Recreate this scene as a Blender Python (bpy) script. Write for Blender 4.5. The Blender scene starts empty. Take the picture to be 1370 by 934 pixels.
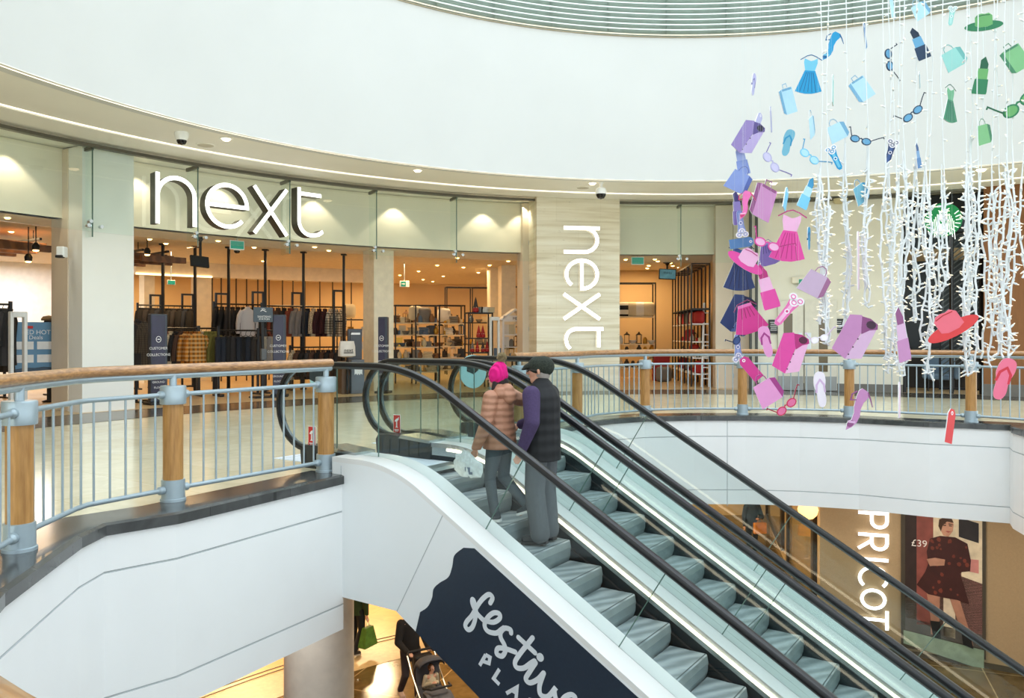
import bpy, bmesh, math, random
from mathutils import Vector, Matrix, Euler
random.seed(7)
R_ = math.radians
SC = bpy.context.scene
COL = SC.collection
PI = math.pi
F = 1080.0; CX = 685.0; HY = 449.0; EYE = 1.43      # focal length in pixels (1370 wide), horizon row, eye height

def P(x, y, d):                                     # a point seen at pixel x, y at distance d
    return Vector(((x-CX)*d/F, d, EYE-(y-HY)*d/F))
CG = (4.2, 6.95)                                    # centre of the round shop front
CV = (3.9, 7.37)                                    # centre of the rotunda
def pol(x, R, c=CG):                                # far crossing of the sight line through column x with a circle
    k = (x-CX)/F
    a = 1+k*k; b = -2*(k*c[0]+c[1]); q = c[0]**2+c[1]**2-R*R
    d = (-b+math.sqrt(b*b-4*a*q))/(2*a)
    return Vector((k*d, d, 0))
def ang(p, c=CG): return math.atan2(p[1]-c[1], p[0]-c[0])
def circ(a, R, z=0.0, c=CG): return Vector((c[0]+R*math.cos(a), c[1]+R*math.sin(a), z))
# escalator frame: s runs down the slope in plan, t runs across (away from the viewer)
US = (0.8242, -0.5663); UT = (0.5663, 0.8242)
def E(s, t, z): return Vector((US[0]*s+UT[0]*t, US[1]*s+UT[1]*t, z))
def sz(x, y, T):                                    # pixel -> (s, z) in the vertical plane t = T
    k = (x-CX)/F
    tt = UT[0]*k+UT[1]; l = T/tt
    return ((US[0]*k+US[1])*l, EYE-(y-HY)*l/F)

# ------------------------------------------------------------------ materials
def lin(c):
    r = []
    for v in c[:3]:
        v = v/255.0
        r.append(v/12.92 if v <= 0.04045 else ((v+0.055)/1.055)**2.4)
    return (r[0], r[1], r[2], 1.0)
MATS = {}
def newmat(name):
    m = bpy.data.materials.new(name); m.use_nodes = True
    nt = m.node_tree; nt.nodes.clear()
    out = nt.nodes.new('ShaderNodeOutputMaterial')
    return m, nt, out
def mat(name, rgb, rough=0.5, metal=0.0, noise=None, emit=None, es=0.0, spec=None, stretch=None, bump=0.0, coat=0.0, lo=None):
    if name in MATS: return MATS[name]
    m, nt, out = newmat(name)
    b = nt.nodes.new('ShaderNodeBsdfPrincipled'); nt.links.new(b.outputs[0], out.inputs[0])
    c = lin(rgb)
    b.inputs['Base Color'].default_value = c
    b.inputs['Roughness'].default_value = rough; b.inputs['Metallic'].default_value = metal
    if spec is not None: b.inputs['Specular IOR Level'].default_value = spec
    if coat: b.inputs['Coat Weight'].default_value = coat
    sc, am = noise or (6.0, 0.04)
    tc = nt.nodes.new('ShaderNodeTexCoord'); mp = nt.nodes.new('ShaderNodeMapping')
    nt.links.new(tc.outputs['Object'], mp.inputs[0])
    if stretch: mp.inputs['Scale'].default_value = stretch
    n = nt.nodes.new('ShaderNodeTexNoise'); n.inputs['Scale'].default_value = sc; n.inputs['Detail'].default_value = 4
    nt.links.new(mp.outputs[0], n.inputs['Vector'])
    r = nt.nodes.new('ShaderNodeValToRGB'); nt.links.new(n.outputs['Fac'], r.inputs[0])
    l = lin(lo) if lo else tuple(max(0, v*(1-2*am)) for v in c[:3])+(1,)
    r.color_ramp.elements[0].color = l
    r.color_ramp.elements[1].color = tuple(min(1, v*(1+am)) for v in c[:3])+(1,)
    r.color_ramp.elements[0].position = .3; r.color_ramp.elements[1].position = .7
    nt.links.new(r.outputs[0], b.inputs['Base Color'])
    if bump:
        bp = nt.nodes.new('ShaderNodeBump'); bp.inputs['Strength'].default_value = bump
        nt.links.new(n.outputs['Fac'], bp.inputs['Height']); nt.links.new(bp.outputs[0], b.inputs['Normal'])
    if emit is not None:
        b.inputs['Emission Color'].default_value = lin(emit); b.inputs['Emission Strength'].default_value = es
    MATS[name] = m
    return m
def glassmat(name, tint, refl=1.0, rough=0.0):
    if name in MATS: return MATS[name]
    m, nt, out = newmat(name)
    t = nt.nodes.new('ShaderNodeBsdfTransparent'); t.inputs[0].default_value = (*tint, 1)
    g = nt.nodes.new('ShaderNodeBsdfGlossy'); g.inputs['Roughness'].default_value = rough; g.inputs[0].default_value = (refl, refl, refl, 1)
    lw = nt.nodes.new('ShaderNodeLayerWeight'); lw.inputs[0].default_value = .5
    pw_ = nt.nodes.new('ShaderNodeMath'); pw_.operation = 'POWER'; pw_.inputs[1].default_value = 4.0; nt.links.new(lw.outputs['Facing'], pw_.inputs[0])
    f = nt.nodes.new('ShaderNodeMath'); f.operation = 'MULTIPLY_ADD'; f.inputs[1].default_value = .7; f.inputs[2].default_value = .025; nt.links.new(pw_.outputs[0], f.inputs[0])
    x = nt.nodes.new('ShaderNodeMixShader')
    nt.links.new(f.outputs[0], x.inputs[0]); nt.links.new(t.outputs[0], x.inputs[1]); nt.links.new(g.outputs[0], x.inputs[2])
    nt.links.new(x.outputs[0], out.inputs[0]); MATS[name] = m
    return m
def tilemat(name, c1, c2, grout, size, rough=0.15, rot=0.0, nz=0.05, mortar=0.006, ratio=1.0, veins=True, bias=0.0):
    if name in MATS: return MATS[name]
    m, nt, out = newmat(name); L = nt.links.new
    b = nt.nodes.new('ShaderNodeBsdfPrincipled'); L(b.outputs[0], out.inputs[0])
    tc = nt.nodes.new('ShaderNodeTexCoord'); mp = nt.nodes.new('ShaderNodeMapping')
    mp.inputs['Rotation'].default_value = (0, 0, rot); L(tc.outputs['Object'], mp.inputs[0])
    br = nt.nodes.new('ShaderNodeTexBrick'); L(mp.outputs[0], br.inputs[0])
    br.offset = 0.0 if ratio == 1 else .5
    br.inputs['Scale'].default_value = 1.0; br.inputs['Mortar Size'].default_value = mortar
    br.inputs['Brick Width'].default_value = size; br.inputs['Row Height'].default_value = size/ratio
    br.inputs['Color1'].default_value = lin(c1); br.inputs['Color2'].default_value = lin(c2); br.inputs['Mortar'].default_value = lin(grout)
    br.inputs['Bias'].default_value = bias
    n = nt.nodes.new('ShaderNodeTexNoise'); n.inputs['Scale'].default_value = 3; n.inputs['Detail'].default_value = 8; n.inputs['Distortion'].default_value = 1.2
    L(mp.outputs[0], n.inputs['Vector'])
    r = nt.nodes.new('ShaderNodeMapRange'); L(n.outputs['Fac'], r.inputs[0])
    r.inputs[1].default_value = .3; r.inputs[2].default_value = .7; r.inputs[3].default_value = 1-nz*2; r.inputs[4].default_value = 1+nz
    mx = nt.nodes.new('ShaderNodeVectorMath'); mx.operation = 'SCALE'
    L(br.outputs['Color'], mx.inputs[0]); L(r.outputs[0], mx.inputs['Scale']); L(mx.outputs[0], b.inputs['Base Color'])
    b.inputs['Roughness'].default_value = rough
    MATS[name] = m
    return m
def wavemat(name, c1, c2, scale, dist=2.0, rough=0.4, rot=(0, 0, 0), band='X', stretch=(1, 1, 1), detail=3, lo=.2, hi=.8, coat=0):
    if name in MATS: return MATS[name]
    m, nt, out = newmat(name); L = nt.links.new
    b = nt.nodes.new('ShaderNodeBsdfPrincipled'); L(b.outputs[0], out.inputs[0])
    tc = nt.nodes.new('ShaderNodeTexCoord'); mp = nt.nodes.new('ShaderNodeMapping')
    mp.inputs['Rotation'].default_value = rot; mp.inputs['Scale'].default_value = stretch; L(tc.outputs['Object'], mp.inputs[0])
    w = nt.nodes.new('ShaderNodeTexWave'); w.bands_direction = band; L(mp.outputs[0], w.inputs[0])
    w.inputs['Scale'].default_value = scale; w.inputs['Distortion'].default_value = dist; w.inputs['Detail'].default_value = detail
    r = nt.nodes.new('ShaderNodeValToRGB'); L(w.outputs['Fac'], r.inputs[0])
    r.color_ramp.elements[0].color = lin(c1); r.color_ramp.elements[1].color = lin(c2)
    r.color_ramp.elements[0].position = lo; r.color_ramp.elements[1].position = hi
    L(r.outputs[0], b.inputs['Base Color']); b.inputs['Roughness'].default_value = rough
    if coat: b.inputs['Coat Weight'].default_value = coat
    MATS[name] = m
    return m
def plaid(name, base, stripe, sc=9, second=None):
    if name in MATS: return MATS[name]
    m, nt, out = newmat(name); L = nt.links.new
    b = nt.nodes.new('ShaderNodeBsdfPrincipled'); L(b.outputs[0], out.inputs[0]); b.inputs['Roughness'].default_value = .9
    tc = nt.nodes.new('ShaderNodeTexCoord')
    cur = None
    for d in ('X', 'Z'):
        w = nt.nodes.new('ShaderNodeTexWave'); w.bands_direction = d; w.inputs['Scale'].default_value = sc
        L(tc.outputs['Object'], w.inputs[0])
        r = nt.nodes.new('ShaderNodeValToRGB'); L(w.outputs['Fac'], r.inputs[0]); r.color_ramp.interpolation = 'CONSTANT'
        r.color_ramp.elements[0].color = (0, 0, 0, 1); r.color_ramp.elements[1].color = (1, 1, 1, 1); r.color_ramp.elements[1].position = .55
        x = nt.nodes.new('ShaderNodeMix'); x.data_type = 'RGBA'
        sf = nt.nodes.new('ShaderNodeMath'); sf.operation = 'MULTIPLY'; sf.inputs[1].default_value = .62 if d == 'X' else .55
        L(r.outputs[0], sf.inputs[0]); L(sf.outputs[0], x.inputs['Factor'])
        if cur is None: x.inputs['A'].default_value = lin(base)
        else: L(cur, x.inputs['A'])
        x.inputs['B'].default_value = lin(stripe if d == 'X' or second is None else second)
        cur = x.outputs['Result']
    L(cur, b.inputs['Base Color']); MATS[name] = m
    return m
def flat(rgb, rough=.55):
    return mat('card_%d_%d_%d' % rgb, rgb, rough, noise=(14, .015))
def glow(name, rgb, s):
    return mat(name, rgb, .5, emit=rgb, es=s)

# ------------------------------------------------------------------ meshes
class MB:
    def __init__(self): self.v = []; self.f = []; self.m = []; self.s = []
    def add(self, vs, fs, mi=0, M=None, sm=False):
        o = len(self.v)
        if M is not None: vs = [M @ Vector(v) for v in vs]
        self.v += [Vector(v) for v in vs]
        for f in fs:
            self.f.append(tuple(i+o for i in f)); self.m.append(mi); self.s.append(sm)
        return self
    def box(self, c, size, rz=0, mi=0, M=None, bev=0.0):
        x, y, z = (k/2 for k in size)
        T = Matrix.Translation(Vector(c)) @ Matrix.Rotation(rz, 4, 'Z')
        if M is not None: T = M @ T
        if bev > 0:
            b = min(bev, x*.9, y*.9, z*.9); vs = []; bm = bmesh.new()
            bmesh.ops.create_cube(bm, size=1)
            for v in bm.verts: v.co = Vector((v.co.x*2*x, v.co.y*2*y, v.co.z*2*z))
            bmesh.ops.bevel(bm, geom=bm.edges[:], offset=b, segments=2, affect='EDGES', profile=.5)
            bm.verts.index_update()
            vs = [v.co.copy() for v in bm.verts]; fs = [[v.index for v in f.verts] for f in bm.faces]; bm.free()
            return self.add(vs, fs, mi, T)
        vs = [(-x,-y,-z),(x,-y,-z),(x,y,-z),(-x,y,-z),(-x,-y,z),(x,-y,z),(x,y,z),(-x,y,z)]
        fs = [(3,2,1,0),(4,5,6,7),(0,1,5,4),(1,2,6,5),(2,3,7,6),(3,0,4,7)]
        return self.add(vs, fs, mi, T)
    def bar(self, a, b, w, h, mi=0):                 # rectangular bar from a to b (w across, h up)
        a = Vector(a); b = Vector(b); d = (b-a); L = d.length; d.normalize()
        up = Vector((0, 0, 1)) if abs(d.z) < .95 else Vector((0, 1, 0))
        x = d.cross(up).normalized(); y = x.cross(d).normalized()
        vs = []
        for p in (a, b):
            for i, j in ((-1,-1),(1,-1),(1,1),(-1,1)): vs.append(p + x*(i*w/2) + y*(j*h/2))
        return self.add(vs, [(0,1,2,3),(7,6,5,4),(0,4,5,1),(1,5,6,2),(2,6,7,3),(3,7,4,0)], mi)
    def tube(self, path, r, n=10, mi=0, closed=False, caps=True, prof=None):
        path = [Vector(p) for p in path]; k = len(path)
        rs = r if isinstance(r, (list, tuple)) else [r]*k
        vs = []; fs = []; last = None
        for i, p in enumerate(path):
            a = path[i-1] if (i > 0 or closed) else p
            b = path[(i+1) % k] if (i < k-1 or closed) else p
            d = (b-a)
            d = d.normalized() if d.length > 1e-9 else Vector((0, 0, 1))
            if last is None:
                up = Vector((0, 0, 1)) if abs(d.z) < .9 else Vector((0, 1, 0))
                x = d.cross(up).normalized()
            else:
                x = (last - d*last.dot(d)).normalized()
            last = x; y = x.cross(d).normalized()
            if prof:
                for (pu, pv) in prof: vs.append(p + x*pu*rs[i] + y*pv*rs[i])
            else:
                for j in range(n):
                    t = 2*PI*j/n; vs.append(p + x*math.cos(t)*rs[i] + y*math.sin(t)*rs[i])
        n = len(prof) if prof else n
        for i in range(k-1 if not closed else k):
            for j in range(n):
                a0 = i*n+j; a1 = i*n+(j+1) % n; b0 = ((i+1) % k)*n+j; b1 = ((i+1) % k)*n+(j+1) % n
                fs.append((a0, b0, b1, a1))
        if caps and not closed:
            fs.append(tuple(range(n))); fs.append(tuple((k-1)*n+j for j in reversed(range(n))))
        return self.add(vs, fs, mi, None, True)
    def cyl(self, a, b, r, n=14, mi=0, r2=None): return self.tube([a, b], [r, r if r2 is None else r2], n, mi)
    def lathe(self, pts, c=(0, 0, 0), n=16, mi=0, M=None, sy=1.0):   # pts: (radius, z)
        vs = []; fs = []; k = len(pts)
        for (r, z) in pts:
            for j in range(n):
                t = 2*PI*j/n; vs.append(Vector((c[0]+r*math.cos(t), c[1]+r*sy*math.sin(t), c[2]+z)))
        for i in range(k-1):
            for j in range(n): fs.append((i*n+j, i*n+(j+1) % n, (i+1)*n+(j+1) % n, (i+1)*n+j))
        if pts[0][0] > 1e-6: fs.append(tuple(reversed(range(n))))
        if pts[-1][0] > 1e-6: fs.append(tuple((k-1)*n+j for j in range(n)))
        return self.add(vs, fs, mi, M, True)
    def prism(self, poly, M, th, mi=0, side=None):   # poly in local xz plane, thickness th along local y (0..th)
        n = len(poly)
        a = sum(poly[i][0]*poly[(i+1) % n][1]-poly[(i+1) % n][0]*poly[i][1] for i in range(n))
        if a < 0: poly = list(reversed(poly))
        vs = [(x, 0, z) for x, z in poly]+[(x, th, z) for x, z in poly]
        self.add(vs, [tuple(range(n)), tuple(2*n-1-i for i in range(n))], mi, M)
        o = len(self.v)-2*n; si = mi if side is None else side
        for i in range(n):
            j = (i+1) % n
            self.f.append((o+j, o+i, o+n+i, o+n+j)); self.m.append(si); self.s.append(False)
        return self
    def stroke(self, pts, w, M, th, mi=0, side=None, closed=False):   # constant-width line in local xz, extruded along y
        n = len(pts); L = []; Rr = []
        pv = [Vector((p[0], p[1])) for p in pts]
        for i in range(n):
            a = pv[i-1] if (i > 0 or closed) else pv[i]; b = pv[(i+1) % n] if (i < n-1 or closed) else pv[i]
            d1 = (pv[i]-a); d2 = (b-pv[i])
            d1 = d1.normalized() if d1.length > 1e-9 else d2.normalized()
            d2 = d2.normalized() if d2.length > 1e-9 else d1
            d = (d1+d2)
            d = d.normalized() if d.length > 1e-6 else d1
            nn = Vector((-d.y, d.x)); k = 1/max(.45, nn.dot(Vector((-d1.y, d1.x))))
            ww = w[i] if isinstance(w, (list, tuple)) else w
            L.append(pv[i]+nn*ww/2*k); Rr.append(pv[i]-nn*ww/2*k)
        vs = []
        for q in range(n): vs += [(L[q].x, 0, L[q].y), (Rr[q].x, 0, Rr[q].y), (L[q].x, th, L[q].y), (Rr[q].x, th, Rr[q].y)]
        o = len(self.v); si = mi if side is None else side
        self.add(vs, [], mi, M)
        def ff(t, k): self.f.append(tuple(o+i for i in t)); self.m.append(k); self.s.append(False)
        for i in range(n if closed else n-1):
            a = i*4; b = ((i+1) % n)*4
            ff((a+1, b+1, b, a), mi); ff((a+2, b+2, b+3, a+3), mi); ff((a, b, b+2, a+2), si); ff((a+3, b+3, b+1, a+1), si)
        if not closed:
            ff((0, 2, 3, 1), si); e = (n-1)*4; ff((e, e+1, e+3, e+2), si)
        return self
    def strip(self, A, B, mi=0, sm=True):            # quads between two point rows
        n = len(A)
        return self.add(list(A)+list(B), [(i, i+1, n+i+1, n+i) for i in range(n-1)], mi, None, sm)
    def loft(self, rings, mi=0, caps=True, closed=True, sm=False):   # equal-length rings of points
        n = len(rings[0]); vs = [p for r in rings for p in r]; fs = []
        for i in range(len(rings)-1):
            for j in range(n if closed else n-1):
                k = (j+1) % n; fs.append((i*n+j, i*n+k, (i+1)*n+k, (i+1)*n+j))
        if caps: fs.append(tuple(reversed(range(n)))); fs.append(tuple((len(rings)-1)*n+j for j in range(n)))
        return self.add(vs, fs, mi, None, sm)
    def build(self, name, mats, parent=None, origin=None):
        me = bpy.data.meshes.new(name)
        off = Vector((0, 0, 0)); inv = None
        if parent is not None:
            inv = WM(parent).inverted()
        elif origin is not None:
            off = Vector(origin)
        vs = [inv @ v for v in self.v] if inv is not None else [v-off for v in self.v]
        me.from_pydata(vs, [], self.f)
        if not isinstance(mats, (list, tuple)): mats = [mats]
        for m in mats: me.materials.append(m)
        me.polygons.foreach_set('material_index', self.m); me.polygons.foreach_set('use_smooth', self.s)
        me.update()
        bm = bmesh.new(); bm.from_mesh(me)
        bmesh.ops.recalc_face_normals(bm, faces=bm.faces[:])
        bm.to_mesh(me); bm.free()
        if any(self.s):
            try: me.set_sharp_from_angle(angle=R_(38))
            except Exception: pass
        o = bpy.data.objects.new(name, me); COL.objects.link(o)
        if parent is not None: o.parent = parent
        else: o.location = off
        return o
RM = {}
def WM(o):
    M = Matrix.Identity(4)
    while o is not None:
        M = RM.get(o.name, Matrix.Translation(o.location) @ o.rotation_euler.to_matrix().to_4x4()) @ M
        o = o.parent
    return M
def thing(name, label, cat, loc=(0, 0, 0), rz=0.0, group=None, kind=None):
    o = bpy.data.objects.new(name, None); COL.objects.link(o)
    o.location = loc; o.rotation_euler = (0, 0, rz); o.empty_display_size = .1
    return tag(o, label, cat, group, kind)
def tag(o, label=None, cat=None, group=None, kind=None):
    for k, v in (('label', label), ('category', cat), ('group', group), ('kind', kind)):
        if v: o[k] = v
    return o
def struct(o): o['kind'] = 'structure'; return o
def dup(root, loc, rz=None, label=None, group=None):
    r = root.copy(); COL.objects.link(r); r.location = loc
    if rz is not None: r.rotation_euler = (0, 0, rz)
    if label: r['label'] = label
    if group: r['group'] = group
    for ch in list(root.children):
        c = ch.copy(); COL.objects.link(c); c.parent = r
        for g in list(ch.children):
            d = g.copy(); COL.objects.link(d); d.parent = c
    return r
ORD = 'first second third fourth fifth sixth seventh eighth ninth tenth eleventh twelfth thirteenth fourteenth fifteenth sixteenth seventeenth eighteenth nineteenth twentieth'.split()
def nth(i):
    if i < 20: return ORD[i]
    if i < 29: return 'twenty-'+ORD[i-20]
    if i == 29: return 'thirtieth'
    return 'thirty-'+ORD[i-30]
TXT = {}
def text(s, size):                                   # lettering outline mesh in the xz plane, centred
    key = (s, size)
    if key not in TXT:
        cu = bpy.data.curves.new('lettering', 'FONT'); cu.body = s; cu.size = size; cu.align_x = 'CENTER'; cu.align_y = 'CENTER'
        cu.extrude = .0; cu.resolution_u = 3
        ob = bpy.data.objects.new('lettering', cu); COL.objects.link(ob)
        dg = bpy.context.evaluated_depsgraph_get(); dg.update()
        me = ob.evaluated_get(dg).to_mesh()
        TXT[key] = ([(v.co.x, 0, v.co.y) for v in me.vertices], [tuple(p.vertices) for p in me.polygons])
        ob.evaluated_get(dg).to_mesh_clear()
        bpy.data.objects.remove(ob); bpy.data.curves.remove(cu)
    return TXT[key]
def frame(p, rz, roll=0.0):                          # local x to the right, y away, z up, turned by rz, rolled in its own plane
    return Matrix.Translation(Vector(p)) @ Matrix.Rotation(rz, 4, 'Z') @ Matrix.Rotation(roll, 4, 'Y')
def arc(cx, cy, r, a0, a1, n=12, ry=None):
    return [(cx+r*math.cos(R_(a0+(a1-a0)*i/n)), cy+(ry or r)*math.sin(R_(a0+(a1-a0)*i/n))) for i in range(n+1)]
def catmull(pts, n=6, closed=False):
    out = []; k = len(pts)
    for i in range(k if closed else k-1):
        p0 = Vector(pts[(i-1) % k] if (i > 0 or closed) else pts[0]); p1 = Vector(pts[i]); p2 = Vector(pts[(i+1) % k])
        p3 = Vector(pts[(i+2) % k] if (i < k-2 or closed) else pts[-1])
        for j in range(n):
            t = j/n
            out.append(.5*((2*p1)+(p2-p0)*t+(2*p0-5*p1+4*p2-p3)*t*t+(3*p1-p0-3*p2+p3)*t**3))
    if not closed: out.append(Vector(pts[-1]))
    return out

# shared materials
WHITE = mat('white_plaster', (243, 245, 245), .55, noise=(2, .01))
DRUM = mat('rotunda_plaster', (214, 216, 216), .6, noise=(.7, .012))
SOFF = mat('soffit_paint', (246, 244, 236), .6, noise=(1, .012))
CREAM = mat('cream_plaster', (236, 228, 208), .6, noise=(1.2, .02))
STEEL = mat('grey_painted_steel', (168, 184, 192), .35, .35, noise=(9, .03))
BRUSH = mat('brushed_aluminium', (205, 213, 216), .3, .75, noise=(20, .04), stretch=(1, 30, 1))
CHROME = mat('polished_chrome', (215, 218, 220), .12, 1.0)
WOOD = mat('honey_oak_wood', (190, 142, 82), .36, noise=(7, .06), stretch=(6, 6, .7), lo=(164, 116, 60))
RAILW = mat('worn_handrail_wood', (184, 136, 86), .28, noise=(5, .12), stretch=(3, 3, 14), coat=.4, lo=(136, 94, 54))
GRAN = mat('dark_granite', (74, 76, 76), .22, noise=(26, .35))
BLACK = mat('black_metal', (26, 25, 25), .4, .4)
BLKM = mat('matt_black', (20, 20, 22), .6)
RUBBER = mat('black_rubber', (24, 25, 28), .32)
GLASS = glassmat('clear_green_glass', (.955, .985, .972))
EGLASS = glassmat('escalator_glass', (.885, .93, .925))
GEDGE = mat('glass_edge', (90, 118, 108), .15)
LED = glow('warm_white_led', (255, 238, 208), 5.0)
SIGNW = glow('lit_sign_face', (255, 255, 252), 2.2)
DLIGHT = glow('downlight_lamp', (255, 226, 180), 9.0)
WARML = glow('amber_downlight_lamp', (255, 196, 110), 14.0)
CARDW = mat('white_card_edge', (240, 240, 240), .6)
# ================================================================== the setting
# --- void in the upper floor (edge of the opening, seen from above)
E1 = E(-6.02, 5.74, 0); E2 = E(-6.02, 9.29, 0)
VOID = [(E1.x, E1.y), (-2.67, 6.40), (-3.05, 6.02), (-3.05, 5.65), (-2.98, 5.26), (-2.82, 4.42), (-2.5, 3.5), (-2.0, 2.6), (-1.3, 1.62), (-.65, 1.0),
        (-.15, .62), (.5, .2), (1.4, -.6), (2.6, -1.7), (4.4, -2.6), (6.6, -2.4), (8.6, -1), (9.9, 1.6), (10.0, 4.2), (9.4, 6.8), (8.9, 9.0),
        (7.95, 10.4), (7.6, 11.2), (7.56, 11.8), (7.68, 12.35), (7.84, 12.7), (7.3, 12.95), (6.8, 13.15), (5.9, 13.72), (5.0, 14.02), (4.1, 14.16), (3.2, 14.16), (2.3, 14.0), (1.7, 13.65), (1.2, 13.15),
        (.78, 12.35), (E2.x+.1, E2.y+.3), (E2.x, E2.y)]
vc = Vector((4.0, 7.6))
OUT = []
for (x, y) in VOID:
    d = Vector((x, y))-vc; d.normalize(); OUT.append(vc+d*34)
def ring_slab(name, z0, z1, mt, msoff):
    mb = MB(); n = len(VOID)
    for i in range(n):
        j = (i+1) % n
        a = Vector((*VOID[i], z1)); b = Vector((*VOID[j], z1)); c = Vector((*OUT[j], z1)); d = Vector((*OUT[i], z1))
        mb.add([a, b, c, d], [(0, 1, 2, 3)], 0)
        dz = Vector((0, 0, z0-z1))
        mb.add([a+dz, b+dz, c+dz, d+dz], [(0, 3, 2, 1)], 1)
    return struct(mb.build(name, [mt, msoff]))
FLOOR = tilemat('cream_marble_tile', (236, 229, 200), (230, 221, 188), (212, 202, 170), .9, .14, R_(34), .05, .004)
ring_slab('floor', -1.12, 0, FLOOR, mat('lower_soffit', (240, 232, 214), .6))
# --- fascia round the void
fb = [(WHITE, -1.5, -.07, .0)]
n = len(VOID)
mb = MB()
nrm = []
for i in range(n):
    a = Vector(VOID[i-1]); b = Vector(VOID[(i+1) % n]); d = (b-a).normalized(); nrm.append(Vector((-d.y, d.x)))
if (vc-Vector(VOID[5])).dot(nrm[5]) < 0: nrm = [-k for k in nrm]
def off(i, k, z): q = Vector(VOID[i % n])+nrm[i % n]*k; return Vector((q.x, q.y, z))
prof = [(-.06, -.06), (.015, -.06), (.015, -.33), (.007, -.334), (.007, -.342), (.015, -.346), (.015, -1.265), (.007, -1.269), (.007, -1.277), (.015, -1.281), (.015, -1.525), (-.14, -1.525), (-.14, -1.1)]
for i in range(n-1):
    for k in range(len(prof)-1):
        (o0, z0), (o1, z1) = prof[k], prof[k+1]
        mb.add([off(i, o0, z0), off(i+1, o0, z0), off(i+1, o1, z1), off(i, o1, z1)], [(0, 1, 2, 3)], 1 if abs(z0-z1) < .02 and k not in (0, 10) else 0, None, True)
fas = struct(mb.build('wall_fascia', [WHITE, mat('fascia_joint', (186, 192, 194), .6)]))
# thin upright joints in the far fascia
mb = MB()
for fx in (.50, ):
    for i in range(n-1):
        a, b = off(i, .017, 0), off(i+1, .017, 0)
        for x in (973,):
            ka, kb = CX+F*a.x/max(a.y, .01), CX+F*b.x/max(b.y, .01)
            if a.y > 9 and min(ka, kb) <= x <= max(ka, kb):
                p = a.lerp(b, (x-ka)/(kb-ka)); mb.box((p.x, p.y, -.81), (.012, .006, 1.5))
struct(mb.build('trim_11', [mat('fascia_joint', (186, 192, 194), .6)]))
# --- granite kerb along the edge
mb = MB()
kp = [(-.0, -.065), (.04, -.06), (.04, .018), (0, .03), (-.44, .03), (-.45, .0)]
for i in range(n-1):
    for k in range(len(kp)-1):
        (o0, z0), (o1, z1) = kp[k], kp[k+1]
        mb.add([off(i, o0, z0), off(i+1, o0, z0), off(i+1, o1, z1), off(i, o1, z1)], [(0, 1, 2, 3)])
struct(mb.build('trim_1', [tilemat('granite_kerb_stone', (84, 86, 85), (70, 72, 72), (48, 50, 50), .9, .16, R_(20), .22, .003)]))
# --- dark band and shop floor
CL = (3.75, 7.9)                                     # centre of the rooflight ring
def annulus(name, r0, r1, a0, a1, z, mt, c=CG, N=72, zb=None):
    mb = MB(); rows = []
    A = [circ(a0+(a1-a0)*i/N, r0, z, c) for i in range(N+1)]; B = [circ(a0+(a1-a0)*i/N, r1, z, c) for i in range(N+1)]
    mb.strip(A, B)
    if zb is not None:
        mb.strip([p+Vector((0, 0, zb-z)) for p in A], A); mb.strip(B, [p+Vector((0, 0, zb-z)) for p in B])
        mb.strip([p+Vector((0, 0, zb-z)) for p in B], [p+Vector((0, 0, zb-z)) for p in A])
    return struct(mb.build(name, [mt]))
def cylwall(name, R, z0, z1, a0, a1, mt, c=CG, N=72, th=.1, parent=None):
    mb = MB(); rings = []
    for i in range(N+1):
        a = a0+(a1-a0)*i/N
        rings.append([circ(a, R, z0, c), circ(a, R+th, z0, c), circ(a, R+th, z1, c), circ(a, R, z1, c)])
    mb.loft(rings, caps=True, sm=True)
    o = mb.build(name, [mt], parent)
    return struct(o) if parent is None else o
annulus('floor_border', 12.75, 14.3, R_(-5), R_(215), .004, tilemat('dark_border_stone', (92, 84, 74), (80, 74, 66), (60, 56, 50), .8, .2, R_(10), .12, .004))
annulus('floor_shop', 14.3, 30, R_(40), R_(215), .006, tilemat('shop_floor_stone', (206, 180, 138), (198, 170, 128), (170, 142, 100), .8, .3, R_(25), .05, .004))
# --- soffit and rotunda
ZS = 4.95
a_sub = lambda x, R, c=CG: ang(pol(x, R, c), c)
annulus('ceiling', 10.9, 13.2, 0, 2*PI, ZS, SOFF, CV, 128)
annulus('ceiling_outer', 13.0, 18.5, R_(-20), R_(230), ZS+.03, SOFF, CG, 96)
mb = MB(); rings = []
for i in range(161):                                 # the rotunda wall leans in a little towards the rooflight
    a = 2*PI*i/160; rings.append([circ(a, 10.9, ZS-.01, CV), circ(a, 11.2, ZS-.01, CV), circ(a, 10.4, 8.02, CL), circ(a, 9.97, 8.02, CL)])
mb.loft(rings, caps=False, sm=True); struct(mb.build('wall_rotunda', [DRUM]))
def ledring(name, R, z, c, a0, a1, mt, w=.03, h=.03, closed=False):
    N = 140
    mb = MB(); rings = []
    for i in range(N+1):
        a = a0+(a1-a0)*i/N
        rings.append([circ(a, R, z, c), circ(a, R+w, z, c), circ(a, R+w, z+h, c), circ(a, R, z+h, c)])
    mb.loft(rings, sm=True)
    return struct(mb.build(name, [mt]))
ledring('trim_2', 10.9, ZS-.02, CV, R_(0), R_(359.9), SOFF, .06, .018)
ledring('trim_3', 10.98, ZS-.016, CV, R_(20), R_(240), glow('cove_led', (255, 244, 226), 1.3), .03, .014)
ledring('trim_4', 13.08, ZS-.016, CG, R_(20), R_(220), glow('cove_led', (255, 244, 226), 1.3), .03, .014)
ledring('trim_5', 13.16, ZS-.022, CG, R_(20), R_(220), SOFF, .72, .05)
ledring('trim_6', 14.18, ZS-.075, CG, R_(35), R_(220), mat('bronze_head_channel', (96, 92, 78), .4, .3), .12, .06)
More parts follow.
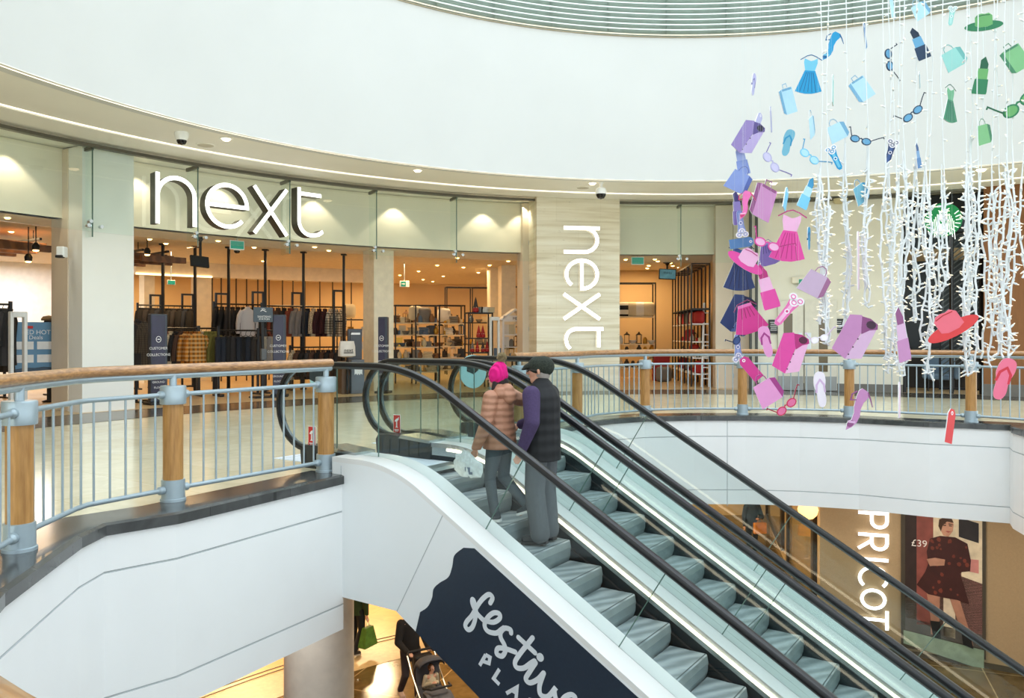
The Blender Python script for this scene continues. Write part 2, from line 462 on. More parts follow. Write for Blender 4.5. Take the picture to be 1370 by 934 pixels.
# --- louvre ring under the rooflight
CL = (3.75, 7.9)
LV = mat('louvre_white', (226, 234, 232), .45, noise=(3, .02)); LVB = mat('louvre_back', (176, 190, 182), .6)
LC = mat('louvre_cream', (240, 226, 204), .5)
cylwall('wall_louvre_back', 10.09, 8.02, 9.6, 0, 2*PI, LVB, CL, 128, .1)
for i in range(12):
    z = 8.05+i*.115
    mb = MB(); rings = []
    for k in range(161):
        a = 2*PI*k/160
        rings.append([circ(a, 9.92, z, CL), circ(a, 9.92, z+.028, CL), circ(a, 10.01, z+.05, CL), circ(a, 10.01, z+.03, CL)])
    mb.loft(rings, caps=False, sm=True)
    struct(mb.build('trim_louvre', [LC if i < 1 else LV]))
mb = MB()
for k in range(48):
    a = 2*PI*k/48+.03
    mb.bar(circ(a, 10.05, 8.03, CL), circ(a, 10.05, 9.5, CL), .03, .03)
struct(mb.build('trim_louvre_post', [LVB]))
annulus('ceiling_upper_lip', 9.93, 10.3, 0, 2*PI, 8.03, LC, CL, 128)
annulus('ceiling_upper', 10.0, 13.0, 0, 2*PI, 9.62, WHITE, CL, 96)
# ring beam and glazing bars of the rooflight, high above
mb = MB()
for k in range(14):
    a = PI*k/14
    mb.bar(circ(a, 10.2, 10.0, CL), circ(a+PI, 10.2, 10.0, CL), .06, .16)
struct(mb.build('ceiling_rooflight_bars', [WHITE]))
# --- header wall and shop ceiling behind the glass
aL = R_(212)
ZC = 3.65
cylwall('wall_header', 15.2, ZC-.0, ZS+.02, a_sub(720, 15.2), aL, CREAM, CG, 64, .25)
cylwall('wall_header_right', 15.2, ZC, ZS+.02, a_sub(956, 15.2), a_sub(826, 15.2), CREAM, CG, 16, .25)
annulus('ceiling_shop', 15.2, 30, R_(60), aL, ZC, mat('shop_ceiling_paint', (236, 222, 196), .6), CG, 60)
SHW = mat('shop_wall_warm', (218, 188, 138), .7, noise=(1, .03))
cylwall('wall_shop_back', 29, 0, ZC+1, R_(60), aL, SHW, CG, 60, .2)
# travertine pier
def trav(name):
    if name in MATS: return MATS[name]
    m, nt, out = newmat(name); L = nt.links.new
    b = nt.nodes.new('ShaderNodeBsdfPrincipled'); L(b.outputs[0], out.inputs[0]); b.inputs['Roughness'].default_value = .45
    tc = nt.nodes.new('ShaderNodeTexCoord'); mp = nt.nodes.new('ShaderNodeMapping'); L(tc.outputs['Object'], mp.inputs[0])
    mp.inputs['Scale'].default_value = (.3, .3, 6)
    n1 = nt.nodes.new('ShaderNodeTexNoise'); n1.inputs['Scale'].default_value = 1.6; n1.inputs['Detail'].default_value = 9; L(mp.outputs[0], n1.inputs['Vector'])
    r = nt.nodes.new('ShaderNodeValToRGB'); L(n1.outputs['Fac'], r.inputs[0])
    e = r.color_ramp.elements; e[0].position = .3; e[0].color = lin((206, 194, 164)); e[1].position = .68; e[1].color = lin((238, 232, 214))
    k = e.new(.48); k.color = lin((226, 217, 194))
    mp2 = nt.nodes.new('ShaderNodeMapping'); L(tc.outputs['Object'], mp2.inputs[0]); mp2.inputs['Scale'].default_value = (2.2, 2.2, 14)
    n2 = nt.nodes.new('ShaderNodeTexNoise'); n2.inputs['Scale'].default_value = 3.2; n2.inputs['Detail'].default_value = 5; L(mp2.outputs[0], n2.inputs['Vector'])
    r2 = nt.nodes.new('ShaderNodeValToRGB'); L(n2.outputs['Fac'], r2.inputs[0])
    r2.color_ramp.elements[0].position = .27; r2.color_ramp.elements[1].position = .33
    r2.color_ramp.elements[0].color = lin((120, 98, 66)); r2.color_ramp.elements[1].color = (1, 1, 1, 1)
    x = nt.nodes.new('ShaderNodeMix'); x.data_type = 'RGBA'; x.blend_type = 'MULTIPLY'; x.inputs['Factor'].default_value = .4
    L(r.outputs[0], x.inputs['A']); L(r2.outputs[0], x.inputs['B'])
    br = nt.nodes.new('ShaderNodeTexBrick'); mp3 = nt.nodes.new('ShaderNodeMapping'); mp3.inputs['Rotation'].default_value = (R_(90), 0, 0)
    L(tc.outputs['Object'], mp3.inputs[0]); L(mp3.outputs[0], br.inputs[0])
    for kk, vv in (('Brick Width', 1.15), ('Row Height', .62), ('Mortar Size', .004), ('Scale', 1.0)): br.inputs[kk].default_value = vv
    br.inputs['Color1'].default_value = (1, 1, 1, 1); br.inputs['Color2'].default_value = (.95, .95, .94, 1); br.inputs['Mortar'].default_value = (.8, .78, .72, 1)
    y = nt.nodes.new('ShaderNodeMix'); y.data_type = 'RGBA'; y.blend_type = 'MULTIPLY'; y.inputs['Factor'].default_value = .6
    L(x.outputs['Result'], y.inputs['A']); L(br.outputs['Color'], y.inputs['B']); L(y.outputs['Result'], b.inputs['Base Color'])
    MATS[name] = m; return m
PA = pol(718, 14.0); PB = pol(829, 14.0)
pc = (PA+PB)/2; pw = (PB-PA).length; prz = math.atan2(PB.y-PA.y, PB.x-PA.x)
mb = MB(); mb.box((pc.x-.6*math.sin(prz)*-1*-1, pc.y+.6*math.cos(prz), 2.49), (pw, 1.2, 4.98), prz)
o = mb.build('wall_pier', [trav('travertine_stone')], None, (pc.x, pc.y, 0)); struct(o)
PIERFRONT = frame((pc.x, pc.y, 0), prz)
# right hand plaster wall, dark cafe bay and timber bay
def seg(name, x0, x1, R, z0, z1, mt, th=.2, N=12):
    return cylwall(name, R, z0, z1, a_sub(x1, R), a_sub(x0, R), mt, CG, N, th)
seg('wall_right', 1006, 1208, 14.35, 0, ZS+.02, mat('right_wall_paint', (232, 228, 212), .6, noise=(1.5, .015)))
seg('baseboard_right', 1012, 1208, 14.31, 0, .2, mat('grey_skirting', (120, 116, 108), .5), .05)
seg('wall_timber', 1316, 1420, 14.1, 0, ZS+.02, mat('brown_timber_panel', (142, 92, 46), .5, noise=(5, .06), stretch=(5, 5, .5)), .3)
seg('baseboard_timber', 1316, 1420, 14.06, 0, .28, mat('grey_skirting', (120, 116, 108), .5), .05)
CAFE = mat('cafe_dark_wall', (42, 52, 58), .3, noise=(.8, .2))
seg('wall_cafe', 1200, 1420, 19, 0, ZS+.02, CAFE, .2)
seg('wall_cafe_upper', 1206, 1317, 14.6, 4.35, ZS+.02, BLKM, .2)
# white shop front column and the shop's inner columns
def boxcol(name, x0, x1, R, depth, z1, mt, z0=0.0, turn=0.0):
    a = pol(x0, R); b = pol(x1, R); c = (a+b)/2; w = (b-a).length; rz = math.atan2(b.y-a.y, b.x-a.x)+turn
    mb = MB(); mb.box((c.x-depth/2*math.sin(rz), c.y+depth/2*math.cos(rz), (z0+z1)/2), (w, depth, z1-z0), rz)
    o = mb.build(name, [mt], None, (c.x, c.y, z0)); struct(o)
    return frame((c.x, c.y, 0), rz), w
COLM = mat('column_paint', (240, 240, 234), .5, noise=(2, .01))
fr, w = boxcol('column', 110, 179, 14.5, .8, ZS, COLM)
mb = MB(); mb.box((0, .4, .09), (w+.03, .83, .18), M=fr); struct(mb.build('baseboard_column', [COLM]))
boxcol('column_inner', 499, 528, 15.9, .55, ZC, mat('inner_column_paint', (238, 226, 200), .6), turn=R_(12))
boxcol('column_rear', 656, 671, 20, .5, ZC, mat('inner_column_paint', (238, 226, 200), .6))
boxcol('column_back', 263, 283, 23, .6, ZC, mat('inner_column_paint', (238, 226, 200), .6))
boxcol('column_back_left', 193, 207, 23, .5, ZC, mat('inner_column_paint', (238, 226, 200), .6))
boxcol('column_display', 671, 690, 19, .5, ZC, mat('inner_column_paint', (238, 226, 200), .6))
# door jambs (folded door stacks) each side of the openings
JAMB = mat('beige_door_panel', (222, 206, 184), .5, noise=(2, .015))
def doorstack(name, x0, x1, R, z1, hinge):
    a = pol(x0, R); b = pol(x1, R); rz = math.atan2(b.y-a.y, b.x-a.x); c = (a+b)/2; w = (b-a).length
    fr = frame((c.x, c.y, 0), rz)
    mb = MB(); mb.box((-w/4, .3, z1/2), (w/2-.012, .6, z1), M=fr, bev=.01); mb.box((w/4, .34, z1/2), (w/2-.012, .6, z1), M=fr, bev=.01)
    o = struct(mb.build(name, [JAMB], None, (c.x, c.y, 0)))
    for z in hinge:
        h = MB(); h.box((0, -.005, z), (.035, .03, .12), M=fr, bev=.006); h.build('hinge', [STEEL], o)
    h = MB(); h.box((w*.3, .03, 1.45), (.05, .02, .14), M=fr, bev=.005); h.build('lock_plate', [BRUSH], o)
    return o
doorstack('door_1', 90, 110, 15.0, ZC+1.3, (.35, 1.6, 2.7, 3.9))
doorstack('door_2', 699, 717, 15.0, ZC+1.3, (.35, 1.6, 2.7, 3.9))
doorstack('door_3', 957, 1005, 14.9, ZS, (.35, 1.6, 2.7))
# --- glass over the shop entrance
def glazing(name, xs, R, z0, z1, fins, first):
    for i in range(len(xs)-1):
        a0 = a_sub(xs[i], R); a1 = a_sub(xs[i+1], R)
        mb = MB(); rings = []
        for k in range(7):
            a = a1+(a0-a1)*k/6
            rings.append([circ(a, R, z0), circ(a, R+.012, z0), circ(a, R+.012, z1), circ(a, R, z1)])
        mb.loft(rings, sm=True)
        o = struct(mb.build('window_%d' % (first+i), [GLASS]))
        e = MB(); e.bar(circ(a1, R+.006, z0), circ(a1, R+.006, z1), .016, .018); e.build('glass_joint', [GEDGE], o)
        e = MB(); e.strip([circ(a1+(a0-a1)*k/6, R, z0-.004) for k in range(7)], [circ(a1+(a0-a1)*k/6, R+.014, z0-.004) for k in range(7)]); e.build('bottom_edge', [GEDGE], o)
        if xs[i+1] in fins:
            rz = a1-PI/2
            fr = frame(circ(a1, R, 0), rz)
            f = MB(); f.box((-.0, .24, (z0+z1)/2-.05), (.016, .46, z1-z0+.1), M=fr); f.build('glass_fin', [GLASS], o)
            f = MB(); f.box((0, .008, (z0+z1)/2-.05), (.02, .014, z1-z0+.1), M=fr); f.build('fin_edge', [GEDGE], o)
            f = MB(); f.box((0, .24, z1-.05), (.05, .48, .07), M=fr, bev=.005); f.build('fin_head', [mat('bronze_head_channel', (96, 92, 78), .4, .3)], o)
            f = MB(); f.box((0, .1, z0+.14), (.06, .11, .14), M=fr, bev=.01)
            for dx, dz in ((-.09, .1), (.15, .1), (-.05, .18)): f.cyl(fr @ Vector((dx, .03, z0+dz)), fr @ Vector((dx, -.05, z0+dz)), .034, 10)
            f.build('patch_fitting', [CHROME], o)
glazing('w', [-60, 124, 265, 388, 504, 611, 716], 14.25, 3.34, ZS-.03, {124, 265, 388, 504, 611}, 1)
glazing('w', [830, 911, 1004], 14.25, 3.34, ZS-.03, {911}, 7)
mb = MB()
for x in (1004, 1012): p = pol(x, 14.2); mb.box((p.x, p.y, ZS/2), (.06, .06, ZS), 0)
struct(mb.build('trim_7', [mat('dark_post', (58, 62, 56), .4)]))
p = pol(829.5, 14.2); 
# --- lower level
LZ = -5.0
LF = tilemat('brown_polished_tile', (112, 92, 58), (98, 80, 50), (178, 158, 118), 1.6, .16, R_(20), .18, .012)
mb = MB(); mb.box((4, 10, LZ-.06), (70, 70, .12)); struct(mb.build('floor_lower', [LF]))
LB = tilemat('beige_shop_stone', (214, 180, 124), (206, 172, 116), (170, 138, 92), .9, .3, R_(25), .06, .003)
annulus('floor_lower_shop', 12.1, 26, R_(100), R_(215), LZ+.008, LB, CG, 48)
annulus('floor_lower_threshold', 11.15, 12.1, R_(100), R_(215), LZ+.006, mat('threshold_stone', (196, 178, 142), .35, noise=(9, .08)), CG, 48)
mb = MB()
for r in (12.15, 12.3):
    rings = []
    for k in range(61):
        a = R_(100)+R_(115)*k/60
        rings.append([circ(a, r, LZ+.008), circ(a, r+.03, LZ+.008), circ(a, r+.03, LZ+.016), circ(a, r, LZ+.016)])
    mb.loft(rings, sm=True)
struct(mb.build('trim_8', [mat('door_track', (60, 48, 30), .4, .5)]))
cylwall('wall_lower_shop', 25, LZ, -1.1, R_(100), R_(215), SHW, CG, 40)
TAUPE = mat('taupe_wall', (170, 148, 116), .6, noise=(30, .03))
aw0 = a_sub(1097, 10.0); 
cylwall('wall_lower_right', 10.0, LZ+.1, -1.1, R_(5), aw0, TAUPE, CG, 40, .25)
cylwall('baseboard_lower', 9.97, LZ, LZ+.1, R_(5), aw0, mat('dark_plinth', (84, 76, 64), .5), CG, 40, .2)
# receding lower shop front, panels with dark frames
W0 = pol(1097, 10.05); W1 = Vector((8.6, 27, 0))
wd = (W1-W0).normalized(); wl = (W1-W0).length; wrz = math.atan2(wd.y, wd.x)
FW = frame((W0.x, W0.y, 0), wrz)
mb = MB(); mb.box((wl/2, -.1, LZ/2-.55), (wl, .15, -LZ-1.1), M=FW)
struct(mb.build('wall_lower_side', [mat('tan_wall', (206, 176, 132), .6, noise=(2, .03))]))
PANE = mat('dark_reflective_pane', (150, 128, 92), .06, .0, spec=.9)
for i, x0 in enumerate((.6, 6.4)):
    mb = MB(); w = 4.4
    z0, z1 = LZ+.35, -1.62
    for (a, b) in (((x0, z0), (x0+w, z0)), ((x0, z1), (x0+w, z1)), ((x0, z0), (x0, z1)), ((x0+w, z0), (x0+w, z1))):
        mb.bar(FW @ Vector((a[0], .02, a[1])), FW @ Vector((b[0], .02, b[1])), .12, .12)
    o = struct(mb.build('window_%d' % (10+i), [mat('brown_black_frame', (48, 42, 36), .4)]))
    g = MB(); g.box((x0+w/2, 0, (z0+z1)/2), (w, .02, z1-z0), M=FW); g.build('pane', [PANE], o)
mb = MB(); mb.box((3, 29, LZ/2-.55), (30, .2, -LZ-1.1)); struct(mb.build('wall_lower_far', [mat('far_wall_warm', (216, 184, 132), .6)]))
# round column under the left edge
mb = MB(); p = P(427, 700, 10.4); mb.lathe([(.44, LZ), (.44, -1.12)], (p.x, p.y, 0), 40)
struct(mb.build('column_lower', [mat('lower_column_paint', (228, 222, 212), .55)], None, (p.x, p.y, LZ)))
# ================================================================== railings
def railing(name, label, pts, posts, bars_gap=.125, z_top=1.19, railpts=None):
    # pts: polyline (x, y); posts: indices of pts that carry a post
    r = thing(name, label, 'railing', (pts[posts[0]][0], pts[posts[0]][1], .03))
    rp = railpts or pts
    prof = [(math.cos(t)*1.0, math.sin(t)*.86) for t in [2*PI*k/14 for k in range(14)]]
    # round the handrail path
    path = [Vector((p[0], p[1], 1.145)) for p in rp]
    mb = MB(); mb.tube(path, .052, mi=0, prof=prof); mb.build('handrail', [RAILW], r)
    mb = MB(); mb.tube([p+Vector((0, 0, -.052)) for p in path], .03, 8); mb.build('handrail_bracket_bar', [STEEL], r)
    for k, i in enumerate(posts):
        x, y = pts[i]
        mb = MB(); mb.lathe([(.082, .2), (.082, .86)], (x, y, 0), 24)
        po = mb.build('post', [WOOD], r)
        mb = MB(); mb.lathe([(.105, .03), (.105, .05), (.096, .055), (.096, .21), (.08, .212)], (x, y, 0), 24); mb.build('post_base', [STEEL], po)
        mb = MB(); mb.lathe([(.08, .848), (.104, .85), (.106, .86), (.106, .995), (.1, 1.005), (.03, 1.006), (.03, 1.1)], (x, y, 0), 24); mb.build('post_cap', [STEEL], po)
    # panels between consecutive posts
    for a, b in zip(posts[:-1], posts[1:]):
        seg_ = [Vector((*p, 0)) for p in pts[a:b+1]]
        d0 = (seg_[1]-seg_[0]).normalized(); d1 = (seg_[-2]-seg_[-1]).normalized()
        seg_[0] = seg_[0]+d0*.105; seg_[-1] = seg_[-1]+d1*.105
        for nm, z in (('top_bar', .93), ('bottom_bar', .13)):
            mb = MB(); mb.tube([p+Vector((0, 0, z)) for p in seg_], .02, 10)
            for p, d in ((seg_[0], d0), (seg_[-1], d1)):
                mb.tube([p+Vector((0, 0, z))-d*.01, p+Vector((0, 0, z))+d*.03, p+Vector((0, 0, z))+d*.045], [.035, .035, .02], 12)
            mb.build(nm, [STEEL], r)
        L = [0]
        for p, q in zip(seg_[:-1], seg_[1:]): L.append(L[-1]+(q-p).length)
        nb = max(2, int(L[-1]/bars_gap)); 
        for k in range(nb):
            t = L[-1]*(k+.5)/nb
            for j in range(len(L)-1):
                if L[j] <= t <= L[j+1]:
                    q = seg_[j].lerp(seg_[j+1], (t-L[j])/(L[j+1]-L[j])); break
            mb = MB(); mb.cyl(q+Vector((0, 0, .13)), q+Vector((0, 0, .93)), .0095, 8); mb.build('baluster', [STEEL], r)
    return r
near_pts = [(-.36, .54), (-.9, 1.0), (-1.55, 1.75), (-2.15, 2.5), (-2.75, 3.55), (-3.05, 4.45), (-3.215, 5.27), (-3.27, 6.05), (-3.26, 6.2), (-2.88, 6.86), (-1.92, 8.33)]
nrail = catmull([(-.1, .38), (-.36, .54), (-.9, 1.0), (-1.55, 1.75), (-2.15, 2.5), (-2.75, 3.55), (-3.05, 4.45), (-3.215, 5.27)], 4)
railing('railing', 'wood and grey steel railing along the void at left, ending beside the escalator', near_pts, [2, 4, 6, 9, 10],
        railpts=[(p.x, p.y) for p in nrail[:-1]]+[(-3.215, 5.27), (-3.27, 6.05), (-3.22, 6.3), (-2.88, 6.86), (-1.92, 8.33), (-1.885, 8.385)])
far_pts = [(.1, 11.45), (.5, 11.95), (1.02, 12.62), (1.4, 13.3), (2.33, 14.12), (3.2, 14.38), (4.1, 14.36), (5.0, 14.24), (5.85, 14.0), (6.7, 13.55), (7.45, 13.1), (8.1, 12.3), (8.5, 11.2), (9.0, 9.6)]
railing('railing', 'curved wood and steel railing on the far side of the void', far_pts, [0, 2, 4, 6, 8, 10, 12], railpts=[(.02, 11.35)]+[(p.x, p.y) for p in catmull(far_pts, 3)])

# ================================================================== escalators
TN = math.tan(R_(30))
def profile(zi, ztop, s0, s1, Rr, ds=.12):           # z along s for an inclined line z = zi - TN s, level at ztop, eased with radius Rr
    sc = (zi-ztop)/TN; tl = Rr*math.tan(R_(15))
    sa, sb = sc-tl, sc+tl*math.cos(R_(30))
    pts = []
    def z(s):
        if s <= sa: return ztop
        if s >= sb: return zi-TN*s
        return ztop-(Rr-math.sqrt(max(0, Rr*Rr-(s-sa)**2)))
    ss = {s0, s1}
    k = sa-.001
    ss.add(max(s0, sa)); ss.add(sb)
    for i in range(1, 14): ss.add(sa+(sb-sa)*i/14)
    return sorted((s, z(s)) for s in ss if s0 <= s <= s1), z
ZH, ZD, ZN = -1.92, -2.89, -3.05
S0, S1 = -6.02, 3.3
DECK = mat('white_escalator_deck', (232, 232, 230), .3, .0, noise=(2, .015), spec=.7)
CLAD = mat('white_cladding', (238, 242, 243), .4, noise=(1.2, .01))
SKIRT = mat('dark_skirt_steel', (44, 50, 54), .35, .5)
SKL = mat('light_skirt_steel', (180, 186, 184), .25, .8)
TREAD = wavemat('ribbed_step_metal', (122, 134, 138), (168, 178, 182), 3.2, 5.5, .42, rot=(0, 0, -R_(55.5)), band='Y', stretch=(.35, 1, 1), detail=4, lo=0, hi=1)
RISER = mat('step_riser_metal', (130, 144, 148), .45, .2, noise=(4, .1))
PLATE = tilemat('landing_plate_metal', (222, 230, 238), (216, 226, 234), (170, 184, 192), .9, .6, R_(34), .04, .01)
def sweep(prof_sz, t0, t1, th, mb, mi=0):            # flat band following a profile, thickness th below it
    rings = []
    for (s, z) in prof_sz:
        rings.append([E(s, t0, z-th), E(s, t1, z-th), E(s, t1, z), E(s, t0, z)])
    mb.loft(rings, mi)
def panel_sz(poly, t, th, mb, mi=0):
    vs = [E(s, t, z) for s, z in poly]+[E(s, t+th, z) for s, z in poly]; n = len(poly)
    mb.add(vs, [tuple(range(n)), tuple(range(2*n-1, n-1, -1))]+[(i, (i+1) % n, n+(i+1) % n, n+i) for i in range(n)], mi)
def newel_path(t, z_off=0, s_end=-6.8, r=.47, zc=.66):
    pts = []
    for k in range(0, 15):
        a = R_(-92-172*k/14)                         # from underneath round the nose to the top
        pts.append((s_end+(r+z_off)*math.cos(a), zc+(r+z_off)*math.sin(a)))
    return pts
def escalator(label, tA, tB, stL, stR, phase, seams, outer_left, outer_right):
    r = thing('escalator', label, 'escalator', E(3.3, (tA+tB)/2, LZ))
    pd, fd = profile(ZD, .2, S0-.13, S1, 1.6)
    ph, fh = profile(ZH, 1.13, -6.8, S1, 2.0)
    pn, fn = profile(ZN, .0, S0-.2, S1, 1.3)
    # decks beside the glass
    for nm, a, b in (('outer_deck', tA-outer_left, tA), ('inner_deck', tA, stL-.02), ('inner_deck', stR+.02, tB), ('outer_deck', tB, tB+outer_right)):
        mb = MB(); sweep(pd, a, b, .05, mb); mb.build(nm, [DECK], r)
    for sgn, t in ((1, stL-.02), (-1, stR+.02)):
        rings = []
        mb = MB(); mb2 = MB(); mb3 = MB()
        lo = [(s, z-.46) for s, z in pd]
        for k in range(len(pd)-1):
            a, b = pd[k], pd[k+1]
            q = lambda s, z, o: E(s, t+o*sgn, z)
            mb.add([q(a[0], a[1]-.14, 0), q(b[0], b[1]-.14, 0), q(b[0], b[1]-.46, 0), q(a[0], a[1]-.46, 0)], [(0, 1, 2, 3)])
            mb2.add([q(a[0], a[1]-.0, 0), q(b[0], b[1]-.0, 0), q(b[0], b[1]-.14, .0), q(a[0], a[1]-.14, 0)], [(0, 1, 2, 3)])
        mb.build('skirt', [SKIRT], r); mb2.build('skirt_trim', [SKL], r)
        ld = [(s, z-.05) for s, z in pd if s > -6.0]
        rings = [[E(s, t+.002*sgn, z), E(s, t+.018*sgn, z), E(s, t+.018*sgn, z-.028), E(s, t+.002*sgn, z-.028)] for s, z in ld]
        mb = MB(); mb.loft(rings); mb.build('led_strip', [LED], r)
        # brush guard
        rings = [[E(s, t, z-.24), E(s, t+.025*sgn, z-.245), E(s, t+.025*sgn, z-.265), E(s, t, z-.27)] for s, z in pd if s > -5.6]
        mb = MB(); mb.loft(rings); mb.build('skirt_brush', [BLKM], r)
    # steps
    k0 = -7
    for k in range(-17, 7):
        sn = phase+k*.363
        if sn < -5.9 or sn > S1: continue
        z1 = fn(sn); z0 = fn(sn+.363)
        prev = min(0, z1)
        mb = MB(); R1 = .05
        drop = max(.03, (z1-z0))
        poly = [(sn-.363, z1-.02), (sn-.363, z1), (sn-.012, z1), (sn, z1-.012), (sn+.012, z1-drop*.35), (sn+.006, z1-drop*.75), (sn-.02, z1-drop-.02)]
        n = len(poly); A = [E(s, stL, z) for s, z in poly]; B = [E(s, stR, z) for s, z in poly]
        mb.add(A+B, [tuple(range(n)), tuple(range(2*n-1, n-1, -1))], 1)
        for i in range(n):
            j = (i+1) % n
            mb.add([A[i], A[j], B[j], B[i]], [(0, 1, 2, 3)], 0 if i in (1, 2) else 1)
        st = mb.build('step', [TREAD, RISER], r)
        m2 = MB()
        m2.add([E(sn-.02, stL, z1+.0015), E(sn-.008, stL, z1+.0008), E(sn-.008, stR, z1+.0008), E(sn-.02, stR, z1+.0015)], [(0, 1, 2, 3)])
        m2.build('step_edge', [mat('dark_step_edge', (66, 80, 84), .5)], st)
    # landing plate, comb and newel bases
    mb = MB(); panel_sz([(-7.6, -.02), (-7.6, .006), (-5.62, .006), (-5.62, -.02)], stL-.03, stR-stL+.06, mb); mb.build('landing_plate', [PLATE], r)
    mb = MB(); panel_sz([(-5.7, -.01), (-5.72, .012), (-5.55, .012), (-5.5, -.01)], stL, stR-stL, mb)
    mb.build('comb_plate', [mat('comb_plate_metal', (150, 160, 160), .3, .6)], r)
    for a, b in ((tA-.04, stL-.005), (stR+.005, tB+.04)):
        mb = MB(); poly = [(-6.86, .0), (-6.88, .18), (-6.84, .24), (-6.7, .25), (-6.4, .235), (-6.1, .21), (-6.02, .2), (-6.02, 0)]
        panel_sz(poly, a, b-a, mb)
        nb = mb.build('newel_base', [mat('newel_base_dark', (62, 66, 68), .4, .4)], r)
        mb = MB()
        for q in range(5): panel_sz([(-6.8+q*.15, .03), (-6.8+q*.15, .2), (-6.79+q*.15, .2), (-6.79+q*.15, .03)], a-.004, b-a+.008, mb)
        mb.build('vent_slot', [BLKM], nb)
        mb = MB(); panel_sz([(-6.5, .22), (-6.45, .262), (-6.02, .225), (-6.02, .19)], a-.02, b-a+.04, mb); mb.build('base_cover', [SKL], nb)
    # glass balustrades and handrails
    dsx = .42
    for t, nm in ((tA, 'left'), (tB, 'right')):
        js = [s for s in seams[nm]]
        top = [(s, z-.035) for s, z in ph]
        bot = pd
        # newel piece
        edges = [None]+js+[None]
        def botline(a, b): return [(a, fd(a))]+[(s, z) for s, z in bot if a < s < b]+[(b, fd(b))]
        def topline(a, b): return [(a, fh(a)-.035)]+[(s, z) for s, z in top if a < s < b]+[(b, fh(b)-.035)]
        for i in range(len(js)+1):
            if i == 0:
                b0 = js[0]; nose = newel_path(t, -.035)
                ta = b0+(dsx if fd(b0) < -.1 else 0)
                poly = [(-6.74, .2)]+nose+topline(-6.78, ta)[1:]+list(reversed(botline(-6.7, b0)))
            else:
                a0 = js[i-1]; b0 = js[i] if i < len(js) else S1-.6
                ta0 = a0+(dsx if fd(a0) < -.1 else 0); tb0 = b0+(dsx if fd(b0) < -.1 else 0)
                poly = botline(a0, b0)+list(reversed(topline(ta0, tb0)))
            mb = MB(); panel_sz(poly, t-.005, .01, mb)
            g = mb.build('glass_panel', [EGLASS], r)
            if i < len(js):
                mb = MB(); mb.bar(E(b0, t, fd(b0)), E(ta if i == 0 else tb0, t, fh(ta if i == 0 else tb0)-.04), .012, .008)
                mb.build('glass_joint', [GEDGE], g)
        hp = newel_path(t)+[(s, z) for s, z in ph if s > -6.78]
        P3 = [E(s, t, z) for s, z in hp]
        prof = [(-.042, -.026), (.042, -.026), (.046, -.006), (.036, .016), (.012, .024), (-.012, .024), (-.036, .016), (-.046, -.006)]
        # orient: x across, y out of the path
        mb = MB(); rings = []
        tv = Vector((UT[0], UT[1], 0))
        for i, p in enumerate(P3):
            a = P3[max(0, i-1)]; b = P3[min(len(P3)-1, i+1)]; d = (b-a).normalized(); nv = tv.cross(d).normalized()
            if i == 0 and nv.z > 0: pass
            rings.append([p+tv*u+nv*(v) for u, v in prof])
        # make sure the crown points outward (up on the level run)
        k = len(P3)-1
        d = (P3[k]-P3[k-1]).normalized(); nv = tv.cross(d)
        if nv.z < 0:
            rings = []
            for i, p in enumerate(P3):
                a = P3[max(0, i-1)]; b = P3[min(len(P3)-1, i+1)]; d = (b-a).normalized(); nv = -tv.cross(d).normalized()
                rings.append([p+tv*u+nv*v for u, v in prof])
        mb.loft(rings, sm=True); hr = mb.build('handrail', [RUBBER], r)
        mb = MB(); rings = []
        for i, p in enumerate(P3):
            a = P3[max(0, i-1)]; b = P3[min(len(P3)-1, i+1)]; d = (b-a).normalized(); nv = tv.cross(d).normalized()
            if tv.cross((P3[k]-P3[k-1])).z < 0: nv = -nv
            rings.append([p+tv*u+nv*v for u, v in ((-.016, -.05), (.016, -.05), (.016, -.024), (-.016, -.024))])
        mb.loft(rings); mb.build('handrail_track', [mat('handrail_track_metal', (112, 118, 120), .35, .7)], hr)
    # cladding (sides and underside)
    zb = lambda s: -1.2 if s < -5.28 else -1.2-TN*(s+5.28)
    for side, t, on in (('l', tA-outer_left, outer_left > .2), ('r', tB+outer_right-.03, outer_right > .2)):
        if not on: continue
        poly = [(-6.15, .0), (-6.15, .15)]+[(s, z-.05) for s, z in pd if s > -6.14]+[(S1, zb(S1)), (-5.28, -1.2), (S0, -1.2), (S0, 0)]
        mb = MB(); panel_sz(poly, t, .03, mb); cl = mb.build('side_cladding', [CLAD], r)
        if side == 'l':
            a = sz(592, 690, t-.002); b = sz(531, 818, t-.002)
            mb = MB(); mb.bar(E(a[0], t-.001, a[1]), E(b[0], t-.001, b[1]), .004, .008); mb.build('cladding_joint', [mat('fascia_joint', (170, 178, 180), .6)], cl)
            mb = MB(); mb.bar(E(S0, t-.001, .12), E(S0, t-.001, -1.2), .006, .006); mb.build('cladding_joint', [mat('fascia_joint', (170, 178, 180), .6)], cl)
    mb = MB()
    t0, t1 = tA-outer_left, tB+outer_right
    zz = [(S0, -1.2), (-5.28, -1.2), (S1, zb(S1))]
    mb.strip([E(s, t0, z+.002) for s, z in zz], [E(s, t1, z+.002) for s, z in zz], sm=False)
    mb.build('underside_cladding', [CLAD], r)
    return r
escalator('nearer escalator carrying the two shoppers, with navy banner on its side', 5.98, 7.32, 6.2, 7.1, -3.80,
          {'left': [-6.35, -5.75, -4.40, -3.04, -1.68, -.3], 'right': [-6.35, -5.75, -4.3, -2.65, -1.3, 0]}, .255, .12)
escalator('farther escalator with empty steps, beyond the one the shoppers ride', 7.58, 9.02, 7.8, 8.73, -3.738,
          {'left': [-6.3, -5.75, -4.1, -2.5, -1.2, 0], 'right': [-6.3, -5.75, -4.62, -2.9, -1.4, 0]}, .135, .255)

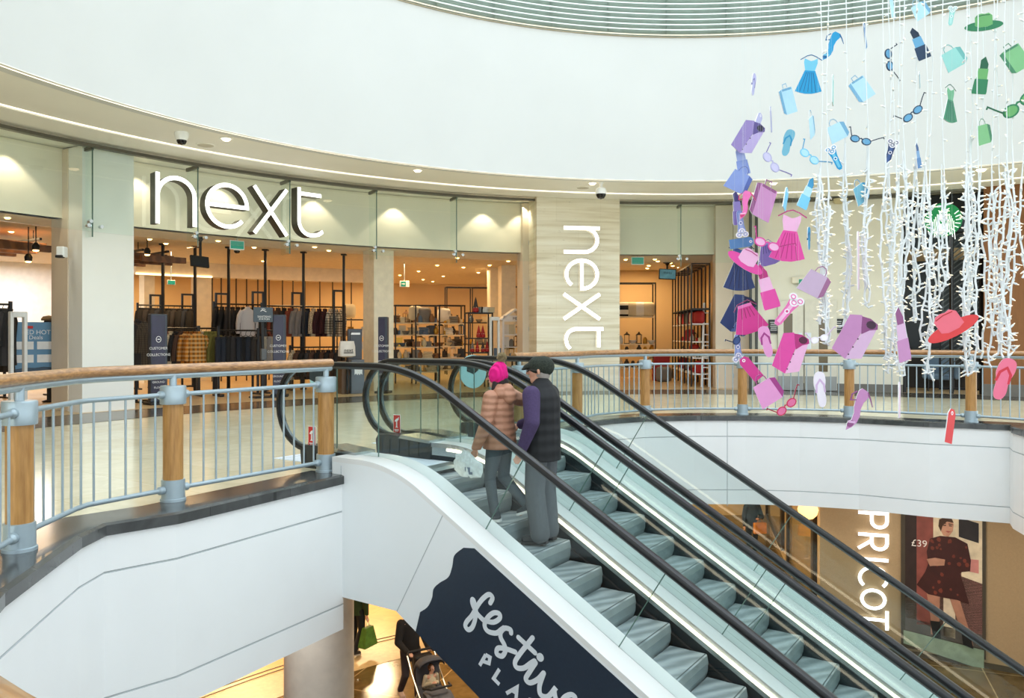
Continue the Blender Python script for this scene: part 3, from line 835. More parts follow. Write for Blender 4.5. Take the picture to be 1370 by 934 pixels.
# ------------------------------------------------------------------ banner on the nearer escalator's side
TB = 5.98-.255-.006
def bp(x, y): return sz(x, y, TB)
def pz(cx, cy): return bp(560+cx/4.03, 760+cy/4.03)
zdk = lambda s: -2.89-TN*s-.075
zbt = lambda s: -1.2-TN*(s+5.28)+.004
wav = [bp(*q) for q in ((632, 722), (620, 733), (608, 743), (605, 758), (600, 772), (588, 780), (580, 788), (578, 800), (572, 812), (562, 819), (556, 829))]
sT = wav[0][0]; sB = wav[-1][0]
poly = [(sT+.02, zdk(sT+.02))]+[(p.x, p.y) for p in catmull([Vector((a, b, 0)) for a, b in wav[1:-1]], 5)]+[(sB, zbt(sB)), (2.6, zbt(2.6)), (2.6, zdk(2.6))]
NAVY = mat('navy_vinyl', (32, 46, 62), .5, noise=(40, .04))
ban = thing('banner', 'navy festive banner with white script on the white escalator side', 'banner', E(sB, TB, zbt(sB)))
mb = MB(); panel_sz(poly, TB, .004, mb); mb.build('banner_sheet', [NAVY], ban)
LETW = mat('pale_lettering', (222, 228, 234), .5)
def sstroke(nm, pts, w, parent, off_=.003, smooth=True):
    pts = [pz(*q) for q in pts]
    if smooth: pts = [(p.x, p.y) for p in catmull([Vector((a, b, 0)) for a, b in pts], 6)]
    M = Matrix(((US[0], UT[0], 0, UT[0]*(TB-off_)), (US[1], UT[1], 0, UT[1]*(TB-off_)), (0, 0, 1, 0), (0, 0, 0, 1)))
    A, B = [], []; k = len(pts)
    for i, p in enumerate(pts):
        a = Vector(pts[max(0, i-1)]); b = Vector(pts[min(k-1, i+1)]); d = (b-a).normalized(); nv = Vector((-d.y, d.x))*w/2; lift = .0008+.0035*i/k
        A.append(M @ Vector((p[0]+nv.x, -lift, p[1]+nv.y))); B.append(M @ Vector((p[0]-nv.x, -lift, p[1]-nv.y)))
    mb = MB(); mb.strip(A, B, 0, False)
    for p, l_ in ((pts[0], .0008), (pts[-1], .0043)):
        c = [M @ Vector((p[0]+w/2*math.cos(2*PI*q/14), -l_-.0002, p[1]+w/2*math.sin(2*PI*q/14))) for q in range(14)]; mb.add(c, [tuple(range(14))])
    mb.build(nm, [LETW], parent)
W_ = .045
for nm, pts in (('letter_f', [(388, 188), (400, 160), (380, 142), (345, 168), (315, 210), (290, 255), (262, 288), (254, 312), (270, 332), (292, 318), (308, 272), (311, 220), (300, 176), (292, 170), (294, 196), (318, 244), (352, 280)]),
                ('letter_e', [(352, 280), (402, 292), (438, 272), (436, 246), (405, 242), (372, 270), (358, 308), (376, 340), (420, 350), (448, 332), (462, 322)]),
                ('letter_s', [(500, 350), (496, 332), (466, 324), (444, 348), (446, 378), (464, 412), (470, 446), (452, 474), (424, 462), (430, 432), (470, 434), (524, 452)]),
                ('letter_t', [(616, 376), (586, 414), (548, 462), (522, 506), (532, 536), (570, 538), (608, 512), (628, 500)]),
                ('letter_t_bar', [(540, 374), (630, 456)]),
                ('letter_i', [(632, 510), (602, 556), (580, 596), (602, 618), (644, 600), (676, 566)]),
                ('letter_v', [(676, 566), (654, 634), (660, 682), (700, 692), (742, 644), (734, 660), (744, 706), (772, 730)]),
                ('letter_e', [(772, 730), (824, 728), (846, 700), (824, 682), (786, 700), (766, 744), (786, 790), (836, 800), (880, 770)])):
    sstroke(nm, pts, W_, ban)
pts = pz(657, 481)
mb = MB(); mb.lathe([(.036, 0), (.036, .003)], (0, 0, 0), 16, M=Matrix.Translation(E(pts[0], TB-.003, pts[1])) @ Matrix.Rotation(math.atan2(UT[1], UT[0])-PI/2, 4, 'Z') @ Matrix.Rotation(R_(90), 4, 'X')); mb.build('letter_i_dot', [LETW], ban)
for nm, ps in (('letter_p', ([(330, 525), (362, 468)], [(362, 468), (386, 482), (380, 514), (346, 502)])), ('letter_l', ([(436, 546), (405, 596), (436, 628)],)),
               ('letter_a', ([(474, 676), (532, 642), (526, 704)], [(502, 658), (530, 676)])), ('letter_c', ([(630, 720), (600, 710), (570, 745), (590, 770)],)), ('letter_e', ([(690, 790), (640, 810), (670, 850), (720, 830)],))):
    q = [[pz(*k) for k in p] for p in ps]
    M = Matrix(((US[0], UT[0], 0, UT[0]*(TB-.003)), (US[1], UT[1], 0, UT[1]*(TB-.003)), (0, 0, 1, 0), (0, 0, 0, 1)))
    mb = MB()
    for p in q: mb.stroke(p, .033, M, .003)
    mb.build(nm, [LETW], ban)

# ------------------------------------------------------------------ stickers on the escalator glass
RED = mat('red_sticker', (204, 44, 40), .5); WHT = mat('white_sticker', (240, 240, 240), .5)
def red_sign(x, y, T, label):
    s, z = sz(x, y, T); w, h = .105, .21
    fr = Matrix(((US[0], UT[0], 0, 0), (US[1], UT[1], 0, 0), (0, 0, 1, 0), (0, 0, 0, 1))); fr = Matrix.Translation(E(s, T-.012, z)) @ fr
    r = thing('safety_sticker', label, 'sticker', E(s, T-.012, z))
    mb = MB(); mb.box((0, 0, 0), (w+.014, .003, h+.014), M=fr); mb.build('sticker_border', [WHT], r)
    mb = MB(); mb.box((0, -.003, 0), (w, .002, h), M=fr); mb.build('sticker_panel', [RED], r)
    mb = MB(); M2 = fr @ Matrix.Translation((0, -.0065, 0))
    mb.prism([(-.035, .03), (-.01, .06), (.02, .07), (.035, .085), (.03, .05), (.005, .03), (-.02, .025)], M2, .002)
    mb.prism([(-.008, .03), (.008, .03), (.008, -.03), (.022, -.045), (-.022, -.045), (-.008, -.03)], M2, .002)
    mb.box((0, 0, -.072), (.07, .002, .01), M=M2); mb.box((0, 0, -.088), (.05, .002, .008), M=M2)
    mb.build('pictogram', [WHT], r)
red_sign(532, 567, 7.32, 'red and white safety sticker on the escalator glass near the newel base')
red_sign(418.5, 584, 5.98, 'red and white safety sticker seen behind the last railing post')
def round_sign(x, y, T, rad, label):
    s, z = sz(x, y, T)
    fr = Matrix.Translation(E(s, T-.012, z)) @ Matrix(((US[0], UT[0], 0, 0), (US[1], UT[1], 0, 0), (0, 0, 1, 0), (0, 0, 0, 1)))
    r = thing('round_sticker', label, 'sticker', E(s, T-.012, z))
    mb = MB(); mb.prism(arc(0, 0, rad, 0, 360, 32)[:-1], fr, .004); mb.build('disc', [mat('cyan_sticker', (176, 224, 230), .5)], r)
    mb = MB(); mb.prism([(-.1, .0), (.02, -.04), (.1, .02), (.1, .19), (-.1, .19)], fr @ Matrix.Translation((0, -.004, 0)), .002)
    mb.build('dark_pictogram', [mat('dark_sticker_print', (42, 56, 62), .5)], r)
round_sign(633, 497, 9.02, .235, 'round pale blue sticker on the farther escalator glass, left of pink hat')
round_sign(424, 508, 5.98, .1, 'round blue sticker on escalator glass, partly behind the last railing post')
# ================================================================== lit shop signs
SIDE = mat('sign_return_bronze', (74, 72, 64), .4, .5)
NEXT = {'letter_n': [[(.07, 0), (.07, 1.0)], [(.07, .5), (.07, .585)]+arc(.435, .565, .365, 178, 0, 16)+[(.80, .5), (.80, 0)]],
        'letter_e': [[(1.055, .5), (1.915, .5)]+arc(1.485, .5, .43, 4, 318, 30)],
        'letter_x': [[(2.08, 0), (2.84, 1.0)], [(2.08, 1.0), (2.84, 0)]],
        'letter_t': [[(3.14, 1.1), (3.14, .36)]+arc(3.44, .36, .30, 180, 275, 8)+[(3.62, .09), (3.74, .17)], [(3.14, .97), (3.70, .97)]]}
def next_sign(label, M, h, w, th, vertical=False):
    r = thing('shop_sign', label, 'sign', M.translation)
    for nm, st in NEXT.items():
        mb = MB()
        for s in st:
            q = [((v*h, -u*h*.885) if vertical else (u*h, v*h)) for u, v in s]
            mb.stroke(q, w*h, M, th, 0, 1)
        mb.build(nm, [SIGNW, SIDE], r)
A = pol(206, 13.85); B = pol(433, 13.85); d = (B-A); nh = d.length/3.76
next_sign('large lit white next lettering on the glass above the shop entrance', frame((A.x, A.y, 3.57), math.atan2(d.y, d.x)), nh*1.0, .082, .26)
p0 = P(753, 302, PA.y+.2)
lx = (PIERFRONT.inverted() @ Vector((pol(753, 14).x, pol(753, 14).y, 0)))
l2 = (PIERFRONT.inverted() @ Vector((pol(801, 14).x, pol(801, 14).y, 0)))
hh = l2.x-lx.x
next_sign('lit white next lettering running down the travertine pier', PIERFRONT @ Matrix.Translation((lx.x, -.07, EYE+(449-301)*PA.y/F)), hh, .095, .06, True)

# ------------------------------------------------------------------ small fittings on ceilings
def downlight(x, y, z, r, lamp, label, group):
    t = thing('ceiling_downlight', label, 'downlight', (x, y, z), 0, group)
    mb = MB(); mb.lathe([(r*.8, -.002), (r*1.15, -.004), (r*1.15, -.012), (r*.8, -.014)], (x, y, z+.004), 20); mb.build('trim_ring', [WHITE], t)
    mb = MB(); mb.lathe([(0, -.012-r*.35), (r*.5, -.012-r*.28), (r*.82, -.008)], (x, y, z), 20); mb.build('lamp', [lamp], t)
for i, (x, y, w_) in enumerate(((2, 91, .13), (318, 181, .1), (569, 223, .1), (801, 239, .1), (1038, 240, .1), (1312, 223, .12))):
    d = (ZS-EYE)*F/(HY-y); q = P(x, y, d); v = Vector((q.x-CV[0], q.y-CV[1])); v = v.normalized()*max(v.length, 11.42); q = Vector((CV[0]+v.x, CV[1]+v.y, ZS))
    downlight(q.x, q.y, ZS-.004, w_, DLIGHT, 'white round downlight in the curved soffit, %s from the left' % nth(i), 'soffit downlights')
sl = [(10, 15.9), (15, 18), (30, 20), (200, 17), (222, 17.6), (292, 16.2), (318, 18), (340, 17), (421, 16), (440, 16.6), (196, 20), (352, 20.5), (535, 24), (560, 22), (585, 19.5), (593, 24), (620, 20), (640, 22), (612, 17), (655, 19), (680, 17.5), (688, 22), (545, 27), (566, 26), (579, 27), (478, 27), (450, 25), (430, 27), (837, 16.5), (876, 16.4), (880, 17), (897, 17.6), (868, 18.5), (866, 19.5), (863, 20.6), (900, 18.6)]
SPOT = []
for i, (x, R) in enumerate(sorted(sl)):
    q = pol(x, R)
    downlight(q.x, q.y, ZC-.004, .07, WARML, 'small amber downlight in the shop ceiling, %s from the left' % nth(i), 'shop downlights')
def camera_dome(label, loc, s=1.0):
    t = thing('dome_camera', label, 'camera', loc)
    mb = MB(); mb.lathe([(.11*s, 0), (.12*s, -.02*s), (.115*s, -.08*s), (.085*s, -.14*s)], loc, 20); mb.build('housing', [WHITE], t)
    mb = MB(); mb.lathe([(.085*s, -.14*s), (.08*s, -.17*s), (.06*s, -.205*s), (0, -.22*s)], loc, 18); mb.build('lens_dome', [mat('dark_lens', (18, 18, 20), .08)], t)
def onsoff(x, y, z=ZS): d = (z-EYE)*F/(HY-y); q = P(x, y, d); return (q.x, q.y, z)
camera_dome('white dome camera on the soffit above the large next lettering', onsoff(243, 177))
q = onsoff(804, 244)
t = thing('dome_camera', 'white hanging dome camera above the travertine pier', 'camera', q)
mb = MB(); mb.lathe([(.06, 0), (.06, -.03), (.035, -.05), (.035, -.1), (.11, -.14), (.13, -.22), (.125, -.27)], q, 20); mb.build('housing', [WHITE], t)
mb = MB(); mb.lathe([(.115, -.27), (.11, -.31), (.07, -.37), (0, -.39)], q, 18); mb.build('lens_dome', [mat('dark_lens', (18, 18, 20), .08)], t)
q = pol(317, 17); camera_dome('small dark dome camera on the shop ceiling under the green exit sign', (q.x, q.y, ZC), .9)
for x, y, lb in ((275, 194, 'flat round speaker in the soffit right of the left dome camera'), (780, 251, 'flat round speaker in the soffit just left of the pier camera')):
    q = onsoff(x, y); t = thing('ceiling_speaker', lb, 'speaker', q)
    mb = MB(); mb.lathe([(.17, 0), (.165, -.012)], q, 24); mb.build('rim', [SOFF], t)
    mb = MB(); mb.lathe([(0, -.016), (.14, -.015), (.15, -.01)], q, 24); mb.build('grille', [mat('speaker_grille', (206, 200, 184), .7)], t)
# jamb camera
q = pol(87, 14.9); c = Vector((q.x, q.y-.1, P(87, 338, q.y).z))
t = thing('wall_camera', 'small white box camera on the left door panel', 'camera', c)
mb = MB(); mb.box((c.x, c.y, c.z), (.14, .16, .2), bev=.02); mb.build('housing', [WHITE], t)
mb = MB(); mb.box((c.x, c.y-.07, c.z-.09), (.12, .12, .05), bev=.01); mb.build('lens_cover', [BLKM], t)
# exit signs
GRN = mat('exit_sign_green', (24, 136, 112), .4, emit=(24, 140, 116), es=.35)
def exit_sign(x, y, R, w, label, arrow=False):
    q = pol(x, R); fr = frame((q.x, q.y, P(x, y, q.y).z), ang(q)-PI/2)
    t = thing('exit_sign', label, 'sign', fr.translation)
    mb = MB(); mb.box((0, 0, 0), (w, .04, w*.62), M=fr, bev=.008); mb.build('frame', [WHITE], t)
    mb = MB(); mb.box((0, -.022, 0) if not arrow else (-.12*w, -.022, 0), (w*.9 if not arrow else w*.5, .008, w*.5), M=fr); mb.build('panel', [GRN], t)
    if arrow:
        mb = MB(); mb.prism([(-.3*w, -.04*w), (-.1*w, -.04*w), (-.1*w, -.12*w), (.05*w, 0), (-.1*w, .12*w), (-.1*w, .04*w), (-.3*w, .04*w)], fr @ Matrix.Translation((0, -.03, 0)), .003); mb.build('arrow', [WHITE], t)
    mb = MB(); mb.cyl(fr @ Vector((0, .01, w*.3)), Vector((fr.translation.x, fr.translation.y, ZC)), .012, 6); mb.build('hanger_rod', [STEEL], t)
exit_sign(317, 328, 15.6, .34, 'green exit sign hanging below the large next lettering')
exit_sign(229, 378, 19, .20, 'small green exit sign hanging deep in the left shop, above dark clothes')
exit_sign(541, 380, 19, .30, 'white exit sign with green arrow right of the inner shop column', True)
exit_sign(493, 381, 21.5, .26, 'green exit sign half hidden behind the inner shop column')
exit_sign(853, 349, 15.6, .36, 'green exit sign right of the travertine pier')
# screens
def tv(x, y, R, w, h, tilt, label, pic):
    q = pol(x, R); z = P(x, y, q.y).z; fr = frame((q.x, q.y, z), ang(q)-PI/2+tilt[0])
    t = thing('hanging_screen', label, 'screen', (q.x, q.y, z))
    M = fr @ Matrix.Rotation(tilt[1], 4, 'X') @ Matrix.Rotation(tilt[2], 4, 'Y')
    mb = MB(); mb.box((0, 0, 0), (w, .06, h), M=M, bev=.01); mb.build('casing', [BLKM], t)
    if pic:
        mb = MB(); mb.box((0, -.032, 0), (w*.9, .006, h*.86), M=M); s = mb.build('display', [mat('screen_picture', (70, 110, 120), .3, emit=(90, 140, 150), es=.5, noise=(5, .5))], t)
        mb = MB(); v, f = text('thanks', h*.3); mb.add(v, f, 0, M @ Matrix.Translation((0, -.038, h*.12))); mb.build('lettering', [BLKM], s)
    mb = MB(); mb.cyl((q.x, q.y+.05, z), (q.x, q.y+.05, ZC-.1), .03, 10); mb.lathe([(.03, -.1), (.06, -.05), (.13, -.02), (.13, 0)], (q.x, q.y+.05, ZC), 14); mb.build('ceiling_mount', [BLACK], t)
tv(267, 350, 15.9, .42, .26, (0, R_(-18), R_(4)), 'black screen seen from below on a ceiling mount, left of shop', False)
tv(893, 367, 17.5, .52, .32, (0, R_(-6), R_(3)), 'small lit screen on a ceiling mount right of the pier', True)

# ------------------------------------------------------------------ right hand wall: double doors, notices, exit sign
def onwall(x, R=14.33): q = pol(x, R); return frame((q.x, q.y, 0), ang(q)-PI/2)
DP = mat('door_paint', (226, 222, 208), .5)
for i, (x0, x1) in enumerate(((1040, 1075), (1076, 1120))):
    a = pol(x0, 14.3); b = pol(x1, 14.3); c = (a+b)/2; w = (b-a).length; fr = frame((c.x, c.y, 0), math.atan2(b.y-a.y, b.x-a.x))
    mb = MB(); mb.box((0, .0, 1.18), (w-.015, .06, 2.3), M=fr, bev=.01); o = struct(mb.build('door_%d' % (4+i), [DP], None, (c.x, c.y, 0)))
    sx = 1 if i == 0 else -1
    mb = MB(); mb.box((-.06*sx, -.03, 1.25), (.22, .01, 1.5), M=fr, bev=.004); mb.build('vision_pane', [mat('bronze_vision_glass', (104, 88, 56), .12)], o)
    mb = MB(); mb.box((sx*w*.36, -.035, 1.25), (.1, .012, .5), M=fr, bev=.004); mb.build('push_plate', [BRUSH], o)
    mb = MB(); mb.box((0, -.032, .2), (w-.03, .008, .36), M=fr); mb.build('kick_plate', [mat('grey_kick_plate', (150, 152, 150), .35, .5)], o)
for x, y, lb in ((1035, 437, 'small dark notice on the white wall left of the double doors'), (1121, 436, 'small dark notice on the white wall right of the double doors')):
    fr = onwall(x, 14.3); z = P(x, y, fr.translation.y).z
    t = thing('notice', lb, 'notice', (fr.translation.x, fr.translation.y, z))
    M = fr @ Matrix.Translation((0, 0, z))
    mb = MB(); mb.box((0, 0, 0), (.26, .02, .36), M=M, bev=.004); mb.build('board', [mat('dark_notice', (48, 50, 52), .5)], t)
    mb = MB()
    for k in range(5): mb.box((0, -.012, .11-k*.05), (.17-.02*(k % 2), .004, .014), M=M)
    mb.build('lettering', [WHT], t)
fr = onwall(1074, 14.3); z = P(1074, 378, fr.translation.y).z
t = thing('exit_sign', 'green exit sign on the white wall above the double doors', 'sign', (fr.translation.x, fr.translation.y, z))
M = fr @ Matrix.Translation((0, -.03, z))
mb = MB(); mb.box((-.12, 0, .06), (.3, .06, .16), M=M, bev=.01); mb.build('lamp_box', [CREAM], t)
mb = MB(); mb.box((.03, -.035, -.04), (.26, .012, .24), M=M); mb.build('panel', [GRN], t)
fr = onwall(1124, 14.3); z = P(1124, 268, fr.translation.y).z
t = thing('wall_uplight', 'small cream half-round fitting high on the white wall', 'light fitting', (fr.translation.x, fr.translation.y, z))
M = fr @ Matrix.Translation((0, -.0, z))
mb = MB(); mb.lathe([(.0, -.1), (.12, -.08), (.2, 0), (.2, .03), (0, .03)], (0, -.02, 0), 18, M=M); mb.build('body', [mat('cream_fitting', (214, 200, 160), .5)], t)
mb = MB(); mb.lathe([(.0, .034), (.17, .034)], (0, -.02, 0), 18, M=M); mb.build('lens', [WHT], t)

# ------------------------------------------------------------------ cafe bay with round green sign
q = pol(1262, 14.25); z = P(1262, 294, q.y).z; fr = frame((q.x, q.y, z), ang(q)-PI/2)
t = thing('round_shop_sign', 'round green and white cafe sign hanging in the dark bay at right', 'sign', (q.x, q.y, z))
GS = mat('cafe_green', (0, 122, 66), .4, emit=(0, 130, 70), es=.5)
SW = glow('cafe_sign_white', (240, 248, 244), .9)
mb = MB(); mb.prism(arc(0, 0, .41, 0, 360, 40)[:-1], fr, .06); mb.build('disc', [GS], t)
mb = MB(); M = fr @ Matrix.Translation((0, -.008, 0))
for sx in (-1, 1):
    for k in range(5):                                # wavy hair strands and side tails
        x = .07+.042*k
        mb.stroke([(sx*(x+.016*math.sin(z_*7+k)), .2-.06*k-z_*.09) for z_ in range(0, 6)], .018, M, .006)
    for k in range(7):
        a = R_(28-k*16); mb.stroke([(sx*.27*math.cos(a), .27*math.sin(a)), (sx*.385*math.cos(a+.06), .385*math.sin(a+.06))], .022, M, .006)
mb.build('white_strands', [SW], t)
mb = MB(); mb.prism([(-.08, .16), (-.11, .24), (-.05, .21), (-.03, .27), (0, .22), (.03, .27), (.05, .21), (.11, .24), (.08, .16)], M, .006)
mb.prism([(-.07, .14), (.07, .14), (.08, .04), (.04, -.05), (0, -.08), (-.04, -.05), (-.08, .04)], M, .006)
mb.prism([(-.09, -.1), (.09, -.1), (.12, -.3), (0, -.385), (-.12, -.3)], M, .006)
mb.build('white_centre', [SW], t)
mb = MB(); mb.cyl(fr @ Vector((0, .03, .4)), Vector((q.x, q.y, 4.4)), .012, 6); mb.build('hanger_rod', [BLACK], t)
# cafe front: posts, counter, hatched screen
mb = MB()
for x in (1210, 1273, 1313): q = pol(x, 14.4); mb.box((q.x, q.y, 2.2), (.07, .07, 4.4), 0)
for z in (4.05, ):
    for k in range(8):
        a = a_sub(1316, 14.4)+(a_sub(1207, 14.4)-a_sub(1316, 14.4))*k/8; b = a_sub(1316, 14.4)+(a_sub(1207, 14.4)-a_sub(1316, 14.4))*(k+1)/8
        mb.bar(circ(a, 14.4, z), circ(b, 14.4, z), .08, .06)
struct(mb.build('trim_9', [BLACK]))
q = pol(1262, 16.5); fr = frame((q.x, q.y, 0), ang(q)-PI/2)
t = thing('cafe_counter', 'dark counter deep in the cafe bay behind the railing', 'counter', (q.x, q.y, 0))
mb = MB(); mb.box((0, .4, .5), (3.0, .7, 1.0), M=fr, bev=.02); mb.build('body', [mat('dark_counter', (44, 40, 38), .5)], t)
mb = MB(); mb.box((0, .38, 1.03), (3.1, .8, .06), M=fr, bev=.01); mb.build('worktop', [mat('counter_top', (96, 92, 88), .3)], t)
q = pol(1258, 15.4); fr = frame((q.x, q.y, 0), ang(q)-PI/2)
t = thing('armchair', 'pale blue armchair in the cafe bay, partly behind the railing', 'armchair', (q.x, q.y, 0))
AB = mat('pale_blue_fabric', (116, 140, 162), .8)
mb = MB(); mb.box((0, 0, .38), (.6, .6, .16), M=fr, bev=.05); mb.build('seat', [AB], t)
mb = MB(); mb.box((0, .3, .72), (.7, .14, .66), M=fr, bev=.06); mb.build('backrest', [AB], t)
for s in (-1, 1):
    mb = MB(); mb.box((.36*s, 0, .5), (.12, .62, .36), M=fr, bev=.05); mb.build('armrest', [AB], t)
    for e in (-1, 1):
        mb = MB(); mb.cyl(fr @ Vector((.28*s, .24*e, 0)), fr @ Vector((.28*s, .24*e, .31)), .022, 8); mb.build('leg', [BLACK], t)
q = pol(1288, 14.9); fr = frame((q.x, q.y, 0), ang(q)-PI/2)
t = thing('hatched_screen', 'tall dark hatched screen on the right of the cafe bay', 'screen', (q.x, q.y, 0))
mb = MB()
for z in (.1, 4.0): mb.box((0, 0, z), (1.0, .05, .06), M=fr)
for s in (-.5, .5): mb.box((s, 0, 2.05), (.05, .05, 3.96), M=fr)
mb.build('frame', [BLACK], t)
mb = MB()
for k in range(26):
    z = .4+k*.13; a = (-.48, z); b = (.48, z+.8)
    if b[1] > 3.98: b = (-.48+.96*(3.98-z)/.8, 3.98)
    mb.bar(fr @ Vector((a[0], 0, a[1])), fr @ Vector((b[0], 0, b[1])), .02, .03)
mb.build('slat', [mat('grey_slat', (84, 92, 94), .5)], t)

# ------------------------------------------------------------------ lower wall: APRICOT lettering and fashion poster
def onlow(x, y, R=9.95): q = pol(x, R); return frame((q.x, q.y, P(x, y, q.y).z), ang(q)-PI/2), q
fr, q = onlow(1168, 760)
lh = 37*q.y/F
t = thing('wall_lettering', 'lit white PRICOT lettering running down the taupe wall', 'sign', fr.translation)
AP = {'letter_a': ([[(0, 0), (.4, 1), (.8, 0)], [(.15, .35), (.65, .35)]], .8), 'letter_p': ([[(.06, 0), (.06, .95), (.4, .95)]+arc(.4, .7, .25, 90, -90, 10)+[(.06, .45)]], .66), 'letter_r': ([[(.06, 0), (.06, .95), (.4, .95)]+arc(.4, .7, .25, 90, -90, 10)+[(.06, .45)], [(.3, .45), (.66, 0)]], .68),
      'letter_i': ([[(.06, 0), (.06, 1)]], .12), 'letter_c': ([arc(.5, .5, .45, 45, 315, 22)], .85), 'letter_o': ([arc(.5, .5, .38, 0, 360, 28)[:-1]], .96), 'letter_t': ([[(.4, 0), (.4, .95)], [(0, .95), (.8, .95)]], .8)}
zz = P(1168, 660, q.y).z-fr.translation.z
pos = {'letter_a': 648, 'letter_p': 684, 'letter_r': 713, 'letter_i': 746, 'letter_c': 757, 'letter_o': 785, 'letter_t': 815}
for nm, py in pos.items():
    st, wd = AP[nm]; z0 = (760-py)*q.y/F
    mb = MB()
    for s in st:
        qq = [((v-.5)*lh, z0-u*lh*.86) for u, v in s]
        mb.stroke(qq, .12*lh, fr @ Matrix.Translation((0, -.05, 0)), .04, 0, 1, closed=(nm == 'letter_o'))
    mb.build(nm, [SIGNW, mat('lettering_side_tan', (176, 140, 80), .4)], t)
fr, q = onlow(1261, 772, 9.94)
pw, ph = 96*q.y/F, 170*q.y/F
t = thing('poster', 'tall lit fashion poster of a person in a dark red dress', 'poster', fr.translation)
def pp(x, y): return ((x-1261)*q.y/F, (772-y)*q.y/F)
def pl(nm, col, pts, layer, par=None):
    mb = MB(); mb.prism([pp(*k) for k in pts], fr @ Matrix.Translation((0, -.01-.003*layer, 0)), .003); return mb.build(nm, [mat('poster_%d_%d_%d' % col, col, .4, noise=(5, .12))], par or t)
mb = MB(); mb.box((0, .0, 0), (pw+.06, .02, ph+.5), M=fr); mb.build('frame', [mat('dark_poster_frame', (70, 64, 54), .4)], t)
S = pl('sheet', (214, 160, 156), [(1216, 680), (1307, 680), (1307, 860), (1216, 849)], 0)
pl('dark_doorway', (48, 34, 32), [(1216, 680), (1230, 680), (1230, 800), (1216, 806)], 1)
pl('red_shutter', (140, 78, 72), [(1230, 680), (1250, 680), (1250, 838), (1230, 840)], 1)
pl('cream_window_frame', (226, 214, 190), [(1250, 680), (1307, 680), (1307, 775), (1283, 768), (1283, 740), (1250, 730)], 2)
pl('dark_window_pane', (44, 40, 44), [(1280, 690), (1303, 696), (1303, 722), (1280, 716)], 3)
pl('pink_panel', (206, 140, 138), [(1288, 744), (1303, 744), (1303, 762), (1288, 760)], 3)
pl('cream_door', (222, 208, 186), [(1262, 795), (1276, 795), (1276, 852), (1262, 850)], 1)
pl('pavement', (92, 86, 84), [(1216, 832), (1250, 836), (1307, 842), (1307, 860), (1216, 849)], 1)
f = pl('figure_legs', (176, 128, 108), [(1242, 795), (1258, 795), (1257, 840), (1252, 852), (1247, 850), (1247, 830)], 4)
pl('figure_legs', (176, 128, 108), [(1268, 795), (1280, 795), (1292, 838), (1297, 858), (1289, 858), (1282, 838)], 4)
pl('boot', (28, 24, 26), [(1246, 832), (1258, 832), (1259, 855), (1250, 854)], 5); pl('boot', (28, 24, 26), [(1283, 842), (1293, 842), (1297, 862), (1285, 858)], 5)
pl('dress', (62, 28, 26), [(1246, 722), (1258, 717), (1276, 717), (1290, 724), (1294, 746), (1293, 760), (1284, 762), (1281, 764), (1286, 780), (1292, 804), (1278, 800), (1262, 799), (1244, 797), (1230, 786), (1240, 768), (1244, 756), (1242, 740)], 5)
pl('hands', (184, 138, 118), [(1242, 750), (1252, 747), (1264, 748), (1263, 756), (1250, 758), (1246, 759)], 6)
pl('face', (200, 152, 130), [(1259, 700), (1262, 694), (1270, 694), (1274, 700), (1273, 709), (1268, 717), (1262, 716), (1259, 710)], 6)
pl('hair', (70, 46, 34), [(1256, 704), (1257, 695), (1264, 691), (1272, 693), (1274, 698), (1266, 697), (1261, 703), (1259, 711)], 7)
v, ff_ = text('\u00a339', 13*q.y/F); mb = MB(); x_, z_ = pp(1233, 730); mb.add(v, ff_, 0, fr @ Matrix.Translation((x_, -.035, z_))); mb.build('price_lettering', [WHT], t)
pl('dark_brow', (80, 52, 40), [(1261, 700), (1265, 699), (1265, 700), (1261, 701)], 8); pl('dark_brow', (80, 52, 40), [(1268, 699), (1273, 700), (1273, 701), (1268, 700.5)], 8)
pl('dark_eye', (52, 36, 32), [(1261.5, 702), (1265, 701.5), (1265, 703), (1261.5, 703)], 8); pl('dark_eye', (52, 36, 32), [(1268.5, 701.5), (1272, 702), (1272, 703), (1268.5, 703)], 8)
pl('lips', (166, 84, 80), [(1264, 710), (1267, 709.3), (1271, 710), (1267.5, 711.6)], 8)
rp = random.Random(4)
for k_ in range(34):                                  # printed motif on the dress
    mx, my = rp.uniform(1247, 1290), rp.uniform(722, 796)
    if my > 760 and mx < 1246: continue
    if my < 758 and 1283 > mx > 1250 or my >= 762 and 1240 < mx < 1280 or my < 756:
        r1 = rp.uniform(1.2, 2.8); pl('dress_motif', (118, 56, 44), [(mx+r1*math.cos(q_*1.05+k_), my+r1*1.5*math.sin(q_*1.05+k_)*rp.uniform(.6, 1)) for q_ in range(6)], 5.7)
pl('sill_panel', (150, 170, 150), [(1214, 850), (1309, 862), (1309, 888), (1214, 868)], 1)
# globe lamp seen deep in the lower shop
q = P(1081, 682, 16.1)
t = thing('globe_lamp', 'glowing warm globe lamp under the lower ceiling, cut by the white fascia', 'lamp', q)
mb = MB(); mb.lathe([(.0, -.2), (.1, -.17), (.17, -.1), (.2, 0), (.17, .1), (.1, .17), (.04, .2)], q, 20); mb.build('globe', [glow('globe_glow', (255, 214, 140), 1.6)], t)
mb = MB(); mb.cyl(q+Vector((0, 0, .19)), Vector((q.x, q.y, -1.13)), .015, 6); mb.build('stem', [BLACK], t)
# ================================================================== inside the shops
def spot(x, R, z=0):
    q = pol(x, R); return frame((q.x, q.y, z), ang(q)-PI/2)
def zat(x, y, R): q = pol(x, R); return P(x, y, q.y).z
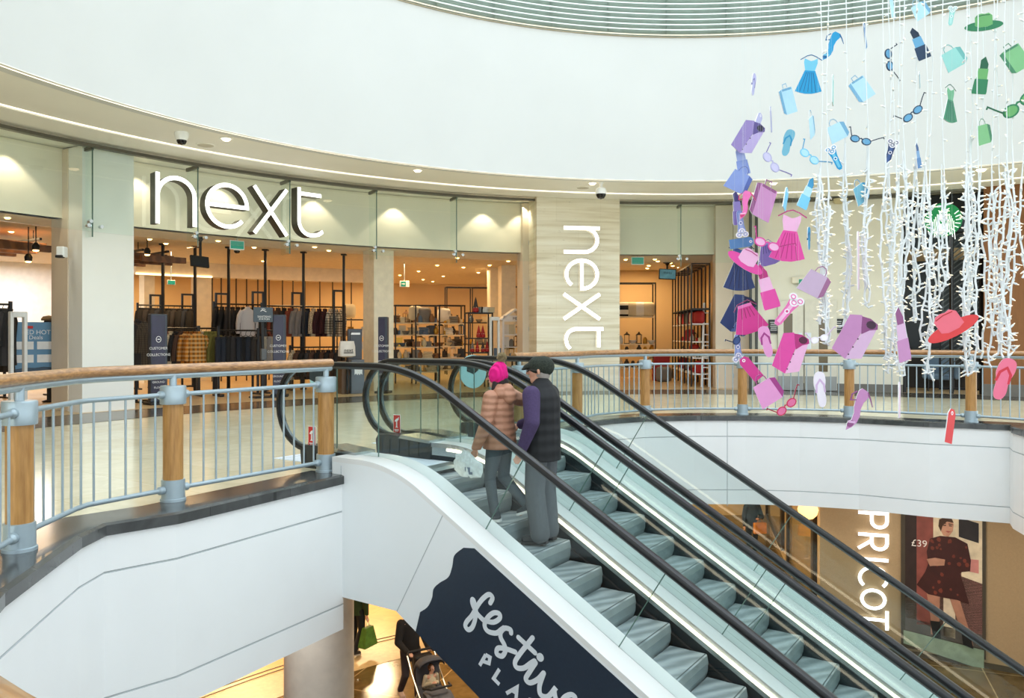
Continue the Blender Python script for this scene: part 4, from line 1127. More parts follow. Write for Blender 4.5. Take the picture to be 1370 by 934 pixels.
# --- garments (local: hangs from z = 0, width along x)
def garment_mesh(kind):
    mb = MB(); hg = MB()
    def ell(w, d, z, cx=0, n=12): return [Vector((cx+w*math.cos(2*PI*k/n)*(1+.05*math.sin(5*k)), d*math.sin(2*PI*k/n)*(1+.22*math.cos(3*k)), z)) for k in range(n)]
    hg.tube([(0, 0, .09), (.025, 0, .1), (.03, 0, .075), (0, 0, .05), (0, 0, 0)], .006, 6)
    hg.tube([(-.19, 0, -.085), (0, 0, -.01), (.19, 0, -.085)], .008, 6)
    if kind == 'shirt' or kind == 'coat':
        L = .74 if kind == 'shirt' else 1.02; t = 1 if kind == 'shirt' else 1.45
        mb.loft([ell(.06, .045*t, -.0), ell(.10, .05*t, -.03), ell(.20, .055*t, -.075), ell(.225, .07*t, -.16), ell(.215, .08*t, -.35), ell(.22, .085*t, -L+.1), ell(.235, .09*t, -L)], 0, sm=True)
        for s in (-1, 1):
            mb.tube([(s*.17, 0, -.085), (s*.235, 0, -.2), (s*.27, .015, -.4), (s*.265, .03, -.66)], [.06*t, .062*t, .055*t, .05*t], 8, 0)
        mb.loft([ell(.062, .05*t, -.025), ell(.075, .062*t, .0), ell(.06, .05*t, .03), ell(.045, .04*t, .0)], 0, sm=True)
    elif kind == 'trousers':
        for s in (-1, 1):
            mb.loft([ell(.09, .05, -.05, s*.085), ell(.095, .06, -.3, s*.09), ell(.085, .055, -.7, s*.1), ell(.08, .05, -.98, s*.105)], 0, sm=True)
        mb.box((0, 0, -.09), (.34, .1, .09), bev=.03)
    return mb, hg
GM = {}
FABR = {'black': mat('black_cloth', (22, 20, 20), .85), 'charcoal': mat('charcoal_cloth', (44, 40, 40), .85), 'navy': mat('navy_cloth', (28, 34, 46), .85), 'olive': mat('olive_cloth', (112, 106, 48), .85),
        'white striped': wavemat('striped_shirt', (176, 170, 170), (206, 200, 200), 18, 0, .8, band='X'), 'mustard plaid': plaid('mustard_plaid', (190, 116, 30), (60, 36, 20), 3.2, (226, 190, 130)), 'maroon plaid': plaid('maroon_plaid', (74, 28, 32), (30, 16, 20), 9),
        'black and white check': plaid('check_cloth', (222, 210, 190), (30, 26, 26), 4.5), 'grey': mat('grey_cloth', (134, 126, 122), .85), 'cream patterned': mat('cream_cloth', (196, 176, 146), .85, noise=(40, .3)), 'brown': mat('brown_cloth', (72, 48, 34), .85),
        'brown check': plaid('brown_check', (92, 80, 66), (50, 40, 34), 8), 'blue grey': mat('bluegrey_cloth', (92, 98, 112), .85), 'rust': mat('rust_cloth', (120, 52, 30), .85), 'light trouser': mat('pale_cloth', (160, 148, 130), .85)}
def garment(kind, col, M, label, group):
    key = (kind, col)
    if key not in GM:
        mb, hg = garment_mesh(kind)
        a = mb.build(kind if kind != 'shirt' else 'hanging_shirt', [FABR[col]]); b = hg.build('hanger', [BLACK], a); GM[key] = (a, b)
        o = a
    else:
        a, b = GM[key]; o = a.copy(); COL.objects.link(o); c = b.copy(); COL.objects.link(c); c.parent = o
    o.location = M.translation; o.rotation_euler = M.to_euler()
    tag(o, label, 'coat' if kind == 'coat' else kind, group)
    return o
def rail(x0, x1, R, z, label, h_frame=None, uprights=True):
    a = pol(x0, R); b = pol(x1, R); c = (a+b)/2; w = (b-a).length; rz = math.atan2(b.y-a.y, b.x-a.x); fr = frame((c.x, c.y, 0), rz)
    t = thing('clothes_rail', label, 'clothes rail', (c.x, c.y, 0))
    mb = MB(); mb.cyl(fr @ Vector((-w/2, 0, z+.1)), fr @ Vector((w/2, 0, z+.1)), .02, 8); mb.build('hanging_bar', [BLACK], t)
    for s in (-1, 1):
        mb = MB(); mb.box((s*w/2, 0, (z+.16)/2), (.05, .05, z+.16), M=fr); mb.box((s*w/2, 0, .02), (.08, .5, .04), M=fr); mb.build('upright', [BLACK], t)
    return fr, w
def fill(fr, w, z, items, group, where, turn=62, kind='shirt', jit=8):
    n = len(items)
    for i, c in enumerate(items):
        k, col = c if isinstance(c, tuple) else (kind, c)
        x = -w/2+w*(i+.5)/n
        M = fr @ Matrix.Translation((x, 0, z)) @ Matrix.Rotation(R_(turn+random.uniform(-jit, jit)), 4, 'Z')
        garment(k, col, M, '%s %s, %s from the left on the %s' % (col, {'shirt': 'shirt', 'coat': 'long jacket', 'trousers': 'pair of trousers'}[k], nth(i), where), group)
Z2 = 2.14; Z1 = 1.5
fr, w = rail(184, 258, 20.2, Z2, 'black clothes rail at the back of the left shop bay, dark jackets on it')
fill(fr, w, Z2, [('coat', c) for c in ['black', 'charcoal', 'black', 'navy', 'black', 'black', 'charcoal', 'black', 'navy', 'black']], 'dark jackets on the back rail', 'back rail')
fr, w = rail(286, 350, 18.0, Z2, 'tall black clothes rail holding black jackets and a pale striped shirt')
fill(fr, w, Z2, ['black', 'black', 'charcoal', 'black', 'black', 'black', 'charcoal', 'black', 'black'], 'black shirts on the middle rail', 'tall middle rail', 66)
garment('shirt', 'white striped', fr @ Matrix.Translation((.12, -.34, Z2)) @ Matrix.Rotation(R_(12), 4, 'Z'), 'pale striped shirt facing out on the tall middle rail', None)
fr, w = rail(352, 461, 18.0, Z2-.02, 'tall black clothes rail holding checked shirts at right')
fill(fr, w, Z2, ['brown', 'rust', 'brown', 'black', 'rust', 'grey', 'grey', 'navy', 'cream patterned', 'maroon plaid', 'maroon plaid', 'black and white check', 'black and white check', 'black and white check'], 'shirts on the right rail', 'tall right rail', 48)
fr, w = rail(204, 264, 16.9, Z1, 'low black clothes rail holding the mustard plaid shirts')
fill(fr, w, Z1, ['maroon plaid', 'brown', 'rust', 'cream patterned', 'black', 'brown', 'mustard plaid', 'mustard plaid', 'mustard plaid'], 'shirts on the low left rail', 'low left rail', 40)
garment('shirt', 'mustard plaid', fr @ Matrix.Translation((w*.36, -.36, Z1)) @ Matrix.Rotation(R_(8), 4, 'Z'), 'mustard plaid shirt facing out at the front of the low left rail', None)
fr, w = rail(266, 292, 16.7, Z1, 'short black clothes rail holding olive jackets')
fill(fr, w, Z1, ['cream patterned', 'olive', 'olive', 'olive'], 'olive jackets on the short rail', 'short rail', 35)
fr, w = rail(292, 345, 16.3, Z1-.05, 'low black clothes rail holding dark trousers')
fill(fr, w, Z1-.05, [('trousers', c) for c in ['navy', 'navy', 'black', 'charcoal', 'navy', 'black', 'navy', 'charcoal']], 'dark trousers on the low rail', 'low middle rail', 30, 'trousers')
fr, w = rail(355, 372, 16.6, Z1-.05, 'narrow clothes rail holding pale trousers behind the navy totem')
fill(fr, w, Z1-.05, [('trousers', 'light trouser'), ('trousers', 'grey'), ('trousers', 'light trouser')], 'pale trousers', 'narrow rail', 30, 'trousers')
fr, w = rail(388, 456, 17.3, 1.02, 'low black clothes rail under the checked shirts')
fill(fr, w, 1.02, ['cream patterned', 'brown', 'black', 'charcoal', 'brown', 'black', 'brown', 'black', 'brown', 'charcoal'], 'dark shirts on the lowest rail', 'lowest right rail', 50)
fr, w = rail(182, 200, 15.9, 1.62, 'short clothes rail beside the white column holding checked coats')
fill(fr, w, 1.72, [('coat', 'charcoal'), ('coat', 'brown check'), ('coat', 'brown check')], 'checked coats by the column', 'short rail beside the white column', 30)
fr, w = rail(6, 66, 19.5, 1.62, 'black clothes rail behind the blue poster stand, dark coats on it')
fill(fr, w, 1.62, [('coat', c) for c in ['black', 'charcoal', 'black', 'black', 'charcoal', 'black', 'black', 'black']], 'dark coats at far left', 'rail behind the blue poster', 55)
fr, w = rail(-14, 14, 15.6, 1.9, 'clothes rail at the left edge, black coats on it')
fill(fr, w, 1.9, [('coat', c) for c in ['black', 'black', 'charcoal', 'black']], 'black coats at the left edge', 'rail at the left edge', 50)
# --- ceiling-high poles
for i, x in enumerate((218, 261, 306, 355, 406, 460)):
    q = pol(x, 17.4 if i > 1 else 17.8); mb = MB(); mb.box((q.x, q.y, ZC/2), (.06, .06, ZC)); mb.box((q.x, q.y, .02), (.14, .14, .04)); mb.box((q.x, q.y, ZC-.02), (.14, .14, .04))
    o = mb.build('support_pole', [BLACK], None, (q.x, q.y, 0)); tag(o, 'black floor-to-ceiling pole in the clothes department, %s from the left' % nth(i), 'pole', 'clothes department poles')
# --- tall black frames over the rails
for i, (x, y0, y1, wpx, R) in enumerate(((208, 394, 450, 13, 20.4), (251, 393, 452, 14, 20.4), (297, 392, 470, 16, 18.3), (345, 390, 470, 14, 18.3), (397, 391, 470, 12, 18.4), (453, 388, 510, 13, 17.2))):
    fr = spot(x, R); z1 = zat(x, y0, R); z0 = 0.0; w = wpx*fr.translation.y/F
    mb = MB()
    for s in (-1, 1): mb.box((s*w/2, 0, (z0+z1)/2), (.05, .05, z1-z0), M=fr)
    mb.box((0, 0, z1-.025), (w, .05, .05), M=fr); mb.box((0, 0, zat(x, min(y1, 430), R)), (w, .05, .04), M=fr); mb.box((0, 0, .02), (w+.05, .3, .04), M=fr)
    o = mb.build('display_stand', [BLACK], None, (fr.translation.x, fr.translation.y, 0)); tag(o, 'narrow black display stand rising above the clothes rails, %s from the left' % nth(i), 'stand', 'display stands')
# --- navy totems
def totem(x, y0, wpx, R, label, turn=0):
    fr = spot(x, R) @ Matrix.Rotation(turn, 4, 'Z'); z1 = zat(x, y0, R); w = wpx*fr.translation.y/F
    t = thing('totem_sign', label, 'totem sign', fr.translation)
    mb = MB(); mb.box((0, 0, z1/2+.03), (w, .14, z1-.06), M=fr, bev=.02); mb.build('casing', [mat('slate_casing', (58, 66, 78), .4)], t)
    mb = MB(); mb.box((-.02, -.072, z1/2+.06), (w-.07, .01, z1-.2), M=fr); pn = mb.build('panel', [mat('navy_totem_panel', (40, 36, 66), .3, noise=(3, .2))], t)
    mb = MB()
    for s, z, h in (('CUSTOMER', .62, .075), ('COLLECTIONS', .55, .075), ('WOMENS', .42, .06), ('CASH DESK', .36, .06), ('GROUND', .25, .06), ('FLOOR', .19, .06)):
        v, f = text(s, h); mb.add(v, f, 0, fr @ Matrix.Translation((-.02, -.08, z1*z)))
    mb.stroke(arc(0, 0, .05, 0, 360, 20, .06)[:-1], .012, fr @ Matrix.Translation((-.02, -.082, z1*.72)), .003, closed=True)
    mb.box((-.02, -.082, z1*.72), (.05, .003, .02), M=fr)
    mb.build('lettering', [WHT], pn)
    mb = MB(); mb.box((0, 0, .03), (w+.1, .36, .06), M=fr, bev=.01); mb.build('base', [BLKM], t)
totem(211, 420, 23, 15.1, 'navy totem sign just right of the white column, lettering in white')
totem(374, 421, 17, 15.3, 'navy totem sign right of the hand sanitiser board', R_(-28))
totem(513, 424, 13, 15.0, 'slim navy totem sign in front of the inner shop column', R_(-40))
# --- sanitiser station
fr = spot(352, 15.2); z1 = zat(352, 411, 15.2); zl = zat(352, 431, 15.2)
t = thing('sanitiser_station', 'grey sanitising station board on a black post', 'sanitiser stand', fr.translation)
mb = MB(); mb.box((0, 0, (z1+zl)/2), (.46, .03, z1-zl), M=fr, bev=.006); b = mb.build('board', [mat('slate_board', (74, 86, 96), .5)], t)
mb = MB()
for s, z in (('SANITISING', .36), ('STATION', .2)): v, f = text(s, .062); mb.add(v, f, 0, fr @ Matrix.Translation((.02, -.02, zl+(z1-zl)*z)))
mb.stroke([(-.07, .0), (-.02, .03), (.03, .01), (.07, -.01)], .014, fr @ Matrix.Translation((0, -.02, zl+(z1-zl)*.72)), .003); mb.stroke([(-.05, .05), (.0, .06), (.05, .04)], .012, fr @ Matrix.Translation((0, -.02, zl+(z1-zl)*.72)), .003)
mb.build('lettering', [WHT], b)
mb = MB(); mb.box((0, .03, zl/2), (.06, .04, zl+.2), M=fr); mb.build('post', [BLACK], t)
mb = MB(); mb.box((0, .03, .02), (.5, .4, .035), M=fr, bev=.01); mb.build('base', [BLACK], t)
mb = MB(); mb.box((0, -.02, 1.0), (.13, .1, .26), M=fr, bev=.02); mb.build('dispenser', [mat('dispenser_grey', (90, 94, 98), .4)], t)
# --- grey kiosk and bag
fr = spot(474, 15.3); z1 = zat(474, 440, 15.3)
t = thing('kiosk', 'slate grey kiosk beside the hanging white shop bag', 'kiosk', fr.translation)
KG = mat('kiosk_slate', (98, 104, 112), .5)
mb = MB(); mb.box((.02, 0, .42), (.34, .4, .84), M=fr, bev=.02); mb.build('base_cabinet', [KG], t)
mb = MB(); mb.box((.04, .08, (.84+z1)/2), (.36, .1, z1-.84), M=fr, bev=.015); h = mb.build('upright_panel', [mat('kiosk_panel', (72, 76, 84), .45)], t)
mb = MB(); mb.box((.04, .025, z1-.12), (.24, .012, .05), M=fr); mb.build('white_lettering', [WHT], h)
mb = MB(); mb.prism([(-.1, -.13), (-.06, -.1), (-.03, -.14), (0, -.1), (.03, -.14), (.06, -.1), (.1, -.13), (.1, .1), (.06, .13), (.03, .1), (0, .13), (-.03, .1), (-.06, .13), (-.1, .1)], fr @ Matrix.Translation((.03, -.206, .6)), .004); mb.build('white_emblem', [WHT], t)
mb = MB(); mb.box((-.28, .02, .4), (.2, .34, .8), M=fr, bev=.02); mb.build('brown_side_unit', [mat('brown_laminate', (92, 66, 48), .5)], t)
fr = spot(464, 15.0); z = zat(464, 467, 15)
t = thing('carrier_bag', 'white shop bag with dark next lettering hanging beside the kiosk', 'bag', fr @ Vector((0, 0, z)))
M = fr @ Matrix.Translation((0, 0, z))
mb = MB(); ring = lambda w, d, zz: [Vector(M @ Vector((x*w, y*d, zz))) for x, y in ((-1, -.6), (-.8, -1), (.8, -1), (1, -.6), (1, .6), (.8, 1), (-.8, 1), (-1, .6))]
mb.loft([ring(.1, .05, -.2), ring(.2, .1, -.17), ring(.19, .1, .05), ring(.17, .05, .19)], sm=True); mb.build('bag_body', [mat('white_bag', (214, 206, 196), .6)], t)
mb = MB(); v, f = text('next', .13); mb.add(v, f, 0, M @ Matrix.Translation((0, -.115, -.03)))
mb.box((0, -.113, -.09), (.24, .003, .02), M=M); mb.build('lettering', [BLKM], t)
mb = MB(); mb.tube([M @ Vector(k) for k in ((.08, .0, .18), (.1, .05, .3), (.16, .12, .42))], .012, 6); mb.build('strap', [BLKM], t)
mb = MB(); mb.cyl(M @ Vector((.05, .1, -z)), M @ Vector((.05, .1, -.18)), .03, 8); mb.build('stand_post', [BLACK], t)
# --- security pedestals
def pedestal(x0, x1, y0, R, label):
    a = spot((x0+x1)/2, R); z1 = zat((x0+x1)/2, y0, R); w = (x1-x0)*a.translation.y/F
    t = thing('security_gate', label, 'security gate', a.translation)
    PL = mat('pale_gate_plastic', (206, 204, 200), .4)
    for s in (-1, 1):
        mb = MB(); mb.box((s*w/2, 0, z1/2), (.06, .09, z1), M=a, bev=.015); mb.build('upright', [PL], t)
    mb = MB(); mb.box((0, 0, z1-.05), (w+.05, .09, .1), M=a, bev=.015); mb.build('top_bar', [PL], t)
    for z in (.72, .62):
        mb = MB(); mb.box((0, 0, z), (w, .05, .03), M=a); mb.build('cross_bar', [PL], t)
    mb = MB(); mb.box((0, 0, .03), (w+.12, .2, .06), M=a, bev=.01); mb.build('foot', [STEEL], t)
pedestal(15, 33, 417, 14.7, 'pale security gate in front of the blue poster stand at left')
pedestal(656, 667, 424, 15.2, 'pale security gate beside the black gnome shelf')
# --- blue poster stand
fr = spot(46, 15.8) @ Matrix.Rotation(R_(-8), 4, 'Z'); zt = zat(46, 431, 15.8); zb_ = zat(46, 500, 15.8)
t = thing('poster_stand', 'blue hot deals poster board on an easel at far left', 'poster stand', fr.translation)
M = fr @ Matrix.Translation((0, 0, 0)); w = 56*fr.translation.y/F
mb = MB(); mb.box((0, 0, (zt+zb_)/2), (w, .03, zt-zb_), M=M); bd = mb.build('board', [mat('blue_poster', (104, 150, 186), .45, noise=(2, .08))], t)
mb = MB()
for i in range(4):
    mb = MB(); mb.box((-.17+.36*(i % 2)+.0, -.02, zb_+(.62 if i < 2 else .32)*(zt-zb_)*.85+.02), (.3, .006, .15), M=M); o = mb.build('voucher', [WHT], bd)
mb = MB()
for s, z, h, dx in (('RED', .80, .12, -.12), ('Deals', .70, .11, 0.02)): v, f = text(s, h); mb.add(v, f, 0, M @ Matrix.Translation((dx, -.022, zb_+(zt-zb_)*z)))
v, f = text('HOT', .12); mb.add(v, f, 0, M @ Matrix.Translation((.15, -.022, zb_+(zt-zb_)*.80)))
mb.build('lettering', [WHT], bd)
mb = MB(); mb.box((-.08, -.02, zb_+(zt-zb_)*.9), (.1, .004, .05), M=M); mb.build('red_logo', [RED], bd)
mb = MB(); mb.prism([(-w/2, 0), (-w*.2, .04), (0, .03), (w*.2, .05), (w/2, .02), (w/2, -.05), (-w/2, -.05)], M @ Matrix.Translation((0, -.022, zb_+.08)), .004); mb.build('dark_strip', [mat('slate_strip', (64, 84, 104), .5)], bd)
for s in (-1, 1):
    mb = MB(); mb.bar(M @ Vector((s*w*.42, .02, zb_+.3)), M @ Vector((s*w*.5, -.1 if s < 0 else .0, 0)), .04, .04); mb.build('leg', [BLACK], t)
mb = MB(); mb.bar(M @ Vector((0, .05, zb_+.7)), M @ Vector((0, .6, 0)), .04, .04); mb.build('leg', [BLACK], t)
# --- capped mannequin
fr = spot(66, 17.5); zt = zat(62, 446, 17.5)
t = thing('mannequin', 'dark mannequin in a flat cap behind the blue poster', 'mannequin', fr.translation)
mb = MB(); mb.lathe([(.1, .0), (.16, .03), (.05, .06), (.05, .8), (.17, .85), (.21, 1.15), (.24, 1.4), (.2, 1.48), (.07, 1.54), (.06, 1.58)], (0, 0, 0), 18, M=fr, sy=.62); mb.build('torso', [FABR['black']], t)
hz = 1.5
mb = MB(); mb.lathe([(.05, 1.54), (.09, 1.6), (.105, 1.7), (.09, 1.78), (0, 1.83)], (0, 0, 0), 16, M=fr, sy=1.15); mb.build('head', [BLKM], t)
mb = MB(); mb.lathe([(.14, 1.75), (.15, 1.78), (.11, 1.84), (0, 1.86)], (-.02, -.03, 0), 16, M=fr, sy=1.1); mb.build('flat_cap', [mat('olive_brown_cap', (104, 90, 66), .8)], t)
for s in (-1, 1):
    mb = MB(); mb.tube([fr @ Vector(k) for k in ((s*.22, 0, 1.42), (s*.29, 0, 1.15), (s*.28, -.06, .86))], [.075, .06, .05], 8); mb.build('sleeve', [FABR['black']], t)
# --- slatted timber ceiling raft
for i, (x0, x1, R) in enumerate(((-30, 74, 17.2), (181, 236, 17.6))):
    a = spot((x0+x1)/2, R, 3.25); w = (x1-x0)*a.translation.y/F
    t = thing('slatted_ceiling_raft', ('wide timber slat ceiling raft at the far left' if i == 0 else 'small timber slat ceiling raft right of the white column'), 'ceiling raft', a.translation)
    mb = MB()
    for k in range(14): mb.box((random.uniform(-.2, .2), k*.26, (k % 3)*.05), (w+random.uniform(-.2, .2), .12, .14), M=a)
    mb.build('slats', [wavemat('walnut_slats', (118, 76, 40), (92, 58, 30), 2, 3, .5, stretch=(1, 4, 4))], t)
    mb = MB()
    for s in (-.3, .3): mb.box((w*s, 1.7, .2), (.05, 3.4, .05), M=a)
    for s in (-.3, .3):
        for y in (.3, 3.1): mb.cyl(a @ Vector((w*s, y, .2)), a @ Vector((w*s, y, .4)), .012, 6)
    mb.build('carrier_bar', [BLACK], t)
for i, (x, y, R) in enumerate(((48, 334, 16.8), (38, 349, 17), (197, 340, 17))):
    q = pol(x, R); z = P(x, y, q.y).z
    t = thing('spot_lamp', ('glowing amber spot lamp under the timber raft, upper of the two at far left', 'glowing amber spot lamp under the timber raft, lower of the two at far left', 'glowing amber spot lamp under the small timber raft')[i], 'lamp', (q.x, q.y, z))
    mb = MB(); mb.lathe([(0, -.04), (.05, -.03), (.06, 0)], (q.x, q.y, z), 14); mb.build('bulb', [WARML], t)
    mb = MB(); mb.lathe([(.065, -.01), (.075, .08), (.04, .14), (.012, .15), (.012, max(.16, ZC-z))], (q.x, q.y, z), 12); mb.build('holder', [BLACK], t)
# --- white far room at the left
seg('wall_shop_left_far', -80, 73, 26, 0, ZC, mat('white_far_room', (238, 236, 232), .6))
# partition screens behind the rails
BG = mat('bronze_frame', (70, 52, 32), .4, .4)
fr = spot(370, 22)
mb = MB(); xs = [284, 296, 306, 316, 330, 345, 360, 378, 392, 408, 428, 445, 470, 490]
for x in xs: q = pol(x, 22.5); mb.box((q.x, q.y, 1.62), (.035, .035, 3.24))
o = struct(mb.build('trim_10', [BG]))
seg('ceiling_bulkhead', 182, 500, 22.3, 3.22, ZC, mat('shop_ceiling_paint', (236, 222, 196), .6), .5)
seg('trim_12', 182, 284, 22.24, 3.2, 3.25, glow('bulkhead_led', (255, 226, 170), 3.0), .04)

# ================================================================== home department
GOODS = {}
def gmesh(kind):
    mb = MB()
    if kind == 'vase': mb.lathe([(.05, 0), (.075, .06), (.07, .14), (.03, .2), (.04, .23)], n=12)
    elif kind == 'jar': mb.lathe([(.055, 0), (.06, .02), (.06, .13), (.045, .15), (.045, .17), (.01, .19)], n=12)
    elif kind == 'bowl': mb.lathe([(.04, 0), (.06, .01), (.1, .07), (.11, .1), (.1, .1), (.05, .02)], n=14)
    elif kind == 'candle': mb.lathe([(.04, 0), (.04, .11), (.006, .11), (.005, .13)], n=10)
    elif kind == 'gift_box': mb.box((0, 0, .07), (.2, .14, .14), bev=.006); mb.box((0, 0, .12), (.21, .15, .045), bev=.004)
    elif kind == 'frame': mb.box((0, .0, .12), (.18, .02, .24)); mb.box((0, -.012, .12), (.12, .006, .18)); mb.box((0, .04, .05), (.02, .1, .015))
    elif kind == 'cushion':
        rings = []
        for y, k in ((-.075, .35), (-.06, .7), (-.025, .95), (0, 1), (.025, .95), (.06, .7), (.075, .35)):
            rings.append([Vector((.21*k*(1 if abs(math.cos(a)) > .99 else 1)*math.copysign(abs(math.cos(a))**.5, math.cos(a)), y, .2+.2*k*math.copysign(abs(math.sin(a))**.5, math.sin(a)))) for a in [2*PI*j/20 for j in range(20)]])
        mb.loft(rings, sm=True)
    elif kind == 'lantern':
        for x in (-.06, .06):
            for y in (-.06, .06): mb.box((x, y, .12), (.014, .014, .24))
        mb.box((0, 0, .01), (.15, .15, .02)); mb.lathe([(.1, .24), (.02, .3), (.02, .33)], n=4)
    elif kind == 'towel_stack':
        for k in range(4): mb.box((.004*(-1)**k, 0, .025+k*.048), (.24, .18, .045), bev=.02)
    return mb
GCOL = {'cream': mat('goods_cream', (212, 196, 160), .6), 'white': mat('goods_white', (226, 220, 208), .5), 'grey': mat('goods_grey', (120, 114, 106), .6), 'dark': mat('goods_dark', (54, 46, 40), .5), 'gold': mat('goods_gold', (190, 140, 50), .3, .7), 'red': mat('goods_red', (170, 30, 30), .6),
        'brown': mat('goods_brown', (128, 90, 54), .6), 'blue': mat('goods_blue', (84, 104, 124), .6), 'black striped': wavemat('striped_cushion', (24, 22, 22), (226, 216, 196), 1.3, 0, .8, band='Z', lo=.48, hi=.52)}
def good(kind, col, M, label, group, sc=1.0):
    key = (kind, col)
    if key not in GOODS:
        o = gmesh(kind).build(kind if kind != 'frame' else 'photo_frame', [GCOL[col]]); GOODS[key] = o
    else: o = GOODS[key].copy(); COL.objects.link(o)
    o.location = M.translation; o.rotation_euler = M.to_euler(); o.scale = (sc, sc, sc)
    return tag(o, label, {'frame': 'photo frame', 'gift_box': 'box', 'towel_stack': 'towels'}.get(kind, kind), group)
def shelves(fr, w, dp, h, levels, label, board, name='shelving_unit', bays=1, back=False):
    t = thing(name, label, 'shelving', fr.translation)
    mb = MB()
    for b in range(bays+1):
        x = -w/2+w*b/bays
        for y in (0, dp): mb.box((x, y, h/2), (.035, .035, h), M=fr)
        mb.box((x, dp/2, h-.018), (.035, dp, .035), M=fr)
    for y in (0, dp): mb.box((0, y, h-.018), (w, .035, .035), M=fr)
    mb.build('frame', [BLACK], t)
    for z in levels:
        mb = MB(); mb.box((0, dp/2, z), (w-.02, dp, .035), M=fr); mb.build('shelf', [board], t)
    return t
BRD = mat('pale_shelf_board', (224, 206, 170), .5); BRB = mat('black_shelf_board', (36, 33, 32), .5)
kinds = ['vase', 'jar', 'bowl', 'candle', 'gift_box', 'frame', 'towel_stack', 'lantern']
cols = ['cream', 'white', 'grey', 'dark', 'brown', 'cream', 'gold', 'blue']
def stock(fr, w, dp, levels, n, where, group, kk=kinds, cc=cols, sc=1.15):
    for li, z in enumerate(levels):
        for i in range(n):
            k = kk[(i*3+li*5+random.randint(0, 2)) % len(kk)]; c = cc[(i*2+li+random.randint(0, 2)) % len(cc)]
            M = fr @ Matrix.Translation((-w/2+w*(i+.5)/n, dp*.4+random.uniform(-.04, .04), z+.018)) @ Matrix.Rotation(random.uniform(-.4, .4), 4, 'Z')
            good(k, c, M, '%s %s, %s along shelf %s of %s' % (c, {'frame': 'photo frame', 'gift_box': 'box', 'towel_stack': 'towel stack'}.get(k, k), nth(i), ('one', 'two', 'three', 'four', 'five', 'six')[len(levels)-1-li]+' from top', where), group, sc)
for (x0, x1, R, where, top) in ((529, 557, 18.6, 'the leftmost home shelving', 378), (556, 588, 18.2, 'the middle home shelving', 404), (588, 622, 19.4, 'the shelving left of gnomes', 400)):
    c = (x0+x1)/2; fr = spot(c, R); w = (x1-x0)*fr.translation.y/F*1.02; h = zat(c, 408, R)
    lv = [.35, .72, 1.08, 1.44, 1.8][:5]
    shelves(fr, w, .45, h, lv, 'black framed shelving with pale boards, %s' % {'the leftmost home shelving': 'next to the inner column', 'the middle home shelving': 'in the middle of the home department', 'the shelving left of gnomes': 'just left of the gnome display'}[where], BRD)
    stock(fr, w, .45, lv, 6, where, 'goods on '+where)
# tall back frame
fr = spot(632, 23.5); shelves(fr, 1.9, .4, zat(632, 384, 23.5), [1.1, 1.9], 'tall open black frame against the back wall of the home department', BRB, bays=2)
stock(fr, 1.9, .4, [1.1, 1.9], 7, 'the tall back frame', 'goods on the tall back frame')
fr = spot(700, 23); shelves(fr, 1.6, .4, zat(700, 383, 23), [1.2, 1.75, 2.0], 'tall black frame on the back wall left of the right door panel', BRB)
# cushions on top
for x, y, R, c in ((559, 418, 18.3, 'cream'), (597, 420, 19.4, 'white'), (470, 415, 19.5, 'cream'), (571, 420, 18.3, 'grey')):
    fr = spot(x, R, 0)
    good('cushion', c, spot(x, R-.0, zat(x, y+11, R)) @ Matrix.Rotation(.2, 4, 'Z') @ Matrix.Translation((0, .15, 0)), '%s cushion standing on top of the shelving %s' % (c, {559: 'in the middle of the home department', 597: 'left of the gnome display', 470: 'seen behind the grey kiosk', 571: 'right beside the cream cushion'}[x]), None, 1.1)
# plinth for the cushion behind the kiosk
fr = spot(476, 19.5); shelves(fr, .9, .45, zat(470, 427, 19.5)-.0, [.5, 1.0, 1.4, zat(470, 427, 19.5)-.02], 'black framed shelving seen behind the grey kiosk', BRD); stock(fr, .9, .45, [.5, 1.0, 1.4], 4, 'the shelving behind the kiosk', 'goods behind the kiosk')
# gnome display
fr = spot(643, 16.2); w = 33*fr.translation.y/F; ht = zat(643, 418, 16.2)
lv = [.25, .62, .95, 1.35, ht-.02]
shelves(fr, w, .4, ht, lv, 'small black shelf unit of red and grey gnomes', BRB, 'gnome_shelf')
def gnome(M, hat, label, s=1.0):
    t = thing('gnome', label, 'ornament', M.translation)
    M = M @ Matrix.Scale(s, 4)
    mb = MB(); mb.lathe([(.06, 0), (.085, .03), (.08, .1), (.05, .16)], n=14, M=M); mb.build('body', [GCOL['red']], t)
    mb = MB(); mb.lathe([(.075, .0), (.07, .06), (.05, .13)], (0, -.03, .03), 12, M=M, sy=.5); mb.build('beard', [WHT], t)
    mb = MB(); mb.lathe([(.075, .13), (.07, .15), (.045, .25), (.02, .36), (0, .42)], n=14, M=M); mb.build('hat', [hat], t)
    mb = MB(); mb.lathe([(0, -.018), (.016, -.008), (.016, .008), (0, .018)], (0, -.07, .13), 8, M=M); mb.build('nose', [mat('gnome_nose', (216, 170, 140), .6)], t)
gnome(fr @ Matrix.Translation((-.1, .15, ht)), GCOL['dark'], 'gnome in a tall dark hat on top of the black shelf unit', 1.05)
for i, (dx, z, hc) in enumerate(((-.02, 1.37, 'red'), (.1, 1.37, 'red'), (-.2, .97, 'grey'), (-.06, .97, 'red'), (.1, .97, 'dark'), (.22, .97, 'red'))):
    gnome(fr @ Matrix.Translation((dx, .12, z)), GCOL[hc], '%s gnome from the left on the %s shelf of the gnome display' % (nth([0, 1, 0, 1, 2, 3][i]), 'upper' if z > 1.1 else 'lower'), .85 if z > 1.1 else .75)
for i in range(3): good('gift_box', ('grey', 'white', 'cream')[i], fr @ Matrix.Translation((.05+.17*i-.05, .22, ht)), '%s box on top of the gnome shelf, %s from the left' % (('grey', 'white', 'cream')[i], nth(i)), None, 1.1)
